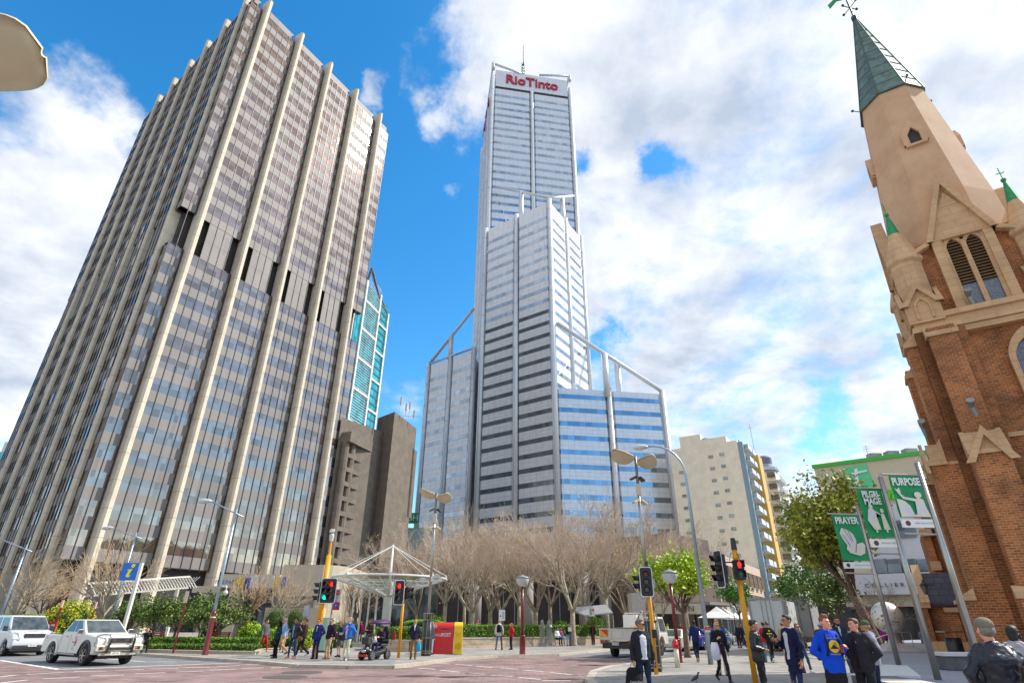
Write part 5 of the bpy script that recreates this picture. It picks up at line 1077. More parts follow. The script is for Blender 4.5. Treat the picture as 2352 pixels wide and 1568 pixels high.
wing_m = mat('wing enamel', '#cdbd9c', .5, var=.05)
def winged(label, base, h_, r1, r2, L1=1.02, L2=.86):
    t = thing('winged_lamp', label, 'street lamp', tuple(base)); m = MB(); m.tube([(0, 0, 1.6), (0, 0, h_+.25)], [.085, .06], 12); m.build('pole', inox, t, smooth=True)
    m = MB(); m.tube([(0, 0, 0), (0, 0, 1.75)], [.26, .25], 20); m.build('base_sleeve', darkgrey, t, smooth=True)
    m = MB(); 
    for z in (.12, .22, .85, 1.72): m.tube([(0, 0, z), (0, 0, z+.03)], .275, 20)
    for i in range(8): a = 6.283*i/8; m.tube([(.275*math.cos(a), .275*math.sin(a), .05), (.275*math.cos(a), .275*math.sin(a), 2.1)], .012, 5)
    m.tube([(0, 0, 2.05), (0, 0, 2.08)], .28, 20, cap=False); m.build('steel_cage', inox, t)
    for az, L3, cv, dz in ((r1, L1, .42, .1), (r2, L2, .2, -.12)):
        m = MB(); m.T = Matrix.Translation((0, 0, h_+dz)) @ Matrix.Rotation(az, 4, 'Z') @ Matrix.Rotation(R(-22 if math.cos(az) < 0 else 22)*-1, 4, 'X'); wing(m, L3, .95, cv); o = m.build('wing', wing_m, t, smooth=True)
    for dz, n in ((-.75, 2), (-1.75, 2)):
        for i in range(n): a = i*math.pi+.5; m = MB(); m.T = Matrix.Translation((.22*math.cos(a), .22*math.sin(a), h_+dz)) @ Matrix.Rotation(a, 4, 'Z') @ Matrix.Rotation(.5, 4, 'Y'); m.box(0, 0, 0, .3, .22, .09); m.build('floodlight', mat('floodlight dark', '#4a4a48', .4, .5) if dz > -1 else wing_m, t, bevel=.015)
    m = MB(); m.box(0, -.08, h_-1.25, .2, .16, .5); m.build('control_box', wing_m, t, bevel=.01)
    return t
b = atZ(978, 1505); hA = atY(998, 1142, b.y).z-.12; tA = winged('winged lamp with HAY and WILLIAM street name plates, left of the post box', b, hA, R(175), R(-12)); 
b2_ = atZ(1505, 1541); hB = atY(1470, 1060, b2_.y).z-.12; winged('winged lamp in front of the skyscraper, nearer the camera', b2_, hB, R(178), R(-25))
q = atZ(45, 125, 8.3); winged('winged lamp whose pale wing juts in at the top left corner', (q.x-1.15, q.y-.2, .12), 7.9, R(6), R(190), 1.35, 1.0)
def nameplate(txt, x0, x1, y0, y1, small):
    Y = b.y-.1; a, c_ = atY(x0, y1, Y), atY(x1, y0, Y); m = MB(); w_ = c_.x-a.x; h_ = c_.z-a.z; bx_, bz = (a.x+c_.x)/2-b.x, (a.z+c_.z)/2-.12
    m.plate([(-w_/2, -h_/2), (w_/2, -h_/2), (w_/2, h_*.2)]+[(w_*.3*math.cos(R(t_)), h_*.2+h_*.45*math.sin(R(t_))) for t_ in range(0, 181, 20)]+[(-w_/2, h_*.2)], (bx_, -.1, bz), (1, 0, 0), (0, 0, 1), -.02 if 0 else .02); o = m.build('name_plate', offwhite, tA)
    text('lettering', txt, h_*.5, mat('letter ink', '#3c3c3a'), o, (bx_, -.13, bz-h_*.12), FR, .003, .9 if len(txt) < 5 else .75); text('lettering', small, h_*.2, mat('letter ink', '#3c3c3a'), o, (bx_, -.13, bz+h_*.33), FR, .002)
nameplate('HAY', 989, 1016, 1319, 1334, 'CITY OF'); nameplate('WILLIAM', 957, 985, 1328, 1345, 'CITY OF')
# ---- tall lamp poles with arms
def arm_lamp(label, base, h_, armL, rise, az, sleeve=0, curved=False, r0=.1):
    t = thing('lamp_pole', label, 'street lamp', tuple(base)); m = MB(); d = Vector((math.cos(az), math.sin(az), 0))
    if curved: pts = [(0, 0, 0), (0, 0, h_-1.6)]+[tuple(d*(armL*(1-math.cos(R(a)))*.9)+Vector((0, 0, h_-1.6+1.6*math.sin(R(a))))) for a in (15, 30, 45, 60, 75, 90)]+[tuple(d*(armL*1.05)+Vector((0, 0, h_-.02)))]; m.tube(pts, [r0, r0*.6]+[r0*.42]*7, 10)
    else: m.tube([(0, 0, 0), (0, 0, h_)], [r0, r0*.55], 10); m.tube([tuple(d*-.5+Vector((0, 0, h_-.35-.2*rise))), tuple(d*armL+Vector((0, 0, h_-.2+rise)))], .04, 8)
    m.build('pole', galv, t, smooth=True); e = d*(armL*1.05 if curved else armL)+Vector((0, 0, h_-.05 if curved else h_-.2+rise)); m = MB(); m.T = Matrix.Translation(e) @ Matrix.Rotation(az, 4, 'Z')
    m.tube([(-.05, 0, 0), (.15, 0, .02), (.4, 0, 0), (.7, 0, -.03), (.8, 0, -.05)], [.04, .11, .15, .11, .03], 10, up=(0, 1, 0)); m.build('lamp_head', mat('lamp head grey', '#c3c6c4', .4), t, smooth=True)
    m = MB(); m.T = Matrix.Translation(e) @ Matrix.Rotation(az, 4, 'Z'); m.ell((.48, 0, -.07), (.22, .11, .09)); m.build('lens', mat('lamp lens', '#d5cfc0', .15), t, smooth=True)
    if sleeve: m = MB(); m.tube([(0, 0, 0), (0, 0, .04), (0, 0, sleeve-.15), (0, 0, sleeve)], [r0*1.7, r0*1.5, r0*1.3, r0*1.15], 12); m.build('red_sleeve', maroon, t, smooth=True)
    return t
b = atZ(1633, 1525); arm_lamp('tall galvanised lamp pole with a curved arm, beside the lime green tree', b, atY(1560, 1022, b.y).z-.12, 1.7, 0, R(172), curved=True, r0=.12)
o = thing('warning_sticker', 'small red and white notice stuck low on the galvanised lamp pole', 'sticker', (b.x, b.y-.16, 1.55)); m = MB(); m.box(0, 0, 0, .24, .01, .26); m.build('paper', offwhite, o); m = MB(); m.box(0, -.008, .03, .22, .008, .14); m.build('red_field', mat('sticker red', '#c2222b', .5), o); text('lettering', 'H', .1, white, o, (0, -.014, .03), FR, .001)
b = atZ(470, 1503); t = arm_lamp('lamp pole with tall red base sleeve and white band, before the garden trees', b, atY(545, 1168, b.y).z-.12, 1.6, .62, R(180), sleeve=2.1)
m = MB(); m.tube([(0, 0, 1.75), (0, 0, 1.81)], .145, 12); m.build('white_band', offwhite, t); m = MB(); m.bar((0, 0, 3.35), (.3, 0, 3.3), .05, .05); m.tube([(.3, 0, 3.35), (.38, 0, 3.3), (.4, 0, 3.1)], .04, 6); m.ell((.4, 0, 3.0), (.12, .12, .13)); m.build('dome_camera', mat('camera white', '#cfcfca', .4), t, smooth=True)
e = Vector((at_px(250, 44), 44, .12)); arm_lamp('lamp pole with an arm behind the pickup and the information sign', e, atY(300, 1222, 44).z-.12, 1.9, .5, R(180), sleeve=1.4)
e = Vector((at_px(-8, 42), 42, .12)); arm_lamp('lamp pole with an arm at the far left edge above the van', e, atY(52, 1250, 42).z-.12, 2.2, .6, R(180), sleeve=1.4)
# ---- maroon post lamps with glass bowls
gl_bowl = mat('frosted bowl', '#cfd3cf', .25, 0, var=.05, alpha=.75)
def bowl_lamp(label, base, h_, s_=1.):
    qb = s_
    t = thing('post_lamp', label, 'street lamp', tuple(base), 0, 'maroon post lamps'); m = MB(); m.tube([(0, 0, 0), (0, 0, .05), (0, 0, .9), (0, 0, .95), (0, 0, 1.0)], [.21*s_, .17*s_, .165*s_, .2*s_, .1], 12); m.tube([(0, 0, .95), (0, 0, h_-.55)], [.095*s_, .07*s_], 12); m.build('post', maroon, t, smooth=True)
    m = MB(); m.lathe([(r_*qb, z_) for r_, z_ in ((.06, h_-.58), (.2, h_-.55), (.33, h_-.42), (.39, h_-.22), (.4, h_-.1))], n=18); m.build('glass_bowl', gl_bowl, t, smooth=True); m = MB(); m.lathe([(r_*qb, z_) for r_, z_ in ((.43, h_-.1), (.42, h_-.05), (.2, h_+.02), (.06, h_+.08), (.03, h_+.12))], n=18); m.build('lid', mat('lamp lid', '#8d8f8e', .4, .3), t, smooth=True)
    return t
b = atZ(1200, 1502); L0 = bowl_lamp('maroon post lamp with a glass bowl on the far pavement', b, atY(1196, 1323, b.y).z-.12)
b = atZ(1560, 1520); bowl_lamp('maroon post lamp with a glass bowl beside the red topped hydrant', b, atY(1545, 1311, b.y).z-.12)
for x, Y, yt, lb in ((1552, 48, 1372, 'smaller maroon post lamp behind the tray truck, beside the leafless tree'), (1690, 58, 1392, 'maroon post lamp before the market tents, left one'), (1712, 50, 1384, 'maroon post lamp before the market tents, right one'), (1822, 62, 1390, 'maroon post lamp between the two box trucks')): p = atY(x, 1440, Y); bowl_lamp(lb, (p.x, Y, .12), max(3.0, atY(x, yt, Y).z-.12), .62)
# ---- sign plates on maroon posts
def plate_post(label, x, y, w_, h_, ztop, face='#d9dcd8', mark=None):
    b = atZ(x, y); t = thing('sign_post', label, 'sign', tuple(b)); m = MB(); m.box(0, 0, ztop/2, .07, .07, ztop); m.build('post', maroon, t); m = MB(); m.box(0, -.045, ztop-h_/2, w_, .02, h_); o = m.build('plate', mat('plate '+face, face, .4, var=.03), t)
    if mark:
        for (px_, pz, sw, sh, c_) in mark: m = MB(); m.box(px_, -.06, ztop-h_/2+pz, sw, .006, sh); m.build('printed_mark', mat('mark '+c_, c_, .5), o)
    return t
plate_post('white parking plate on a maroon post beside the man with the backpack', 1152, 1492, .42, .66, 2.42, mark=[(-.1, -.05, .1, .1, '#b02a34'), (.08, 0, .12, .45, '#9fb0ac')])
plate_post('white plate with green and red print on a post left of the tray truck', 1363, 1481, .5, .72, 2.9, mark=[(-.08, 0, .16, .5, '#7fa58f'), (.12, .12, .16, .2, '#d0545e')])
plate_post('short maroon post with a pale plate beside the pale plane tree', 1310, 1483, .28, .3, 1.35)
plate_post('thin red sign post with a pale narrow plate before the garden trees', 397, 1500, .2, .6, 3.1, '#cbb9a8')
e = at_px(120, 36); 
t = thing('notice_board', 'red notice board with white papers between the van and the pickup', 'sign', (at_px(116, 36), 36, .12)); m = MB(); m.box(0, 0, .75, .62, .07, 1.45); m.build('board', mat('notice red', '#c0262a', .5), t)
for i in range(6): m = MB(); m.box(-.14+.27*(i % 2), -.045, 1.25-.32*(i//2), .2, .01, .24); m.build('paper', offwhite, t)
for x, Y, lb in ((125, 37, 'thin red post with a pale tip rising behind the van'), (204, 40, 'thin red post in front of the golden bush')): t = thing('marker_post', lb, 'post', (at_px(x, Y), Y, .12)); m = MB(); m.box(0, 0, 1.2, .09, .09, 2.3); m.build('post', maroon, t); m = MB(); m.box(0, 0, 2.45, .1, .1, .4); m.build('tip', mat('tip pale', '#d9a9a4', .5), t)
# information sign
Y = 38.; a, c_ = atY(276, 1332, Y), atY(325, 1292, Y); t = thing('information_sign', 'square blue sign with a yellow letter i on a white post', 'sign', ((a.x+c_.x)/2, Y, .12)); w_ = c_.x-a.x; h_ = c_.z-a.z; zc = (a.z+c_.z)/2-.12
m = MB(); m.box(-.05, 0, zc, w_, .16, h_); m.build('panel', mat('info blue', '#0a6fd0', .4, var=.02), t, bevel=.01); m = MB(); m.box(w_/2+.03, .02, (zc+h_/2)/2, .16, .2, zc+h_/2); m.build('post', offwhite, t)
iy = mat('info yellow', '#f2e810', .5, var=.02); m = MB(); m.tube([(.12, -.09, zc+h_*.32), (.12, -.11, zc+h_*.32)], h_*.11, 18); m.plate([(-.02-.2, .12), (.16, .2), (.02, -.22), (.0, -.33), (.06, -.35), (.14, -.3), (.1, -.42), (-.05, -.5), (-.2, -.46), (-.25, -.34), (-.12, .04), (-.22, .04)], (0, -.085, zc+.02), (h_*.75, 0, 0), (0, 0, h_*.72), .02); m.build('letter_i', iy, t)
# parking sign (tall narrow white and red)
Y = 48.; a, c_ = atY(764, 1400, Y), atY(784, 1352, Y); t = thing('car_park_sign', 'tall narrow white and red car park sign beside the canopy', 'sign', ((a.x+c_.x)/2, Y, .12)); w_ = .52; z1 = c_.z-.12; z0_ = a.z-.12; zm = z0_+(z1-z0_)*.38
m = MB(); m.box(0, 0, (zm+z1)/2, w_, .12, z1-zm); m.build('upper_panel', offwhite, t); m = MB(); m.box(0, 0, (z0_+zm)/2, w_, .12, zm-z0_); o = m.build('lower_panel', mat('sign red flat', '#c8171f', .4, var=.02), t); m = MB(); m.box(-w_/2-.05, .02, z1/2, .08, .08, z1); m.build('post', galv, t)
text('lettering', 'Wilson', .34, darkgrey, t, (0, -.07, zm+(z1-zm)*.36), ((0, 0, -1), (1, 0, 0), (0, -1, 0)), .004); m = MB(); m.box(0, -.065, z1-.25, .34, .01, .36); m.build('logo_field', mat('sign red flat', '#c8171f'), t)
m = MB(); 
for i in range(3): m.bar((-.1+.1*i-.03, -.075, z1-.38), (-.1+.1*i+.03, -.075, z1-.12), .035, .01)
m.build('logo_stripe', white, t); m = MB(); m.box(0, -.065, z0_+.3, .3, .01, .34); m.build('blue_field', mat('sign blue', '#2247b8'), o); text('lettering', 'P', .22, white, o, (0, -.075, z0_+.3), FR, .002); text('lettering', 'PUBLIC\nPARKING', .1, white, o, (0, -.065, zm-.25), FR, .002)
# ---- round masted canopy
Yc = 50.; c0_ = atY(885, 1440, Yc); t = thing('round_canopy', 'white umbrella shaped glass canopy hung on rods from a central mast', 'canopy', (c0_.x, Yc, .12)); zr = atY(880, 1328, Yc).z-.12; ztop = atY(889, 1250, Yc).z-.12; RR = (atY(1003, 1329, Yc).x-atY(745, 1329, Yc).x)/2
cw_ = mat('canopy white', '#dcdad2', .35, var=.03); m = MB(); m.tube([(0, 0, 0), (0, 0, zr-.6), (0, 0, zr-.2)], [.36, .36, .34], 18); m.tube([(0, 0, zr-.2), (0, 0, ztop)], [.14, .07], 12); m.build('mast', cw_, t, smooth=True)
m = MB(); nr = 40; vs = []
for (rr_, z) in ((.4, zr-1.15), (RR*.35, zr-.75), (RR*.7, zr-.3), (RR, zr)):
    for i in range(nr): a = 6.283*i/nr; vs.append((rr_*math.cos(a), rr_*math.sin(a), z))
m.add(vs, [(i*nr+j, i*nr+(j+1) % nr, (i+1)*nr+(j+1) % nr, (i+1)*nr+j) for i in range(3) for j in range(nr)]); m.build('glass_roof', mat('canopy glass', '#7f8a78', .1, 0, alpha=.65), t)
m = MB()
for rr_, z, w_ in ((RR, zr, .07), (RR*.7, zr-.3, .045), (RR*.35, zr-.75, .045)): m.tube([(rr_*math.cos(6.283*i/nr), rr_*math.sin(6.283*i/nr), z) for i in range(nr+1)], w_, 6)
m.build('ring_tube', cw_, t)
for i in range(8):
    a = 6.283*(i+.25)/8; cs, sn_ = math.cos(a), math.sin(a); m = MB(); m.tube([(.3*cs, .3*sn_, zr-1.3), (RR*.35*cs, RR*.35*sn_, zr-.9), (RR*.7*cs, RR*.7*sn_, zr-.42), (RR*1.02*cs, RR*1.02*sn_, zr-.02)], [.12, .1, .08, .05], 8); m.build('rib', cw_, t, smooth=True)
    m = MB(); m.tube([(RR*1.0*cs, RR*1.0*sn_, zr+.28), (0, 0, ztop-.1)], .03, 6); m.tube([(RR*.98*cs, RR*.98*sn_, zr-.05), (RR*1.0*cs, RR*1.0*sn_, zr+.3)], .05, 6); m.build('hanger_rod', cw_, t)
    m = MB(); m.box(RR*.96*cs, RR*.96*sn_, zr+.1, .5, .22, .12, a); m.build('end_fin', cw_, t)
for i in range(24): a = 6.283*i/24; m = MB(); m.tube([(RR*.35*math.cos(a), RR*.35*math.sin(a), zr-.74), (RR*math.cos(a), RR*math.sin(a), zr+.01)], .025, 5); m.build('glazing_bar', cw_, t)
for i in range(5):
    x = -2.6+i*.55; m = MB(); m.tube([(x, -.6+i*.3, 0), (x, -.6+i*.3, zr-1.0)], .08, 8)
    for j in range(4): a = j*1.57+.4; m.tube([(x, -.6+i*.3, zr-1.6), (x+.5*math.cos(a), -.6+i*.3+.5*math.sin(a), zr-.95)], .03, 5)
    m.build('branch_column', cw_, t)
# ---- pergola
Y = 46.; t = thing('pergola', 'long white lattice pergola behind the garden trees', 'pergola'); m = MB(); a, c_ = atY(188, 1369, Y), atY(430, 1349, Y+6)
for i in range(34):
    x = a.x+(c_.x-a.x)*i/33; y = Y+6*i/33; z = a.z+(c_.z-a.z)*i/33; m.bar((x, y, z), (x+.8, y+.1, z+.85), .06, .05); m.bar((x+.8, y, z), (x, y+.1, z+.85), .06, .05)
m.build('lattice', offwhite, t)
for off in (0, .88): m = MB(); m.bar((a.x, a.y, a.z+off), (c_.x, c_.y, c_.z+off), .14, .14); m.build('rail', offwhite, t)
for f in (.08, .35, .62, .9): p = a.lerp(c_, f); m = MB(); m.box(p.x, p.y, p.z/2, .22, .22, p.z); m.build('post', offwhite, t)
# ---- post box, cabinet, hydrant, bollards, benches, bins
def arched_prism(mb, w_, h_, dep, x0, r_=.28, k=0):
    o = [(-dep/2, 0), (dep/2, 0), (dep/2, h_-r_)]+[(dep/2-r_+r_*math.cos(R(a)), h_-r_+r_*math.sin(R(a))) for a in (15, 30, 45, 60, 75, 90)]+[(-dep/2+r_+r_*math.cos(R(a)), h_-r_+r_*math.sin(R(a))) for a in (90, 105, 120, 135, 150, 165)]+[(-dep/2, h_-r_)]
    mb.plate(o, (x0, 0, 0), (0, 1, 0), (0, 0, 1), w_)
b = atZ(1012, 1500); t = thing('post_box', 'large red post box with white lettering, joined to the yellow one', 'post box', tuple(b), R(4)); pred = mat('post red', '#d40c12', .3, var=.02, coat=.4); pyel = mat('post yellow', '#f3c60a', .35, var=.02, coat=.3)
m = MB(); arched_prism(m, 1.15, 1.62, .9, -.45); m.build('body', pred, t, bevel=.015); m = MB(); m.box(.2, -.455, 1.28, .5, .02, .05); m.build('slot', darkgrey, t)
m = MB(); m.tube([(-.4, -.46, 1.42), (-.4, -.475, 1.42)], .12, 18); m.build('round_emblem', white, t); m = MB(); m.box(-.36, -.482, 1.42, .03, .008, .2); m.build('emblem_gap', pred, t); text('lettering', 'POST', .2, white, t, (-.12, -.46, .95), FR, .006, .95); text('lettering', 'POST', .25, white, t, (.28, -.462, .97), FR, .006, .95, bold=.02)
t = thing('post_box', 'yellow express post box with an arrow, right of the red one', 'post box', (b.x+.98, b.y+.06, b.z), R(4)); m = MB(); arched_prism(m, .5, 1.64, .9, -.25); m.build('body', pyel, t, bevel=.015); text('lettering', 'Express', .1, mat('express orange', '#d98d06'), t, (0, -.455, 1.05), FR, .004); text('lettering', 'POST', .1, mat('express orange', '#d98d06'), t, (0, -.455, .94), FR, .004)
m = MB()
for i in range(3): m.bar((-.16, -.46, .4+i*.09-.09), (.12, -.46, .4+i*.09-.09), .01, .035)
m.bar((.02, -.46, .2), (.16, -.46, .4), .01, .04); m.bar((.02, -.46, .6), (.16, -.46, .4), .01, .04); m.build('arrow', mat('express orange', '#d98d06'), t)
b = atZ(742, 1497); t = thing('utility_cabinet', 'pale green steel utility cabinet behind the man in the blue suit', 'cabinet', tuple(b)); cg = mat('cabinet green', '#8db5a0', .4, var=.04); m = MB(); m.box(0, 0, .92, .88, .5, 1.84); m.build('body', cg, t, bevel=.015); m = MB(); m.box(.25, -.255, .92, .34, .012, 1.7); m.build('door', mat('cabinet pale green', '#a5c9bb', .4), t)
m = MB(); m.box(-.12, -.256, 1.6, .18, .01, .07); m.box(-.16, -.257, .98, .14, .01, .3); m.build('warning_label', mat('label amber', '#d9a11c'), t); m = MB(); m.box(0, 0, .04, .92, .54, .12); m.build('base', darkgrey, t)
b = atZ(1557, 1532); t = thing('hydrant', 'white post hydrant with a red cap, in front of the maroon post lamp', 'hydrant', tuple(b)); m = MB(); m.tube([(0, 0, 0), (0, 0, .72)], [.11, .1], 12); m.build('body', mat('hydrant white', '#d6cfbe', .6, var=.15, scale=6), t, smooth=True); m = MB(); m.tube([(0, 0, .72), (0, 0, .76), (0, 0, .96), (0, 0, 1.02), (0, 0, 1.06)], [.13, .14, .13, .08, .02], 14); m.tube([(0, -.1, .85), (0, -.18, .85)], .06, 10); m.build('cap', mat('hydrant red', '#c20d1c', .35, coat=.3), t, smooth=True)
for x, y, lb in ((815, 1475, 'steel bollard behind the man with the pink shirt'), ): b = atZ(x, y); t = thing('bollard', lb, 'bollard', tuple(b)); m = MB(); m.tube([(0, 0, 0), (0, 0, .92), (0, 0, .95)], [.07, .07, .05], 12); m.build('body', inox, t, smooth=True)
def bench(label, loc, rz):
    t = thing('bench', label, 'bench', loc, rz, 'red slatted garden benches'); wd = mat('bench wood', '#7d2b1e', .5, var=.15, scale=6, coat=.2)
    for i in range(4): m = MB(); m.box(0, -.2+i*.12, .45, 1.7, .09, .035); m.build('seat_slat', wd, t)
    for i in range(4): m = MB(); m.box(0, .24+i*.03, .56+i*.11, 1.7, .03, .08); m.build('back_slat', wd, t)
    for s_ in (-1, 1): m = MB(); m.bar((s_*.75, -.22, 0), (s_*.72, -.2, .44), .05, .06); m.bar((s_*.75, .28, 0), (s_*.72, .34, .95), .05, .06); m.bar((s_*.73, -.24, .63), (s_*.73, .3, .63), .05, .05); m.build('frame', maroon, t)
b = atZ(490, 1487); bench('red slatted bench right of the tall red lamp base', tuple(b), R(-8)); b = atZ(342, 1483); bench('red slatted bench just right of the pickup, a person sitting on it', tuple(b), R(-30))
# ---- wire figures
wire = mat('wire silver', '#a3a19d', .35, .8, var=.2, scale=9)
def wirefig(label, base, seed, flare):
    r = random.Random(seed); t = thing('wire_figure', label, 'sculpture', tuple(base), 0, 'standing figures of bent wire'); m = MB()
    for i in range(26):
        a = 6.283*i/26+r.uniform(-.1, .1); pts = []
        for z, rr_ in ((0, .3+flare), (.35, .22+flare*.6), (.8, .2), (1.05, .17), (1.35, .24), (1.5, .17), (1.56, .08), (1.66, .11), (1.78, .09), (1.86, .02)): pts.append((rr_*math.cos(a+z*.5)+r.gauss(0, .02), rr_*.75*math.sin(a+z*.5)+r.gauss(0, .02), z))
        m.tube(pts, .012, 5, cap=False)
    m.build('wires', wire, t)
wirefig('standing wire figure, the left one of the pair beside the planter wall', atZ(1246, 1484), 1, 0); wirefig('standing wire figure with a flaring skirt, the right one of the pair', atZ(1262, 1484), 2, .2)
# ---- pigeon
b = atZ(1600, 1568); pg = mat('pigeon grey', '#3d3d45', .6, var=.2, scale=20); t = thing('pigeon', 'dark grey pigeon standing on the pavement in front of the blonde woman', 'pigeon', tuple(b), R(12)); m = MB()
m.tube([(-.17, 0, .05), (-.1, 0, .09), (-.03, 0, .14), (.03, 0, .17), (.07, 0, .22), (.085, 0, .26), (.1, 0, .285), (.125, 0, .28), (.15, 0, .268)], [.008, .03, .055, .055, .03, .024, .026, .018, .004], 10); m.build('body', pg, t, smooth=True)
for s_ in (-.02, .02): m = MB(); m.tube([(.0, s_, .1), (.005, s_, .0), (.03, s_, .0)], .005, 5); m.build('leg', mat('pigeon leg', '#a0463c', .6), t)
for s_ in (-1, 1): m = MB(); m.tube([(.04, s_*.045, .17), (-.06, s_*.055, .12), (-.16, s_*.03, .07)], [.02, .035, .005], 8); m.build('wing', mat('pigeon wing', '#33333a', .6), t, smooth=True)
# ---- banners on steel poles
gb = mat('banner green', '#0f9a55', .6, var=.05, scale=1.5, c2='#0b7a48'); cloth_w = mat('banner white', '#e3e1dc', .7, var=.03); cream = mat('banner cream', '#ddd9ae', .7, var=.08, scale=4, c2='#cfc6d6')
inkd = mat('banner ink', '#4d4a3c', .7)
def banner(label, X_, Y_, toppx, lines, art, w_=1.25, h_=2.75, z0=PZ):
    ztop = toppx; t = thing('banner_pole', label, 'banner', (X_, Y_, z0)); m = MB(); m.tube([(0, 0, 0), (0, 0, ztop)], [.085, .07], 12); m.tube([(0, 0, ztop), (0, 0, ztop+.15)], .012, 5); m.build('pole', inox, t, smooth=True)
    zb = ztop-.35; m = MB(); m.tube([(.08, 0, zb), (-w_-.25, 0, zb+.02)], .03, 8); m.tube([(.08, 0, zb-h_-.12), (-w_-.1, 0, zb-h_-.1)], .025, 8); m.build('arm', inox, t)
    m = MB(); n = 12; vs = []
    for j in range(n+1):
        for x in (-w_-.08, -.08): vs.append((x, .015*math.sin(j*.9+x), zb-.02-(h_-.35)*j/n))
    m.add(vs, [(2*j, 2*j+2, 2*j+3, 2*j+1) for j in range(n)]); o = m.build('banner_cloth', gb, t); m = MB(); m.box(-w_/2-.08, 0, zb-h_+.17, w_, .05, .22); m.build('white_hem', cloth_w, o)
    m = MB(); m.tube([(-w_-.08+.16, -.025, zb-h_+.17), (-w_-.08+.16, -.032, zb-h_+.17)], .07, 14); m.build('round_logo', mat('logo dark red', '#6d2a35'), o); text('lettering', 'UNITING CHURCH IN THE CITY', .07, mat('hem ink', '#a9a6a2'), o, (-w_*.38, -.028, zb-h_+.17), FR, .001, .62*w_)
    for i, s_ in enumerate(lines): text('lettering', s_, .34*w_, cloth_w, o, (-w_/2-.08, -.04, zb-.24*w_-i*.27*w_), FR, .004, .66 if len(s_) > 6 else .74, bold=.03)
    for k_, (mt_, pts) in enumerate(art): m = MB(); m.plate([(p[0]*w_, p[1]*(h_-.75*w_)/1.75) for p in pts], (-w_-.08, -.03-.006*k_, zb-h_+.34), (1, 0, 0), (0, 0, 1), .004); m.build('printed_figure', mt_, o)
    return t
hands = [(cream, [(.22, 1.62), (.3, 1.6), (.48, 1.5), (.62, 1.3), (.68, 1.0), (.66, .8), (.9, .9), (.98, .75), (.9, .35), (.7, .22), (.5, .3), (.35, .35), (.25, .55), (.3, .75), (.2, 1.0), (.12, 1.35)]), (inkd, [(.3, 1.6), (.315, 1.6), (.5, .95), (.49, .95)]), (inkd, [(.44, 1.5), (.455, 1.5), (.56, .95), (.545, .95)]), (inkd, [(.64, .8), (.66, .8), (.56, .38), (.54, .38)]), (inkd, [(.2, 1.3), (.21, 1.3), (.42, .7), (.4, .7)])]
circ = lambda cx, cy, rx, ry, n=10: [(cx+rx*math.cos(6.283*i/n), cy+ry*math.sin(6.283*i/n)) for i in range(n)]
walkers = [(cream, [(.25, 1.2), (.42, 1.2), (.55, 1.0), (.66, .9), (.66, .97), (.52, 1.1), (.5, .8), (.55, .3), (.3, .3), (.12, .7)]), (cream, circ(.36, 1.28, .08, .1)), (cream, [(.68, .98), (.8, .98), (.9, .3), (.66, .3)]), (cream, circ(.75, 1.1, .07, .1)), (cream, [(.33, .3), (.39, .3), (.38, .18), (.32, .18)]), (cream, [(.72, .3), (.78, .3), (.77, .18), (.71, .18)])]
purp = [(cream, [(.04, 0), (.5, 0), (.42, .6), (.3, .85), (.2, .95), (.04, 1.0)]), (cream, [(.55, 0), (.98, 0), (.92, .5), (.9, .95), (.74, 1.1), (.62, .95), (.6, .55)]), (cream, circ(.76, 1.22, .12, .18)), (cream, [(.66, 1.0), (.3, 1.1), (.2, 1.3), (.12, 1.3), (.24, 1.0), (.62, .84)]), (cream, [(.12, 1.28), (.22, 1.32), (.2, 1.62), (.12, 1.52), (.05, 1.6)]), (cream, [(.4, 0), (.7, 0), (.66, .12), (.45, .12)])]
Lb = 'church banners on tall steel poles'
for lb, x, y, tx, ty, ln, art, ww_, hh_ in (('green PRAYER banner with praying hands, lowest and leftmost of three', 2065, 1528, 1970, 1160, ['PRAYER'], hands, 1.0, 2.0), ('green PILGRIMAGE banner with two walking figures, middle of three', 2155, 1560, 2034, 1095, ['PILGRI-', 'MAGE'], walkers, .74, 1.7), ('green PURPOSE banner with a reaching figure, tallest and rightmost', 0, 0, 2110, 1063, ['PURPOSE'], purp, .86, 1.5)):
    if x: p = atZ(x, y, PZ); Yb = p.y
    else: Yb = 16.; p = Vector((atY(2226, 1440, Yb).x, Yb, PZ))
    zt_ = atY(tx, ty, Yb).z; t = banner(lb, p.x, p.y, zt_-PZ, ln, art, w_=ww_, h_=hh_); t['group'] = Lb
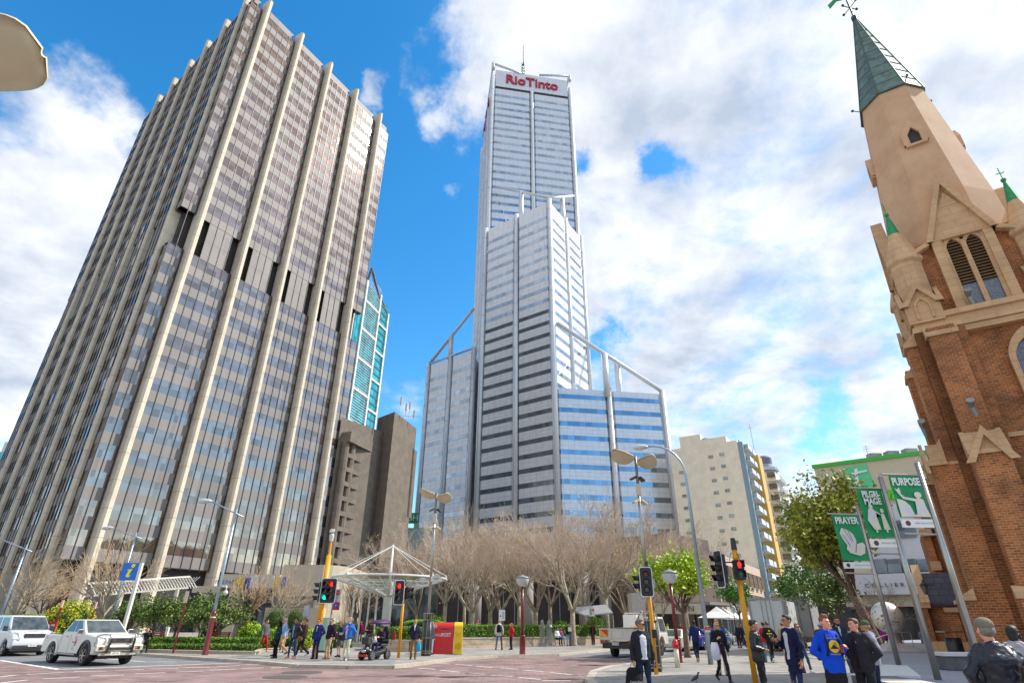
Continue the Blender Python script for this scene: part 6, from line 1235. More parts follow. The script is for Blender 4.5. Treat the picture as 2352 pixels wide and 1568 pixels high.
# ---- ball sculpture on its plinth
t = thing('ball_sculpture', 'perforated silver metal ball on a sloping pale plinth beside the church', 'sculpture', (20.6, 34, PZ)); m = MB(); m.prism([(-1.2, -.9), (1.2, -.9), (1.2, .9), (-1.2, .9)], 0, .06); a = [(-.95, -.65), (.95, -.65), (.95, .65), (-.95, .65)]; c_ = [(-.35, -.3), (.3, -.3), (.3, .3), (-.35, .3)]
m.add([(x, y, .06) for x, y in a]+[(x, y, .42) for x, y in c_], [(3, 2, 1, 0), (4, 5, 6, 7), (0, 1, 5, 4), (1, 2, 6, 5), (2, 3, 7, 6), (3, 0, 4, 7)]); m.loft([(0, 0, .4, .32, .28), (0, 0, .7, .2, .18), (0, 0, .95, .25, .22)], 12); m.build('plinth', mat('pale granite', '#b5aca8', .6, var=.06, scale=5), t)
bm = mat('pierced steel', '#d2ccc2', .4, .35, var=.15, scale=2); vn = bm.node_tree.nodes; vl = bm.node_tree.links; tcn = vn.new('ShaderNodeTexCoord'); vo = vn.new('ShaderNodeTexVoronoi'); vo.inputs['Scale'].default_value = 7; vl.new(tcn.outputs['Object'], vo.inputs['Vector']); gt = vn.new('ShaderNodeMath'); gt.operation = 'GREATER_THAN'; gt.inputs[1].default_value = .26; vl.new(vo.outputs['Distance'], gt.inputs[0]); vl.new(gt.outputs[0], vn['Principled BSDF'].inputs['Alpha'])
m = MB(); m.ell((.0, 0, 1.65), (.78, .78, .78), 36, 24); m.build('pierced_ball', bm, t, smooth=True); m = MB(); m.ell((.0, 0, 1.65), (.71, .71, .71), 24, 16); m.build('inner_ball', mat('ball inside', (.03, .028, .025), .7), t, smooth=True)
# ---- handrails, bin, stone seat, church lantern
def rail(label, pts, hgt, mids):
    t = thing('handrail', label, 'handrail'); m = MB(); m.tube([(p[0], p[1], p[2]+hgt) for p in pts], .035, 8); m.tube([(pts[0][0], pts[0][1], pts[0][2]+hgt), (pts[0][0]+.05, pts[0][1]-.05, pts[0][2]+hgt-.25)], .035, 8); m.build('rail', mat('rail chrome', '#cfcfcd', .2, .9), t, smooth=True)
    for i in range(mids): f = i/(mids-1.); k_ = f*(len(pts)-1); j = min(int(k_), len(pts)-2); p = Vector(pts[j]).lerp(Vector(pts[j+1]), k_-j); m = MB(); m.tube([tuple(p), (p.x, p.y, p.z+hgt)], .02, 6); m.build('baluster', inox, t)
pa, pb_ = atZ(2020, 1520, PZ), atZ(2002, 1500, PZ); rail('chrome handrail at the plaza steps, left of the banners', [(pa.x-.3, pa.y+.2, PZ), (pb_.x-.2, pb_.y+1.2, PZ), (pb_.x-.8, pb_.y+4.0, PZ)], .95, 9)
pa = atY(2095, 1440, 36); rail('chrome handrail behind the metal ball', [(pa.x-2.4, 36, .1), (pa.x-1.2, 36, .45), (pa.x-.2, 36, .45)], .95, 5)
t = thing('litter_bin', 'black litter bin with a steel lid against the church wall', 'bin', (atY(2180, 1440, 24).x, 24, PZ)); m = MB(); m.tube([(0, 0, 0), (0, 0, .85)], .27, 16); m.build('drum', blk, t, smooth=True); m = MB(); m.box(-.05, 0, 1.05, .7, .5, .05); m.tube([(-.22, 0, .85), (-.22, 0, 1.05)], .02, 5); m.tube([(.2, 0, .85), (.2, 0, 1.05)], .02, 5); m.build('lid', inox, t)
t = thing('stone_seat', 'dark stone seat with a pale top slab by the church wall', 'seat', (atY(2190, 1440, 20.5).x, 20.5, PZ)); m = MB(); m.box(0, 0, .2, 1.5, .6, .38); m.build('base', darkstone, t, bevel=.02); m = MB(); m.box(0, 0, .44, 1.65, .75, .1); m.build('top_slab', ledgem, t, bevel=.01)
t = thing('wall_lantern', 'black carriage lantern hanging from the church pier', 'lantern', tuple(atY(2122, 1345, 27))); m = MB(); m.loft([(0, 0, -.3, .09, .09), (0, 0, .0, .17, .17)], 6); m.build('glass', mat('lantern glass', '#5a5853', .2), t); m = MB(); m.loft([(0, 0, 0, .2, .2), (0, 0, .1, .12, .12), (0, 0, .16, .04, .04), (0, 0, .26, .02, .02)], 6); m.tube([(0, 0, -.34), (0, 0, -.3)], .08, 6); m.bar((0, 0, .05), (.5, 0, .05), .03, .03); m.build('frame', blk, t)
# ---- market tents
tw_ = mat('tent cloth', '#d9d8d6', .7, var=.03); tg = 'white market tents'
for i, (x, Y) in enumerate(((1652, 60), (1667, 64), (1683, 68), (1697, 72), (1708, 76), (1720, 80))):
    X_ = atY(x, 1440, Y).x; t = thing('market_tent', '%s white peaked market tent in the row down the street' % ('nearest', 'second', 'third', 'fourth', 'fifth', 'farthest')[i], 'tent', (X_, Y, .12), R(-33), tg); m = MB(); h_ = 1.5
    m.add([(-h_, -h_, 2.2), (h_, -h_, 2.2), (h_, h_, 2.2), (-h_, h_, 2.2), (-h_*.35, -h_*.35, 2.75), (h_*.35, -h_*.35, 2.75), (h_*.35, h_*.35, 2.75), (-h_*.35, h_*.35, 2.75), (0, 0, 3.2)], [(0, 1, 5, 4), (1, 2, 6, 5), (2, 3, 7, 6), (3, 0, 4, 7), (4, 5, 8), (5, 6, 8), (6, 7, 8), (7, 4, 8)]); m.build('roof', tw_, t)
    m = MB(); [m.tube([(sx*h_*.96, sy*h_*.96, 0), (sx*h_*.96, sy*h_*.96, 2.2)], .025, 5) for sx in (-1, 1) for sy in (-1, 1)]; m.build('frame', galv, t)

for i in range(7):
    x_ = 1195+i*27; p = atY(x_, 1440, 61+i*.5); t = thing('barrier', 'orange mesh cafe barrier panel behind the hedge, %s from the left' % ('first', 'second', 'third', 'fourth', 'fifth', 'sixth', 'seventh')[i], 'barrier', (p.x, p.y, .3), 0, 'orange cafe barriers'); m = MB(); m.box(0, 0, .75, .75, .03, .4); m.build('panel', mat('barrier orange', '#e0481c', .6), t); m = MB(); [m.box(s_*.42, 0, .55, .05, .05, 1.1) for s_ in (-1, 1)]; m.build('frame', maroon, t)
# ================================================================ VEHICLES  (built heading +X)
tyre = mat('tyre rubber', (.02, .02, .02), .85, var=.2, scale=20); alloy = mat('alloy', '#a8a6a0', .3, .8, var=.08); vglass = mat('vehicle glass', (.03, .042, .046), .03, .0, c2=(.1, .115, .12), scale=2.2, det=2, spec=.45); plastic = mat('black plastic', (.025, .025, .027), .5, var=.1)  # vglass: paler blotches in the colour stand in for reflections and cabin shapes
chrome = mat('chrome', '#b9b9b7', .12, .95, var=0); headl = mat('headlamp', '#b7bdc2', .08, .3, var=.1, scale=20, coat=.8); amber = mat('amber lens', '#d9701a', .2, coat=.5); tail = mat('tail lens', '#a10f14', .2, coat=.5)
interior = mat('cabin interior', '#26282b', .8)
def wheel(parent, x, y, r, w_=.23, spokes=6):
    s_ = 1 if y > 0 else -1; m = MB(); m.tube([(x, y-s_*w_/2, r), (x, y-s_*w_*.42, r), (x, y+s_*w_*.35, r), (x, y+s_*w_/2, r), (x, y+s_*w_/2, r), (x, y+s_*w_*.3, r)], [r*.8, r*.99, r*.99, r*.92, r*.68, r*.64], 24); o = m.build('wheel', tyre, parent, smooth=False)
    m = MB(); m.tube([(x, y+s_*w_*.32, r), (x, y+s_*w_*.36, r)], r*.64, 20); m.build('wheel_well', mat('wheel dark', (.04, .04, .04), .6), o); m = MB()
    for i in range(spokes): a = 6.283*i/spokes; m.bar((x, y+s_*w_*.42, r), (x+r*.6*math.cos(a), y+s_*w_*.44, r+r*.6*math.sin(a)), .04, r*.2, up=(0, s_, 0))
    m.tube([(x+r*.64*math.cos(6.283*i/20), y+s_*w_*.44, r+r*.64*math.sin(6.283*i/20)) for i in range(21)], .022, 5); m.tube([(x, y+s_*w_*.36, r), (x, y+s_*w_*.5, r)], r*.16, 10); m.build('rim', alloy, o)
def side_outline(top, xf, xr, zb, arches, ra):
    """closed side profile (x,z): bottom edge with wheel arches, then the given top line from front to rear"""
    pts = [(xr, zb)]
    for xc in sorted(arches):
        for i in range(9): a = math.pi-math.pi*i/8; pts.append((xc+ra*math.cos(a), max(zb, zb+(ra*.98)*math.sin(a))))
    return pts+[(xf, zb)]+top
def body_plate(mb, pts, W, k=None): mb.plate(pts, (0, W/2, 0), (1, 0, 0), (0, 0, 1), W, k)
def cab(mb, b, t, Wb, Wt, zb, zt_):
    """greenhouse: b=(xrear,xfront) at belt, t at the roof"""
    v = [(b[0], -Wb/2, zb), (b[1], -Wb/2, zb), (b[1], Wb/2, zb), (b[0], Wb/2, zb), (t[0], -Wt/2, zt_), (t[1], -Wt/2, zt_), (t[1], Wt/2, zt_), (t[0], Wt/2, zt_)]
    mb.add(v, [(0, 3, 2, 1), (4, 5, 6, 7), (0, 1, 5, 4), (1, 2, 6, 5), (2, 3, 7, 6), (3, 0, 4, 7)]); return v
def pane(parent, q, u0, u1, v0, v1, off=.006, nm='window', mt=None):
    """glass pane laid proud on quad q (bottom-left, bottom-right, top-right, top-left)"""
    a, b, c_, d_ = [Vector(p) for p in q]; n = (b-a).cross(d_-a).normalized(); f = lambda u, v: a.lerp(b, u).lerp(d_.lerp(c_, u), v)+n*off
    m = MB(); m.quad(*[tuple(f(u, v)) for u, v in ((u0, v0), (u1, v0), (u1, v1), (u0, v1))]); m.quad(*[tuple(f(u, v)-n*.004) for u, v in ((u0, v0), (u0, v1), (u1, v1), (u1, v0))]); return m.build(nm, mt or vglass, parent)
def plate_no(parent, x, y, z, s, rot, w_=.38, h_=.12): 
    m = MB(); r_ = Vector(rot[0]); n = Vector(rot[2]); c_ = Vector((x, y, z)); u = Vector(rot[1]); m.plate([(-w_/2, -h_/2), (w_/2, -h_/2), (w_/2, h_/2), (-w_/2, h_/2)], tuple(c_), tuple(r_), tuple(u), .012); o = m.build('number_plate', offwhite, parent); text('lettering', s, h_*.8, mat('plate blue', '#2a3f8a'), o, tuple(c_+n*.016), rot, .001, .8)
FX = ((0, 1, 0), (0, 0, 1), (1, 0, 0)); RXr = ((0, -1, 0), (0, 0, 1), (-1, 0, 0)); SY = ((1, 0, 0), (0, 0, 1), (0, -1, 0))
vw = mat('van white', '#dcdcde', .3, var=.02, coat=.5); pkw = mat('pickup cream white', '#d3d2ca', .35, var=.05, scale=1.5, coat=.4)
# pickup
def pickup():
    W1 = atZ(190, 1528, 0); c_ = W1-U*1.62+V*.80; t = thing('pickup_truck', 'white double cab pickup with a bull bar and orange swoosh on its door', 'pickup truck', (c_.x, c_.y, 0), R(-33))
    m = MB(); o = side_outline([(2.5, .62), (2.52, .98), (2.4, 1.08), (1.15, 1.2), (.95, 1.2), (-.85, 1.2), (-.9, 1.12), (-2.6, 1.14), (-2.65, .7)], 2.35, -2.6, .42, (-1.45, 1.62), .47); body_plate(m, o, 1.84); v = cab(m, (-.95, 1.2), (-.55, .35), 1.78, 1.46, 1.19, 1.74); m.build('body', pkw, t, bevel=.1, seg=4, smooth=True)
    m = MB(); m.box(-1.75, 0, 1.13, 1.5, 1.5, .06); m.build('tray_well', plastic, t)
    wf = (v[1], v[2], v[6], v[5]); pane(t, wf, .05, .95, .06, .93, nm='windscreen'); pane(t, (v[3], v[0], v[4], v[7]), .08, .92, .15, .85, nm='rear_window')
    for q in ((v[0], v[1], v[5], v[4]), (v[2], v[3], v[7], v[6])):
        for u0, u1 in ((.1, .46), (.5, .86)) if q[0] == v[0] else ((.14, .5), (.54, .9)): pane(t, q, u0, u1, .12, .9)
    for s_ in (-1, 1):
        m = MB(); m.box(1.0, s_*1.03, 1.28, .12, .22, .18); m.build('mirror', chrome, t, bevel=.03)
        m = MB(); m.box(2.36, s_*.7, .95, .26, .34, .2); m.build('headlight', headl, t, bevel=.05); m = MB(); m.box(2.6, s_*.72, .66, .06, .2, .12); m.tube([(2.63, s_*.78, .66), (2.65, s_*.78, .66)], .05, 10); o = m.build('fog_light', plastic, t); m = MB(); m.box(2.635, s_*.66, .66, .02, .07, .07); m.build('indicator', amber, o)
        m = MB(); m.tube([(2.55, s_*.5, .62), (2.68, s_*.48, 1.0), (2.62, s_*.5, 1.16), (2.5, s_*.72, 1.18), (2.42, s_*.92, 1.12), (2.45, s_*.97, .9), (2.5, s_*.95, .74)], .033, 8); m.build('bull_bar_loop', chrome, t, smooth=True)
        m = MB(); m.bar((2.62, s_*.5, .48), (2.72, s_*.47, 1.02), .1, .06); m.build('bull_bar_upright', plastic, t); m = MB(); m.box(0, s_*.9, .4, 1.9, .16, .05); m.build('side_step', chrome, t)
        for x in (-1.45, 1.62):
            wheel(t, x, s_*.8, .385, .26); m = MB(); n = 12; vs = []
            for i in range(n+1): a = R(-10+200*i/n); vs += [(x+.47*math.cos(a), s_*.9, .42+.46*math.sin(a)), (x+.56*math.cos(a), s_*.9, .42+.55*math.sin(a)), (x+.47*math.cos(a), s_*.97, .42+.46*math.sin(a)), (x+.56*math.cos(a), s_*.95, .42+.55*math.sin(a))]
            m.add(vs, [q for i in range(n) for q in ((4*i, 4*i+1, 4*i+5, 4*i+4), (4*i+2, 4*i+3, 4*i+7, 4*i+6), (4*i+1, 4*i+3, 4*i+7, 4*i+5), (4*i, 4*i+2, 4*i+6, 4*i+4))]); m.build('wheel_arch', plastic if x > 0 else pkw, t)
        for x in (.05, .98-.1): m = MB(); m.box(x-.35, s_*.925, 1.06, .16, .03, .04); m.build('door_handle', chrome, t)
        m = MB(); m.box(.02, s_*.923, .82, .012, .004, .7); m.box(-.86, s_*.923, .82, .012, .004, .7); m.build('door_gap', plastic, t)
    m = MB(); m.box(2.56, 0, .66, .14, 1.9, .22); m.box(2.5, 0, .44, .1, 1.5, .12); m.build('steel_bumper', mat('bumper pale', '#c9c0ae', .35, .3), t, bevel=.03); m = MB(); m.box(2.5, 0, .95, .08, 1.0, .22); m.build('grille', chrome, t, bevel=.02); m = MB(); m.box(2.55, 0, .9, .02, .8, .06); m.box(2.55, 0, 1.02, .02, .8, .03); m.box(2.62, 0, .64, .05, .9, .09); m.build('grille_slot', plastic, t); text('lettering', 'ISUZU', .1, plastic, t, (2.57, 0, .965), FX, .003, 1.2)
    plate_no(t, 2.66, -.15, .47, '1GIT 421', FX); m = MB(); m.box(0, 0, .36, 4.6, 1.2, .2); m.build('chassis', plastic, t)
    m = MB(); m.tube([(.45+.2*math.cos(R(a)), -.93, .86+.15*math.sin(R(a))) for a in range(-80, 100, 15)], [.004+.022*math.sin(math.pi*i/11.) for i in range(12)], 6); m.build('orange_swoosh', mat('swoosh orange', '#e2502a'), t); m = MB(); m.box(.42, -.928, .86, .3, .006, .03); m.build('door_lettering', plastic, t); text('lettering', '1234', .09, mat('faded ink', '#8b8b88'), t, (.45, -.93, .62), SY, .001); text('lettering', '4x4', .1, mat('faded red', '#b77'if 0 else '#b07070'), t, (-2.3, -.93, 1.0), SY, .001)
    m = MB(); m.tube([(.2, 0, 1.76), (.0, 0, 1.84)], [.03, .01], 6); m.build('roof_aerial', plastic, t)
pickup()
def van():
    W1 = atZ(89, 1503, 0); c_ = W1-U*1.62-V*.80; t = thing('van', 'white van at the left edge with a dark windscreen and chrome barred grille', 'van', (c_.x, c_.y, 0), R(-33))
    m = MB(); o = side_outline([(2.5, .55), (2.52, .85), (2.35, 1.05), (1.7, 1.22), (-2.5, 1.22), (-2.5, .6)], 2.4, -2.5, .35, (-1.6, 1.6), .42); body_plate(m, o, 1.92); v = cab(m, (-2.48, 1.72), (-2.3, .95), 1.88, 1.6, 1.21, 1.92); m.build('body', vw, t, bevel=.12, seg=4, smooth=True)
    pane(t, (v[1], v[2], v[6], v[5]), .04, .96, .04, .9, nm='windscreen')
    for q in ((v[0], v[1], v[5], v[4]), (v[2], v[3], v[7], v[6])):
        for u0, u1 in ((.08, .34), (.37, .64), (.68, .93)) if q[0] == v[0] else ((.07, .32), (.36, .63), (.66, .92)): pane(t, q, u0, u1, .1, .85)
    for s_ in (-1, 1):
        m = MB(); m.box(1.45, s_*1.06, 1.3, .12, .2, .26); m.build('mirror', plastic, t, bevel=.03); m = MB(); m.add([(2.57, s_*.62, .78), (2.5, s_*.94, .8), (2.28, s_*.97, 1.12), (2.44, s_*.76, 1.1), (2.3, s_*.62, .8), (2.2, s_*.8, .8), (2.1, s_*.85, 1.1), (2.2, s_*.7, 1.08)], [(0, 1, 2, 3), (4, 7, 6, 5), (0, 4, 5, 1), (1, 5, 6, 2), (2, 6, 7, 3), (3, 7, 4, 0)]); m.build('headlight', headl, t)
        for x in (-1.6, 1.6): wheel(t, x, s_*.82, .34)
        for x in (.2, -1.2): m = MB(); m.box(x, s_*.963, .9, .012, .004, .9); m.build('door_gap', plastic, t)
    for z in (.88, .96, 1.03): m = MB(); m.box(2.5-(z-.88)*.5, 0, z, .06, .9, .035); m.build('grille_bar', chrome, t)
    m = MB(); m.box(2.465, 0, .95, .06, .95, .2); m.build('grille', plastic, t); m = MB(); m.box(2.53, 0, .42, .04, 1.7, .18); m.box(2.5, 0, .3, .06, 1.86, .12); m.build('bumper_intake', plastic, t, bevel=.02); text('logo', 'H', .13, chrome, t, (2.54, 0, .95), FX, .01, 1.5)
    text('lettering', 'direct', .16, mat('faded red', '#b07070'), t, (2.12, 0, 1.16), ((0, 1, 0), (-.93, 0, .36), (.36, 0, .93)), .002, 1.2); plate_no(t, 2.57, 0, .5, '1EIT 473', FX); m = MB(); m.box(0, 0, .25, 4.4, 1.3, .2); m.build('chassis', plastic, t)
van()
def tray_truck():
    Wl = atZ(1415, 1507, 0); c_ = Wl+U*.78; t = thing('tray_truck', 'white tray truck with dropsides and an orange yellow tail panel, turning away', 'truck', (c_.x, c_.y, 0), R(57)); wht = mat('truck white', '#cdc8bd', .5, var=.08, scale=2)
    m = MB(); m.box(.3, 0, .98, 3.6, 2.16, .14); m.box(-1.48, 0, 1.24, .06, 2.16, .46); m.box(2.08, 0, 1.3, .06, 2.16, .6)
    for s_ in (-1, 1): m.box(.3, s_*1.06, 1.24, 3.6, .05, .46)
    m.build('tray', wht, t, bevel=.01); m = MB()
    for y in (-1.04, -.35, .35, 1.04): m.box(-1.52, y, 1.24, .04, .06, .5)
    m.box(-1.52, 0, 1.47, .05, 2.16, .05)
    for x in (-.9, .3, 1.4): m.box(x, -1.1, 1.24, .06, .04, .5)
    m.build('tray_rib', wht, t); m = MB(); m.box(-1.535, .78, 1.25, .012, .5, .36); m.build('tail_panel', mat('hazard yellow', '#d9a227'), t); m = MB(); m.add([(-1.545, .53, 1.43), (-1.545, 1.0, 1.43), (-1.545, .53, 1.08)], [(0, 2, 1)]); m.build('tail_panel_red', mat('hazard red', '#cc3a1e'), t)
    m = MB(); m.box(1.2, 0, .68, 5.0, .8, .22); m.box(-1.4, 0, .62, .1, 1.9, .3); m.box(-1.45, -.75, .62, .08, .4, .14); m.build('chassis', plastic, t); plate_no(t, -1.52, .1, .72, '1TRK 903', RXr, .42, .15)
    for s_ in (-1, 1): m = MB(); m.box(-1.53, s_*.85, .78, .04, .3, .12); m.build('tail_light', tail, t)
    for x in (0, 3.3):
        for y in (-.82, .82): wheel(t, x, y, .4, .3 if x == 0 else .24, 5)
    m = MB(); v = cab(m, (2.5, 4.4), (2.6, 4.0), 1.95, 1.8, 1.25, 2.15); body_plate(m, side_outline([(4.5, .6), (4.45, 1.26), (2.5, 1.26), (2.5, .6)], 4.45, 2.5, .6, (3.3,), .46), 1.95); m.build('cab', wht, t, bevel=.08, seg=3, smooth=True)
    pane(t, (v[1], v[2], v[6], v[5]), .05, .95, .08, .92, nm='windscreen'); pane(t, (v[0], v[1], v[5], v[4]), .3, .92, .08, .88, nm='door_window'); pane(t, (v[2], v[3], v[7], v[6]), .08, .7, .08, .88, nm='door_window'); pane(t, (v[3], v[0], v[4], v[7]), .1, .9, .2, .85, nm='rear_window')
    m = MB(); m.box(2.3, 0, 1.5, .06, 2.0, .9); 
    for y in (-.95, 0, .95): m.box(2.28, y, 1.7, .07, .06, 1.4)
    m.box(2.28, 0, 2.35, .07, 2.0, .06); m.build('headboard', wht, t); m = MB(); m.box(2.1, .5, 1.75, .5, .9, 1.0); m.build('tool_locker', white, t, bevel=.02)
    m = MB(); yl = mat('guard yellow', '#e3b414', .45)
    for x in (1.6, 2.05): m.bar((x, -1.08, .9), (x, -1.08, 2.3), .05, .05)
    m.bar((1.6, -1.08, 2.3), (2.05, -1.08, 2.3), .05, .05); m.bar((1.6, -1.08, 1.6), (2.05, -1.08, 1.6), .05, .05); m.box(1.83, -1.09, 1.15, .5, .05, .4); m.build('ladder_guard', yl, t); m = MB(); m.box(1.83, -1.05, 1.45, .3, .06, .3); m.build('extinguisher_box', mat('extinguisher red', '#b5181d'), t)
    m = MB(); m.tube([(1.2, .4, 1.0), (1.2, .4, 1.45), (1.2, .15, 1.6), (1.2, -.15, 1.6), (1.2, -.4, 1.45), (1.2, -.4, 1.0)], .035, 8); m.build('yellow_hoop', yl, t); m = MB(); m.tube([(2.3, -.3, 2.38), (2.3, -.3, 2.5)], .07, 10); m.build('beacon', amber, t); m = MB(); m.tube([(1.9, -.3, 1.0), (1.95, -.3, 2.5)], [.2, .07], 8); m.build('cone', mat('cone pale', '#d8cfc6', .6), t); m = MB(); m.tube([(.2, -.7, 1.5), (-.9, .3, 1.5)], .05, 6); m.build('pipe', plastic, t)
    m = MB(); m.tube([(1.6, -.6, 1.2), (1.4, -.7, 2.0), (1.8, -.3, 2.45), (2.1, 0, 2.1), (1.9, .2, 1.3)], .02, 6); m.build('hose', plastic, t)
tray_truck()
def car(label, x, Y, col_, rz=57, dz=0, hatch=False):
    p = atY(x, 1440, Y); t = thing('parked_car', label, 'car', (p.x, Y, 0), R(rz), 'cars queued in the side street'); cm = mat('car paint '+col_, col_, .3, .2, var=.02, coat=.6); m = MB()
    body_plate(m, side_outline([(2.2, .45), (2.25, .62), (2.1, .78), (1.1, .92), (-1.6, .98), (-2.2, .94), (-2.25, .5)], 2.15, -2.2, .25, (-1.35, 1.35), .37), 1.78); v = cab(m, (-1.75 if not hatch else -2.1, 1.05), (-1.0 if not hatch else -1.7, .3), 1.68, 1.3, .93, 1.42); m.build('body', cm, t, bevel=.1, seg=4, smooth=True)
    pane(t, (v[1], v[2], v[6], v[5]), .05, .95, .05, .92, nm='windscreen'); pane(t, (v[3], v[0], v[4], v[7]), .07, .93, .08, .9, nm='rear_window')
    for q in ((v[0], v[1], v[5], v[4]), (v[2], v[3], v[7], v[6])):
        for u0, u1 in ((.12, .47), (.5, .85)): pane(t, q, u0, u1, .1, .88)
    for s_ in (-1, 1):
        for xx in (-1.35, 1.35): wheel(t, xx, s_*.78, .32, .2)
        m = MB(); m.box(-2.22, s_*.68, .8, .1, .34, .16); m.build('tail_light', tail, t, bevel=.02); m = MB(); m.box(2.16, s_*.66, .66, .16, .34, .14); m.build('headlight', headl, t, bevel=.02); m = MB(); m.box(.85, s_*.95, .98, .1, .16, .12); m.build('mirror', cm, t, bevel=.02)
    plate_no(t, -2.27, 0, .72, '1CAR 218', RXr)
car('cream white sedan seen from behind, just right of the tray truck', 1556, 47, '#cfcabc'); car('dark grey car behind the cream sedan', 1576, 56, '#3c4046', hatch=True); car('blue hatchback beyond the street tree and the man in navy', 1600, 50, '#2a3c9a', hatch=True); car('dark blue wagon right of the galvanised lamp pole', 1636, 52, '#21406e', hatch=True); car('white taxi like sedan behind the blonde woman', 1650, 62, '#c9ccd0')
def box_truck(label, x, Y, bc, fc, Hb=2.9, L_=5.):
    p = atY(x, 1440, Y); t = thing('box_truck', label, 'truck', (p.x, Y, 0), R(57), 'delivery trucks'); bm_ = mat('box body '+bc, bc, .5, var=.06, scale=1.5); m = MB(); m.box(L_/2, 0, .95+Hb/2-.2, L_, 2.3, Hb-.3); m.build('cargo_box', bm_, t, bevel=.03); fm = mat('box frame '+fc, fc, .4, .3)
    m = MB()
    for y in (-1.13, 1.13): m.box(-.03, y, .95+Hb/2-.2, .08, .12, Hb-.25)
    for z in (.82, .8+Hb-.1): m.box(-.03, 0, z, .08, 2.35, .12)
    m.box(-.04, 0, .95+Hb/2-.2, .03, .04, Hb-.3); m.build('door_frame', fm, t)
    for s_ in (-1, 1): m = MB(); m.tube([(-.08, s_*.3, .9), (-.08, s_*.3, .7+Hb-.1)], .02, 6); m.build('door_bar', fm, t); m = MB(); m.box(-.1, s_*.95, .68, .05, .3, .12); m.build('tail_light', tail, t)
    m = MB(); m.box(L_/2+.6, 0, .62, L_+1.2, .9, .2); m.build('chassis', plastic, t); m = MB(); v = cab(m, (L_+.1, L_+1.7), (L_+.15, L_+1.4), 2.0, 1.85, 1.3, 2.3); body_plate(m, side_outline([(L_+1.75, .5), (L_+1.7, 1.3), (L_+.1, 1.3), (L_+.1, .5)], L_+1.7, L_+.1, .5, (L_+.9,), .42), 2.0); m.build('cab', bm_, t, bevel=.05)
    for xx in (1.0, L_+.9):
        for y in (-.85, .85): wheel(t, xx, y, .38, .26, 5)
    return t
box_truck('white box delivery truck behind the man in the navy cardigan', 1768, 44, '#c5c9ca', '#8f9496', 2.7); box_truck('grey box delivery truck farther back, behind the hooded woman', 1832, 50, '#9a9a9c', '#6d6e72', 3.0)
# mobility scooter
b = atZ(861, 1514); t = thing('mobility_scooter', 'black mobility scooter with a purple canopy carrying a man in a sun hat', 'mobility scooter', tuple(b), R(-118)); SC = t
sb = mat('scooter black', (.03, .03, .033), .25, var=.1, coat=.5); m = MB(); m.tube([(-.55, 0, .42), (-.3, 0, .34), (.25, 0, .25), (.5, 0, .32), (.72, 0, .42), (.85, 0, .34)], [.26, .3, .26, .26, .24, .1], 12, flat=.55); m.build('body', sb, t, smooth=True); m = MB(); m.box(.9, 0, .2, .1, .5, .1); m.build('front_bumper', mat('scooter red', '#b3241f', .4), t, bevel=.03)
for y in (-.16, .16): m = MB(); m.ell((.8, y, .5), (.06, .07, .06)); m.build('headlight', headl, t, smooth=True)
m = MB(); m.ell((.9, 0, .38), (.03, .15, .08)); m.build('front_badge', chrome, t, smooth=True)
for x, y in ((.62, -.3), (.62, .3), (-.5, -.3), (-.5, .3)): wheel(t, x, y, .2, .14, 5)
m = MB(); m.tube([(.62, 0, .45), (.42, 0, 1.05)], .045, 8); m.tube([(.42, -.3, 1.02), (.42, -.1, 1.08), (.42, .1, 1.08), (.42, .3, 1.02)], .025, 8); m.build('tiller', sb, t, smooth=True); m = MB(); m.box(.72, 0, .82, .28, .42, .3); m.build('basket', mat('basket mesh', (.04, .04, .04), .8), t, bevel=.03)
m = MB(); m.box(-.32, 0, .62, .5, .5, .12); m.box(-.6, 0, .95, .12, .48, .62); m.box(-.62, 0, 1.33, .1, .26, .18); m.build('seat', mat('seat black', (.03, .03, .035), .6), t, bevel=.05); 
for y in (-.29, .29): m = MB(); m.box(-.3, y, .83, .42, .07, .06); m.tube([(-.55, y*.95, .7), (-.5, y, 1.0), (-.6, y*.9, 1.5)], .02, 6); m.build('arm_rest', sb, t)
m = MB(); m.loft([(-.15, 0, 1.52, .62, .42), (-.18, 0, 1.6, .6, .42), (-.22, 0, 1.68, .42, .32), (-.25, 0, 1.72, .15, .12)], 20); m.build('canopy', mat('canopy purple', '#43204a', .6, var=.1), t, smooth=True); m = MB(); m.box(-.85, .2, 1.0, .03, .02, .9); m.build('flag_pole', chrome, t); m = MB(); m.box(-.87, .32, 1.0, .02, .2, .36); m.build('flag', mat('flag cloth', '#c2423c'), t)
for y, c_ in ((.3, '#c7c2bd'), (-.3, '#a33a34')): m = MB(); m.tube([(.5, y, 1.0), (.52, y*1.1, .75)], [.05, .1], 8); m.build('hanging_bag', mat('bag '+c_, c_, .7), t, smooth=True)
# ================================================================ PEOPLE
def cloth(c, nm=None, sheen=.85): return mat('cloth '+c+(nm or ''), c, sheen, var=.12, scale=7, bump=.45, bscale=14, spec=.25)
def leather(c): return mat('leather '+c, c, .38, var=.15, scale=8, bump=.5, bscale=16, spec=.5)
SK = {'light': mat('skin light', '#d9a283', .55, var=.05, scale=12), 'tan': mat('skin tan', '#b97f58', .55, var=.06, scale=12), 'dark': mat('skin dark', '#4a2b1c', .5, var=.08, scale=12), 'pink': mat('skin rosy', '#e0997f', .55, var=.07, scale=12), 'brown': mat('skin brown', '#8a5a3c', .5, var=.06, scale=12)}
def hairm(c): return mat('hair '+c, c, .55, var=.3, scale=30, bump=.4, bscale=60)
eyew = mat('eye white', '#d8d4cc', .3, var=0); eyed = mat('iris', '#2c2018', .2, var=0); lipm = mat('lips', '#a5584c', .5, var=0); glas = mat('sunglass', (.01, .01, .012), .08, var=0, coat=.8)
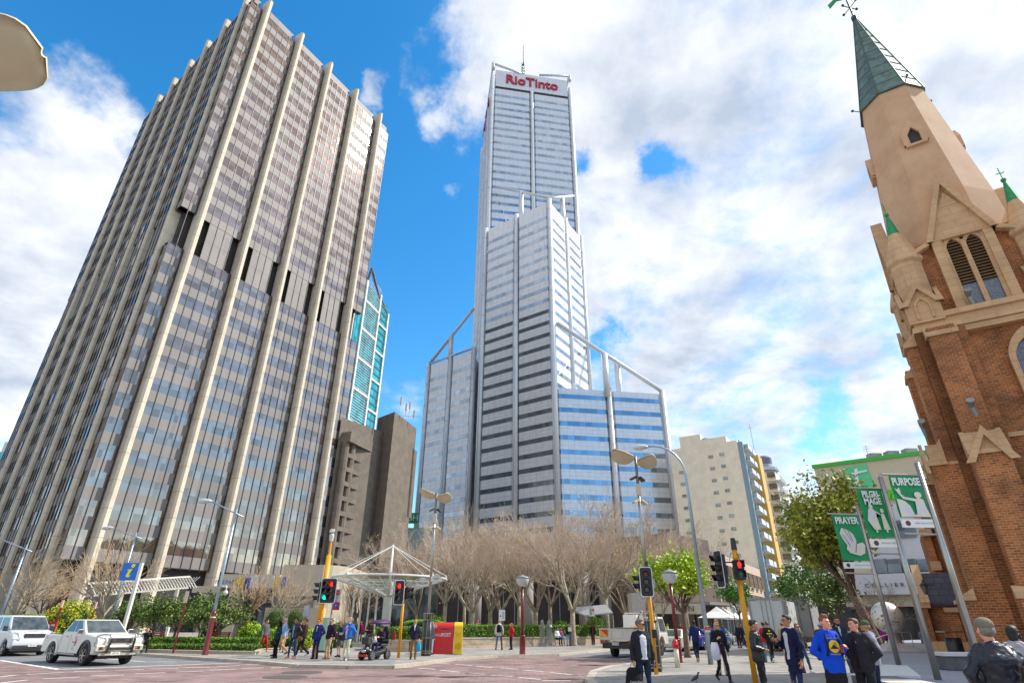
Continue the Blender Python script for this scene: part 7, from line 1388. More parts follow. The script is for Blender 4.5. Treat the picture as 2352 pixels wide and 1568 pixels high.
ARM = {'down': ((.06, .02, -.29), (.075, -.05, -.54)), 'pocket': ((.13, .07, -.27), (-.04, -.015, -.43)), 'fold': ((.07, -.05, -.27), (-.14, -.22, -.22)), 'hold': ((.07, .0, -.28), (-.05, -.25, -.2)), 'phone': ((.06, -.02, -.28), (-.02, -.27, -.17)),
       'swingf': ((.06, -.09, -.28), (.05, -.24, -.49)), 'swingb': ((.07, .13, -.25), (.1, .16, -.5)), 'ear': ((.13, -.12, -.2), (.0, -.2, .07)), 'reach': ((.2, .02, -.22), (.42, -.04, -.32)), 'lap': ((.06, -.03, -.28), (-.02, -.28, -.33)), 'waist': ((.09, .06, -.27), (-.07, -.16, -.32)), 'hip': ((.17, .06, -.24), (.06, -.03, -.44)), 'bar': ((.07, -.1, -.24), (.02, -.38, -.2))}
fold = bpy.data.textures.new('cloth folds', 'CLOUDS'); fold.noise_scale = .13; fold.noise_depth = 2
def remesh(o, vx, it=2):
    r = o.modifiers.new('remesh', 'REMESH'); r.mode = 'VOXEL'; r.voxel_size = vx; r.use_smooth_shade = True
    if it == 2 and vx < .017: d_ = o.modifiers.new('folds', 'DISPLACE'); d_.texture = fold; d_.strength = .045; d_.mid_level = .5; d_.texture_coords = 'LOCAL'
    s_ = o.modifiers.new('smooth', 'SMOOTH'); s_.factor = .5; s_.iterations = it
def person(label, x, y=None, Y=None, face=0, H=1.75, skin='light', hair=('short', '#3a2618'), top='#333333', kind='shirt', inner=None, pants='#2a2c33', shoes='#1c1a19', arms=('down', 'down'), legs='stand', turn=0, z=.12, fat=1., glasses=None, fine=False, sit=0, pk='trousers', extra=None, group=None, sleeves=1., lean=0, nod=0):
    if Y is None: p = atZ(x, y, z)
    else: p = Vector((atY(x, 1440, Y).x, Y, z))
    k = H/1.75; vx = .0085 if fine else (.013 if p.y < 36 else .02); t = thing('person', label, 'person', tuple(p), R(face), group); t.scale = (k, k, k); t.rotation_euler.x = 0
    cl = (leather if kind == 'leather' else cloth)(top); pc_ = cloth(pants); sk = SK[skin]; SH = 1.43; dz = -sit; hipz = .92+dz; shz = SH+dz; Hc = Vector((0, -.01-lean*.1, 1.635+dz)); HT = Matrix.Translation(Hc) @ Matrix.Rotation(R(turn), 4, 'Z') @ Matrix.Rotation(R(nod), 4, 'X')
    # --- joint positions
    J = {}
    for s_, key, ph in ((1, 'L', 1), (-1, 'R', -1)):
        if sit: hip, kn, an = (s_*.1, 0, hipz), (s_*.12, -.42, hipz+.02), (s_*.12, -.45, hipz-.4)
        elif legs == 'walk': f = ph; hip = (s_*.085, 0, hipz); kn = (s_*.085, -.2 if f > 0 else -.02, .5); an = (s_*.08, -.30 if f > 0 else .34, .08 if f > 0 else .17)
        elif legs == 'walk2': f = -ph; hip = (s_*.085, 0, hipz); kn = (s_*.085, -.2 if f > 0 else -.02, .5); an = (s_*.08, -.30 if f > 0 else .34, .08 if f > 0 else .17)
        elif legs == 'wide': hip = (s_*.09, 0, hipz); kn = (s_*.15, -.02, .5); an = (s_*.2, .02, .08)
        else: hip = (s_*.09, 0, hipz); kn = (s_*.1, -.03, .5); an = (s_*.11, .02, .08)
        e, w_ = ARM[arms[0 if s_ > 0 else 1]]; sh_ = Vector((s_*.18, .01, shz)); J[key] = [Vector(q) for q in (hip, kn, an)]+[sh_, sh_+Vector((s_*e[0], e[1], e[2])), sh_+Vector((s_*w_[0], w_[1], w_[2]))]
    def torso(mb, e=0., z0_=.86, belly=1., z1_=1.5):
        rg = [(z, a+e, b_+e) for z, a, b_ in ((.86, .155, .115), (.95, .165*fat, .12*fat), (1.06, .148*fat*belly, .108*fat*belly), (1.2, .162*fat, .118*fat), (1.34, .185*fat, .12*fat), (1.42, .185, .105), (1.475, .11, .08), (1.5, .06, .06)) if z0_ <= z <= z1_]
        if rg[0][0] > z0_: rg = [(z0_, rg[0][1], rg[0][2])]+rg
        mb.loft([(0, .01 if z > 1.3 else 0, z+dz, a, b_) for z, a, b_ in rg], 18, pw=.9)
    def arm(mb, e=0., cut=1., thick=1.):
        for key in 'LR':
            h_, kn, an, sh_, el, wr = J[key]; mb.cap(sh_-Vector((math.copysign(.03, sh_.x), 0, .01)), el, .058*thick+e, .044*thick+e)
            if cut > .5: mb.cap(el, el.lerp(wr, cut), .044*thick+e, .032*thick+e)
    def hand(mb, key):
        el, wr = J[key][4], J[key][5]; d = (wr-el).normalized(); s_ = 1 if key == 'L' else -1; side = Vector((0, -1, 0)); side = (side-d*side.dot(d)); side = side.normalized() if side.length > .3 else Vector((s_*-.3, 0, 1)).normalized(); nm = d.cross(side).normalized()*s_; inn = nm if nm.x*s_ < 0 else -nm
        if abs(d.y) > .6: inn = Vector((-s_*.7, -.2, -.3)).normalized()
        mb.cap(wr-d*.02, wr+d*.085, .026, .036, 8, flat=.5, up=tuple(inn))
        for j, (off, ln) in enumerate(((.027, .062), (.009, .07), (-.009, .066), (-.026, .052))):
            q0 = wr+d*.095+side*off; q1 = q0+(d*.8+inn*.35).normalized()*ln*.55; q2 = q1+(d*.45+inn*.8).normalized()*ln*.55; mb.cap(q0, q1, .0105, .0095, 6); mb.cap(q1, q2, .0095, .008, 6)
        q0 = wr+d*.03+side*.03; q1 = q0+(d*.6+side*.7+inn*.2).normalized()*.04; q2 = q1+(d*.9+inn*.4).normalized()*.032; mb.cap(q0, q1, .0125, .011, 6); mb.cap(q1, q2, .011, .009, 6)
    def legs_(mb, e=0., cut=1., th=1.):
        for key in 'LR':
            hip, kn, an = J[key][:3]; mb.cap(hip-Vector((0, 0, -.02)), kn, .082*min(fat, 1.15)*th+e, .054*th+e)
            if cut > .5: mb.cap(kn, kn.lerp(an, (cut-.5)*2), .054*th+e, (.04+ (.054-.04)*(1-(cut-.5)*2))*th+e)
    # --- body: one continuous surface
    m = MB(); torso(m, -.012); arm(m, -.006); legs_(m, -.008); m.cap((0, .015, 1.42+dz), Hc+Vector((0, .01, -.06)), .054*min(fat, 1.1), .05)
    for key in 'LR': hand(m, key); an = J[key][2]; m.cap(an, an+Vector((0, -.02, -.03)), .04, .04)
    m.T = HT; m.ell((0, .012, .025), (.076, .096, .1), 16, 12); m.ell((0, -.022, -.045), (.056, .07, .07), 14, 10); m.cap((0, -.092, .0), (0, -.108, -.022), .011, .015, 8); m.ell((0, -.07, .03), (.05, .035, .02), 10, 6); m.ell((0, -.082, -.088), (.02, .02, .016), 8, 6); m.ell((0, -.086, -.055), (.022, .014, .012), 8, 6)
    for s_ in (-1, 1): m.ell((s_*.079, .012, -.005), (.012, .022, .033), 8, 6); m.ell((s_*.045, -.055, -.02), (.022, .03, .022), 8, 6)
    m.T = Matrix.Identity(4); o = m.build('body', sk, t); remesh(o, vx, 1)
    def part(nm, fn, mt, v_=None, T=None, it=2, rm=True):
        q = MB(); q.T = T or Matrix.Identity(4); fn(q); ob = q.build(nm, mt, t, smooth=True)
        if rm: remesh(ob, v_ or vx*1.15, it)
        return ob
    # --- clothes
    long_ = {'coat': .62, 'jacket': .84, 'leather': .84, 'hoodie': .8, 'cardigan': .66, 'shirt': .86, 'tee': .86}.get(kind, .86)
    def topfn(q):
        if kind in ('cardigan', 'coat'): q.loft([(0, .02, long_+dz, .2, .14), (0, .01, .95+dz, .185, .135)], 18)
        torso(q, .012+(.016 if kind in ('hoodie', 'jacket', 'leather', 'coat', 'cardigan') else 0), max(long_, .8), 1.12 if kind == 'hoodie' else 1.04); arm(q, .008+(.012 if kind != 'shirt' and kind != 'tee' else 0), .45 if kind == 'tee' else .93*sleeves, 1.)
        if kind == 'hoodie': q.cap((-.07, .05, 1.47+dz), (.07, .05, 1.47+dz), .055, .055); q.cap((-.06, -.05, 1.455+dz), (.06, -.05, 1.455+dz), .03, .03); q.cap((-.06, .1, 1.45+dz), (.06, .1, 1.45+dz), .05, .05)
        elif kind in ('jacket', 'leather', 'coat'): q.loft([(0, .02, 1.44+dz, .085, .08), (0, .025, 1.515+dz, .07, .07)], 14)
        else: q.loft([(0, .01, 1.44+dz, .08, .075), (0, .012, 1.495+dz, .06, .06)], 14)
    part('jacket' if kind in ('jacket', 'leather', 'coat') else ('cardigan' if kind == 'cardigan' else ('hoodie' if kind == 'hoodie' else 'shirt')), topfn, cl)
    if inner:
        ex_ = .042 if kind in ('jacket', 'leather', 'coat', 'cardigan', 'hoodie') else .026; w0 = {'v': .04, 'open': .09, 'wide': .13}.get(inner[1], .06); zb = long_+.02 if inner[1] != 'v' else 1.18
        part('shirt_front', lambda q: q.loft([(0, -.045, zz+dz, w0*ww_, b_*fat+ex_-.045) for zz, b_, ww_ in (((.9, .118, 1.), (1.06, .11, 1.), (1.2, .119, 1.), (1.3, .121, 1.)) if inner[1] != 'v' else ((1.22, .119, .3), (1.3, .121, .8)))]+[(0, -.045, 1.38+dz, w0*.95, .112+ex_-.04), (0, -.02, 1.45+dz, .07, .085), (0, .008, 1.515+dz, .056, .062)], 14), cloth(inner[0]))
    if pk == 'skirt': part('skirt', lambda q: q.loft([(0, 0, .56, .2, .16), (0, 0, .8, .19, .15), (0, 0, .98, .165, .125)], 18), pc_)
    elif pk == 'shorts': part('shorts', lambda q: (q.loft([(0, 0, .42, .2, .15), (0, 0, .7, .2, .15), (0, 0, .95, .175, .135)], 18)), pc_)
    elif pk != 'none': part('trousers', lambda q: (torso(q, .008, .86, 1., .96), legs_(q, .012 if pk == 'trousers' else .004, .97), [q.cap(J[k_][1], J[k_][2], .06 if pk == 'trousers' else .052, .056 if pk == 'trousers' else .044) for k_ in 'LR'], q.ell((0, .02, hipz+.0), (.15*fat, .12*fat, .1)) if sit else None), pc_)
    shc = mat('shoe '+shoes, shoes, .5, var=.1)
    for key in 'LR':
        an = J[key][2]; fz = an.z-.045; up_ = .06 if an.z > .12 else 0
        part('shoe', lambda q: (q.cap((an.x, an.y+.035, fz+up_*.6), (an.x*1.08, an.y-.15, max(.03, fz-.008-up_*.6)), .045, .036, 10, flat=1.0), q.cap((an.x, an.y+.01, fz+.05+up_*.3), (an.x, an.y-.04, fz+.03), .045, .04)), shc, it=1)
    # --- hair and face
    hs_, hc = hair; hm = hairm(hc)
    def hairfn(q):
        q.ell((0, .026, .04), (.086, .094, .088), 16, 12)
        if hs_ in ('short', 'beard', 'curly'): q.ell((0, -.03, .098), (.06, .055, .032), 12, 8)
        if hs_ == 'curly':
            rr = random.Random(3)
            for _ in range(16): a, b_ = rr.uniform(-1.6, 4.7), rr.uniform(.5, 1.4); q.ell((.07*math.cos(a)*math.cos(b_)*1.1, -.01+.085*math.sin(a)*math.cos(b_), .05+.09*math.sin(b_)), (.026, .026, .024), 8, 6)
        if hs_ == 'long': q.cap((0, .055, .02), (0, .075, -.2), .08, .062, 12, flat=.7, up=(0, 1, 0)); [q.cap((s_*.07, .0, .04), (s_*.085, .01, -.18), .026, .028, 8) for s_ in (-1, 1)]; q.ell((0, -.03, .095), (.06, .05, .03), 12, 8)
        if hs_ == 'bob': q.cap((0, .045, .03), (0, .055, -.07), .085, .075, 12, flat=.8, up=(0, 1, 0)); [q.cap((s_*.074, .0, .04), (s_*.08, .0, -.07), .024, .024, 8) for s_ in (-1, 1)]; q.ell((0, -.03, .095), (.06, .05, .03), 12, 8)
        if hs_ == 'scarf': q.ell((0, .01, .03), (.1, .1, .115), 14, 10); q.cap((0, .03, -.05), (0, .04, -.14), .085, .12, 12)
    if hs_ not in ('cap', 'hat'): part('headscarf' if hs_ == 'scarf' else 'hair', hairfn, cloth(hc) if hs_ == 'scarf' else hm, vx*.9, HT, 1)
    if hs_ in ('cap', 'hat'):
        part('hair', lambda q: q.ell((0, .03, .0), (.082, .088, .075), 14, 10), hairm('#7d7468'), vx, HT, 1)
        part('cap' if hs_ == 'cap' else 'sun_hat', lambda q: (q.ell((0, .012, .06), (.092, .11, .078), 16, 12), q.loft([(0, -.075, .035, .07, .085), (0, -.075, .047, .066, .08)], 16) if hs_ == 'cap' else q.loft([(0, .0, .035, .16, .175), (0, .0, .055, .13, .145)], 20)), cloth(hc), vx*.8, HT, 1)
    if hs_ == 'beard': part('beard', lambda q: (q.ell((0, -.04, -.075), (.056, .062, .055), 12, 8), q.cap((-.05, -.02, -.03), (.05, -.02, -.03), .03, .03)), hm, vx*.9, HT, 1)
    if p.y < 36 and abs(face) < 130:
        g = MB(); g.T = HT
        if glasses == 'sun':
            for s_ in (-1, 1): g.box(s_*.034, -.104, .008, .052, .016, .036); g.bar((s_*.058, -.1, .012), (s_*.084, .01, .012), .006, .01)
            g.box(0, -.108, .014, .03, .01, .01); g.build('sunglasses', glas, t)
        else:
            for s_ in (-1, 1): g.ell((s_*.031, -.086, .008), (.014, .009, .008), 8, 6, k=0); g.ell((s_*.031, -.0925, .008), (.0065, .005, .0065), 8, 6, k=1)
            g.build('eye', [eyew, eyed], t)
            if glasses:
                g = MB(); g.T = HT
                for s_ in (-1, 1): g.tube([(s_*.033+.024*math.cos(6.283*i/12), -.106, .006+.018*math.sin(6.283*i/12)) for i in range(13)], .0025, 4); g.bar((s_*.058, -.1, .012), (s_*.084, .01, .012), .004, .005)
                g.bar((-.01, -.108, .01), (.01, -.108, .01), .004, .004); g.build('spectacles', glas, t)
        g = MB(); g.T = HT
        for s_ in (-1, 1): g.bar((s_*.015, -.1, .032), (s_*.05, -.088, .034), .008, .007)
        g.build('eyebrow', hm if hs_ not in ('scarf', 'cap', 'hat') else hairm('#4a3a2c'), t); g = MB(); g.T = HT; g.cap((-.02, -.094, -.056), (.02, -.094, -.056), .0055, .0055, 6); g.build('lips', lipm, t)
    if extra: extra(t, J, HT, dz)
    return t
def loose(nm, label, cat, t, loc, fn):
    """a thing somebody carries: top-level, placed from the carrier's own joints"""
    M_ = Matrix.Translation(t.location) @ Matrix.Rotation(t.rotation_euler.z, 4, 'Z') @ Matrix.Scale(t.scale.x, 4); w_ = M_ @ Vector(loc); o = thing(nm, label, cat, tuple(w_), t.rotation_euler.z); fn(o); return o
def soft_bag(c, w_, d_, h_, handles=True, txt=None):
    def f(o):
        m = MB(); m.loft([(0, 0, -h_-.12, w_*.42, d_*.35), (0, 0, -h_-.1, w_*.5, d_*.5), (0, 0, -h_*.6-.1, w_*.52, d_*.55), (0, 0, -.16, w_*.4, d_*.35), (0, 0, -.1, w_*.25, d_*.15)], 16, pw=.7); m.build('sack', cloth(c), o, smooth=True)
        if handles: m = MB(); [m.tube([(s_*w_*.18, 0, -.12), (s_*w_*.12, 0, -.03), (0, 0, .0)], .006, 5) for s_ in (-1, 1)]; m.build('handle', cloth(c), o)
        if txt: text('lettering', txt, .07, mat('bag print', '#c9c6c0'), o, (0, -d_*.5-.045, -h_*.62), FR, .002, .9)
    return f
def phone(o): m = MB(); m.box(0, 0, 0, .07, .012, .14); m.build('case', mat('phone case', '#1d2a4a', .3), o, bevel=.004)
def rucksack(c):
    def f(t, J, HT, dz):
        pass
    return f
def straps(t, c):
    m = MB(); [m.tube([(s_*.1, .13, 1.42), (s_*.115, .03, 1.49), (s_*.12, -.1, 1.42), (s_*.13, -.15, 1.25), (s_*.15, -.1, 1.08)], .02, 8) for s_ in (-1, 1)]; m.build('bag_strap', cloth(c), t, smooth=True)
def backpack(label, t, c): return loose('backpack', label, 'backpack', t, (0, .2, 1.25), lambda o: (lambda m: (m.loft([(0, 0, -.26, .14, .07), (0, 0, -.2, .16, .09), (0, 0, .1, .15, .085), (0, 0, .22, .09, .05)], 14, pw=.7), m.build('pack', cloth(c), o, smooth=True)))(MB()))
# ---- foreground, right of centre
def ex(t, J, HT, dz): pass
a = person('middle aged man in dark open jacket and white shirt, looking aside, sunglasses on', 1470, Y=15., face=8, H=1.70, skin='tan', hair=('short', '#5c544c'), top='#23242c', kind='jacket', inner=('#c4c8d2', 'wide'), pants='#1f2b40', arms=('down', 'down'), legs='stand', turn=52, glasses='sun', fine=True, fat=1.12)
loose('garment_bag', 'black garment bag with pale print held low by the man in white shirt', 'bag', a, (-.27, -.06, .84), soft_bag('#16151a', .42, .2, .62, True, 'Calvin Klein'))
loose('phone', 'phone held low in the left hand of the man in the white shirt', 'phone', a, (.25, -.09, .8), phone)
a = person('blonde woman walking in black jacket and leggings, sunglasses and long hair', 1664, y=1567, face=4, H=1.68, skin='light', hair=('long', '#c79a52'), top='#1d1d24', kind='jacket', pants='#222228', pk='tight', arms=('down', 'phone'), legs='walk', glasses='sun', fine=True, fat=.86, shoes='#0d0d0e')
m = MB(); m.tube([(-.05, -.1, 1.43), (-.02, -.125, 1.3), (0, -.14, 1.15), (.02, -.125, 1.3), (.05, -.1, 1.43)], .003, 5); m.ell((0, -.145, 1.13), (.012, .008, .02)); m.build('necklace', mat('gold', '#b08a35', .3, .9), a)
m = MB(); [m.ell((.06+.02*(i % 2)*0, -.15, 1.22-.1*i), (.01, .006, .01)) for i in range(3)]; m.build('button', chrome, a)
loose('carrier_bag', 'white and pink carrier bag hanging from the blonde womans arm', 'bag', a, (-.24, -.2, 1.16), lambda o: ((lambda m: (m.loft([(0, 0, -.5, .05, .02), (0, 0, -.46, .14, .05), (0, 0, -.2, .14, .05), (0, 0, 0, .1, .02)], 14), m.build('sack', cloth('#d9d5dc'), o, smooth=True)))(MB()), (lambda m: (m.tube([(.14, -.02, -.06), (.15, -.02, -.3), (.06, -.02, -.5)], .008, 5), m.build('pink_edge', mat('pink edge', '#c2187e'), o)))(MB())))
person('fair haired man in bright blue top, half hidden behind the blonde woman', 1647, Y=23, face=170, H=1.78, skin='light', hair=('short', '#b08a55'), top='#2857a8', pants='#b9a78f')
a = person('man walking away in navy jumper and jeans with tan boots, touching the tree', 1604, y=1521, face=176, H=1.80, skin='dark', hair=('short', '#14110f'), top='#1c2b58', kind='shirt', pants='#161f38', shoes='#c98a35', arms=('down', 'reach'), legs='walk2')
a = person('man in shiny black leather jacket in profile, right behind the nearest yellow pole', 1731, Y=15.4, face=62, H=1.71, skin='tan', hair=('short', '#181415'), top='#131315', kind='leather', pants='#20222c', arms=('waist', 'waist'), turn=8, fine=True, fat=1.02)
loose('phone', 'purple phone in the hands of the man in the leather jacket', 'phone', a, (.02, -.28, 1.1), phone)
a = person('tall slim man in long navy cardigan and white shirt with spectacles, facing left', 1810, Y=14.2, face=-72, H=1.81, skin='tan', hair=('short', '#17130f'), top='#161a3a', kind='cardigan', inner=('#b9bccb', 'open'), pants='#22304f', pk='tight', arms=('down', 'phone'), legs='stand', turn=-6, glasses='clear', fine=True, fat=.9, sleeves=.75)
loose('phone', 'phone raised in the right hand of the man in the navy cardigan', 'phone', a, (-.17, -.35, 1.3), phone)
m = MB(); el, wr = (.24, .03, 1.14), (.255, -.04, .89); m.tube([(.252, -.025, .93), (.254, -.032, .905)], .036, 12); m.box(.285, -.04, .917, .01, .035, .04); m.build('wristwatch', mat('watch', '#3c4048', .3, .5), a)
person('man in red and white sweatshirt walking away behind the others', 1753, Y=31, face=165, H=1.74, skin='tan', hair=('short', '#1b1613'), top='#c5161c', pants='#6f97a6', legs='walk'); 
a = person('young man walking away in black sweatshirt with a yellow division sign', 1777, y=1521, face=172, H=1.74, skin='light', hair=('curly', '#4a3324'), top='#202024', kind='hoodie', pants='#26262b', shoes='#d6d6d8', legs='walk2', arms=('pocket', 'pocket'))
m = MB(); ym = mat('print yellow', '#d6cf1c', .6); m.tube([(0, .16, 1.37), (0, .172, 1.37)], .045, 12); m.tube([(0, .16, 1.13), (0, .172, 1.13)], .045, 12); m.box(0, .168, 1.25, .26, .012, .05); m.build('division_print', ym, a)
person('man in a beige jacket partly hidden behind the division sign sweatshirt', 1797, Y=31, face=160, H=1.72, skin='light', hair=('short', '#6a4a33'), top='#b9a283', kind='jacket', pants='#c9a892', legs='walk')
a = person('woman walking in grey hooded jacket and blue jeans, sunglasses, windblown brown hair', 1850, y=1543, face=6, H=1.66, skin='light', hair=('long', '#6b4026'), top='#57504d', kind='hoodie', pants='#244a68', pk='tight', shoes='#c9c9cc', legs='walk', glasses='sun', fat=.92)
# ---- group by the plaza ledge
a = person('red haired teenager in bright blue hoodie with yellow emblem and dark shorts', 1896, Y=12.2, face=8, H=1.77, skin='pink', hair=('curly', '#7a4226'), top='#0d46c4', kind='hoodie', pants='#1c1c20', pk='shorts', arms=('hold', 'pocket'), turn=4, fine=True)
straps(a, '#202129')
m = MB(); m.tube([(-.02, -.158, 1.24), (-.02, -.168, 1.24)], .105, 26); o = m.build('round_print', mat('emblem yellow', '#e5b90c', .6), a); text('print_number', '23', .07, mat('emblem navy', '#12224f'), o, (.0, -.172, 1.28), FR, .002, .9); m = MB(); m.add([(-.1, -.172, 1.2), (.06, -.172, 1.2), (.06, -.172, 1.21), (-.03, -.172, 1.27), (-.1, -.172, 1.21)], [(0, 1, 2, 3, 4)]); m.build('print_bridge', mat('emblem navy', '#12224f'), o); text('print_word', 'GOLDEN STATE', .035, mat('emblem gold', '#c79f16'), o, (-.02, -.165, 1.375), FR, .001); text('print_word', 'WARRIORS', .04, mat('emblem gold', '#c79f16'), o, (-.02, -.165, 1.11), FR, .001)
loose('drink_cup', 'small red drink cup in the teenagers hand against his hoodie', 'cup', a, (.03, -.3, 1.2), lambda o: (lambda m: (m.tube([(0, 0, -.06), (0, 0, .07)], [.03, .038], 12), m.build('cup', mat('cup red', '#7a2a38', .5), o)))(MB())); backpack('dark backpack on the teenager in the blue hoodie', a, '#1a1b22')
person('short haired man in black jumper with white collar, back turned behind the teenager', 1906, Y=17.6, face=165, H=1.76, skin='light', hair=('short', '#241c19'), top='#1f1f24', pants='#3a6a86', inner=None, fat=1.05)
person('man in navy quilted vest and pale blue sleeves, behind the teenager', 1925, Y=19.2, face=-15, H=1.84, skin='tan', hair=('beard', '#2b2420'), top='#1d2b3d', kind='shirt', inner=('#aeb8cf', 'v'), pants='#3d536e', glasses='clear')
person('person with a dark cap standing left behind the teenager', 1884, Y=24, face=150, H=1.72, skin='tan', hair=('cap', '#cfcfca'), top='#3a2e26', kind='jacket', pants='#3b3f4a')
a = person('short haired woman in black jacket and trousers laughing to the left', 1962, Y=12.2, face=-58, H=1.73, skin='pink', hair=('short', '#4a3427'), top='#29262d', kind='jacket', inner=('#17161a', 'open'), pants='#212126', arms=('pocket', 'pocket'), turn=-18, fine=True, fat=1.16)
m = MB(); m.tube([(.14, .02, 1.48), (.05, -.135, 1.36), (-.08, -.15, 1.22), (-.17, -.05, 1.05)], .018, 8); m.build('bag_strap', cloth('#26252b'), a); m = MB(); m.tube([(.03+.03*math.cos(6.283*i/4+.8), -.158, 1.335+.03*math.sin(6.283*i/4+.8)) for i in range(5)], .004, 5); m.build('strap_buckle', chrome, a)
person('man in green flat cap and pale grey hoodie leaning beside the laughing woman', 1988, Y=15.2, face=-105, H=1.71, skin='tan', hair=('cap', '#4a5a3a'), top='#8f8f9c', kind='hoodie', pants='#1f2242', arms=('pocket', 'pocket'), fine=True)
a = person('old man seen from behind in shiny dark leather jacket and checked flat cap', 2262, Y=7.1, face=172, H=1.68, skin='pink', hair=('cap', '#7d7566'), top='#191a28', kind='leather', pants='#23232b', arms=('hip', 'hip'), fine=True, fat=1.22)
loose('leather_coat', 'brown leather coat hung over the arm of the old man', 'coat', a, (-.2, .26, 1.22), lambda o: (lambda m: (m.loft([(0, .02, -.7, .15, .05), (0, .02, -.4, .14, .07), (.03, 0, -.1, .1, .06), (.05, 0, .06, .05, .04)], 14, pw=.8), m.tube([(.0, .05, 0), (-.06, .09, -.25), (-.1, .1, -.5)], [.04, .05, .045], 8), m.build('coat', leather('#3a2a28'), o, smooth=True)))(MB()))
person('dark haired person in pale grey hoodie at the right edge, facing right', 2322, Y=10., face=118, H=1.62, skin='light', hair=('bob', '#15110f'), top='#a3a1a6', kind='hoodie', pants='#1c2340', arms=('fold', 'fold'), fine=True)
# ---- plaza, further back
person('woman in magenta top and dark trousers photographing the metal ball', 2026, Y=37, face=150, H=1.64, skin='light', hair=('short', '#4a2a1c'), top='#a51380', pants='#231a1c', arms=('ear', 'ear'), z=PZ, kind='coat')
person('person in a patterned shirt seated in the shadowed cafe front', 1998, Y=41, face=-40, H=1.65, skin='tan', hair=('short', '#1a1412'), top='#8a6f6e', pants='#2a2a30', sit=.42, arms=('lap', 'lap'), z=.5)
person('person in a checked shirt bending low beside the church wall', 2114, Y=36, face=120, H=1.65, skin='tan', hair=('short', '#17130f'), top='#74707c', pants='#1c1a1e', sit=.42, arms=('lap', 'lap'), z=.45)
# ---- far kerb, waiting to cross
K = 'people waiting at the far kerb'
a = person('person in grey jacket and bright red trousers walking behind the woman in a headscarf', 612, Y=38, face=60, H=1.70, skin='tan', hair=('short', '#1f1814'), top='#5f5b5c', kind='jacket', pants='#a81f2e', legs='walk', shoes='#d0cfcc'); backpack('grey backpack worn over the red trousers', a, '#3c3b40')
a = person('woman in black headscarf and dark teal top with black skirt', 630, y=1511, face=-40, H=1.60, skin='dark', hair=('scarf', '#111013'), top='#0e3a3a', pants='#151416', pk='trousers', arms=('hold', 'down'), fat=1.02)
loose('handbag', 'black handbag with silver trim on the arm of the woman in a headscarf', 'bag', a, (.05, -.24, .98), soft_bag('#17161a', .36, .16, .2))
person('grey haired man in pale blue shirt and tan trousers striding left', 643, y=1505, face=-75, H=1.76, skin='pink', hair=('short', '#b5aea4'), top='#9db5da', pants='#c9a57c', legs='walk', arms=('swingf', 'swingb'), glasses='sun')
person('person in dark blue and red top half hidden behind the leather jacket man', 655, Y=37, face=20, H=1.66, skin='tan', hair=('bob', '#1c1614'), top='#2b2747', pants='#8f7763', legs='walk')
a = person('man in black leather jacket over blue shirt and jeans, sunglasses, brown shoes', 668, y=1511, face=-22, H=1.76, skin='tan', hair=('short', '#1d1714'), top='#17181b', kind='leather', inner=('#6d8fc7', 'open'), pants='#1d3058', pk='tight', shoes='#7a3b2b', arms=('pocket', 'hold'), legs='wide', glasses='sun', turn=-14)
a = person('man in dark jumper and tan trousers walking away with a white paper', 690, Y=37.5, face=160, H=1.72, skin='tan', hair=('short', '#181310'), top='#1d1519', pants='#9a7448', legs='walk2'); loose('paper', 'white sheet of paper in a walking mans hand', 'paper', a, (.26, -.02, .84), lambda o: (lambda m: (m.box(0, 0, -.1, .21, .01, .3), m.build('sheet', offwhite, o)))(MB()))
a = person('young man in blue suit and pale tie leaning on the yellow signal mast', 722, y=1513, face=-18, H=1.72, skin='pink', hair=('short', '#5b3524'), top='#1c2c6b', kind='jacket', inner=('#c8cbd8', 'v'), pants='#18275c', arms=('pocket', 'down'), turn=-10, glasses='sun')
m = MB(); m.plate([(-.012, 0), (.012, 0), (.02, -.22), (0, -.25), (-.02, -.22)], (0, -.165, 1.42), (1, 0, 0), (0, -.12, 1), .004); m.build('tie', cloth('#8f9ac0'), a)
person('person behind the yellow mast with one leg and grey shoe stretched left', 702, Y=32.8, face=-80, H=1.74, skin='tan', hair=('short', '#3a2618'), top='#3d2a22', pants='#1e1d22', legs='walk2', shoes='#b5b5b8')
person('bearded man in dark plum jumper and khaki trousers, rolled sleeves', 750, y=1513, face=-38, H=1.74, skin='pink', hair=('beard', '#7a4426'), top='#2a1c28', pants='#b39a78', shoes='#4b2c22', arms=('pocket', 'pocket'), glasses='clear', fat=1.08, sleeves=.6)
person('grey haired person in black just behind the bearded man', 763, Y=33.5, face=-20, H=1.75, skin='pink', hair=('short', '#a39c95'), top='#26252d', kind='jacket', pants='#17171b', shoes='#7a4536')
person('brown haired woman in navy jumper and grey skirt looking left', 776, y=1508, face=-48, H=1.60, skin='light', hair=('bob', '#7a4322'), top='#232a55', pants='#55565c', pk='skirt', arms=('fold', 'down'), shoes='#17161a', fat=.9)
a = person('tall grey haired man in pink shirt under a bright blue jacket, light trousers', 793, y=1516, face=-24, H=1.80, skin='pink', hair=('short', '#8f857c'), top='#2c6ab8', kind='jacket', inner=('#dca9d2', 'wide'), pants='#c2c0a2', shoes='#d2d2d0', arms=('pocket', 'pocket'), fat=1.28, turn=-20)
m = MB(); m.tube([(.1, -.06, 1.5), (.02, -.19, 1.3), (-.14, -.2, 1.02)], .013, 6); m.build('bag_strap', cloth('#17161a'), a)
loose('shoulder_bag', 'dark shoulder bag with a folded newspaper on the man in the pink shirt', 'bag', a, (-.17, -.24, 1.02), lambda o: ((lambda m: (m.box(0, 0, -.1, .3, .11, .26), m.build('pouch', cloth('#2a2127'), o, bevel=.03)))(MB()), (lambda m: (m.box(-.03, -.03, .06, .2, .05, .1), m.build('newspaper', mat('newsprint', '#a79f88'), o)))(MB())))
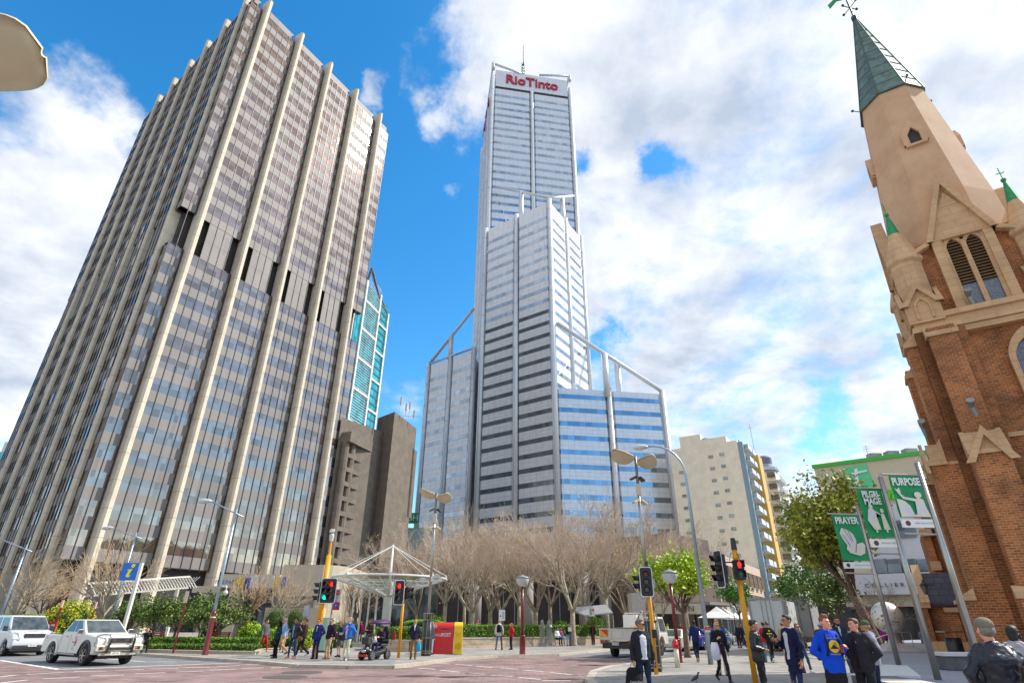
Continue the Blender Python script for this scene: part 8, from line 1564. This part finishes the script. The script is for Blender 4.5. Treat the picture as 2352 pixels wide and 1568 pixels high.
person('stocky man in dark brown shirt with folded arms behind the mobility scooter', 843, y=1508, face=-30, H=1.76, skin='tan', hair=('short', '#1f1916'), top='#3a2f26', pants='#3b2f36', arms=('fold', 'fold'), turn=-30, fat=1.12)
sp_ = SC.location; th = SC.rotation_euler.z; hd = Vector((math.cos(th), math.sin(th), 0))
a = person('seated man in a khaki sun hat and dark jacket riding the mobility scooter', 861, y=1514, face=math.degrees(th)+90, H=1.66, skin='pink', hair=('hat', '#a69a78'), top='#2b2330', kind='jacket', pants='#22295a', sit=.3, arms=('bar', 'bar'), fat=1.15); a.location = sp_-hd*.3+Vector((0, 0, .06))
a = person('ginger man in navy v neck jumper over white shirt, holding a blue bag', 948, y=1513, face=2, H=1.74, skin='pink', hair=('short', '#b5672f'), top='#221f3a', kind='shirt', inner=('#d0cdd4', 'v'), pants='#8a6a3f', arms=('down', 'pocket'), glasses='sun', shoes='#4a3322', turn=14)
loose('plastic_bag', 'bright turquoise plastic bag hanging from the ginger mans hand', 'bag', a, (.25, -.06, .86), soft_bag('#1fa5d6', .22, .12, .4))
person('blonde woman in dark jacket and pale jeans behind the lamp base sleeve', 992, Y=36, face=60, H=1.66, skin='light', hair=('long', '#c0a06a'), top='#33404a', kind='jacket', pants='#9fbbd0', pk='tight')
# ---- farther people
for i, (x, Y, c1_, c2_, lb, fc) in enumerate(((812, 62, '#9a9aa2', '#55565c', 'distant person in grey, in front of the dark doorway under the canopy', 20), (824, 56, '#15151a', '#1c2436', 'distant person in black near the canopy columns', 160), (829, 57, '#c2185b', '#24304a', 'distant person in a hot pink top near the canopy columns', 10), (852, 60, '#b98a7a', '#6b5a5a', 'distant person in salmon seen through the scooter canopy posts', 0))): person(lb, x, Y=Y, face=fc, H=1.68, skin='tan', hair=('short', '#2a1f1a'), top=c1_, pants=c2_)
a = person('man seen from behind with a black backpack, pale hood and jeans', 1146, y=1491, face=176, H=1.82, skin='pink', hair=('short', '#8f8578'), top='#c9c6bf', kind='hoodie', pants='#3c7f98', legs='wide', arms=('down', 'down'), fat=1.1); backpack('large black backpack on the man beside the white parking plate', a, '#1f1a28')
person('woman with curly red hair and red jacket with a white sleeve stripe', 1174, y=1491, face=-70, H=1.62, skin='light', hair=('long', '#a8451c'), top='#c01a30', kind='jacket', pants='#2f2a38', arms=('pocket', 'pocket'))
person('man in white shirt sitting on the planter wall, facing right', 1279, Y=50.5, face=35, H=1.72, skin='brown', hair=('short', '#17120f'), top='#d5d7de', pants='#1f2a45', sit=.38, arms=('lap', 'lap')); person('person in purple checked shirt sitting beside the man in white', 1287, Y=51.4, face=20, H=1.68, skin='brown', hair=('short', '#17120f'), top='#8a4a7e', pants='#5a80a0', sit=.36, arms=('lap', 'lap'))
a = person('dark haired person in black top and blue jeans left of the pale tree', 1304, Y=51.8, face=30, H=1.62, skin='tan', hair=('long', '#17120f'), top='#191720', pants='#5fa0b8', pk='tight', arms=('down', 'fold'))
person('person in dark clothes with a pink bag behind the second sign plate', 1361, Y=54, face=-20, H=1.64, skin='tan', hair=('long', '#2a1b16'), top='#1b1a22', pants='#1b1a22'); 
person('person in a blue shirt sitting in the garden behind the long hedge', 1119, Y=54, face=180, H=1.7, skin='pink', hair=('short', '#2b1f18'), top='#2f76cf', pants='#3a3a44', sit=.5, z=.5, arms=('lap', 'lap')); person('person in red and white stripes sitting in the garden behind the hedge', 1097, Y=56, face=40, H=1.7, skin='pink', hair=('short', '#2b1f18'), top='#b86a6e', pants='#8a6a5a', sit=.4, z=.7, arms=('lap', 'lap'))
person('person in black sitting on the bench right of the pickup', 341, Y=35.4, face=40, H=1.66, skin='pink', hair=('short', '#2b1f18'), top='#17161a', pants='#1b1b22', sit=.44, arms=('ear', 'lap'))
for x, Y, c_, lb in ((352, 46, '#1c2148', 'person in navy walking behind the garden trees'), (375, 48, '#2a2a33', 'person in dark grey walking behind the garden trees')): person(lb, x, Y=Y, face=80, H=1.72, skin='tan', hair=('short', '#1d1714'), top=c_, pants='#1c1d26', legs='walk')
cr_ = 'shoppers in the far market street'
for i, (x, Y, c_, lb) in enumerate(((1693, 50, '#23273a', 'shopper in dark blue beside the market tents, left'), (1701, 52, '#1b1a1e', 'shopper in black beside the market tents, right'), (1533, 58, '#9bc21f', 'worker in a lime vest behind the tray truck'), (1563, 62, '#5b2a2e', 'shopper in maroon under the grey shop canopy'), (1660, 58, '#3d4250', 'shopper in slate grey behind the blonde woman'), (1714, 60, '#5c4a42', 'shopper in brown by the farther tents'))): person(lb, x, Y=Y, face=(i*67) % 180-60, H=1.7, skin='tan', hair=('short', '#1d1714'), top=c_, pants='#22242d', legs='walk' if i % 2 else 'stand', group=cr_)
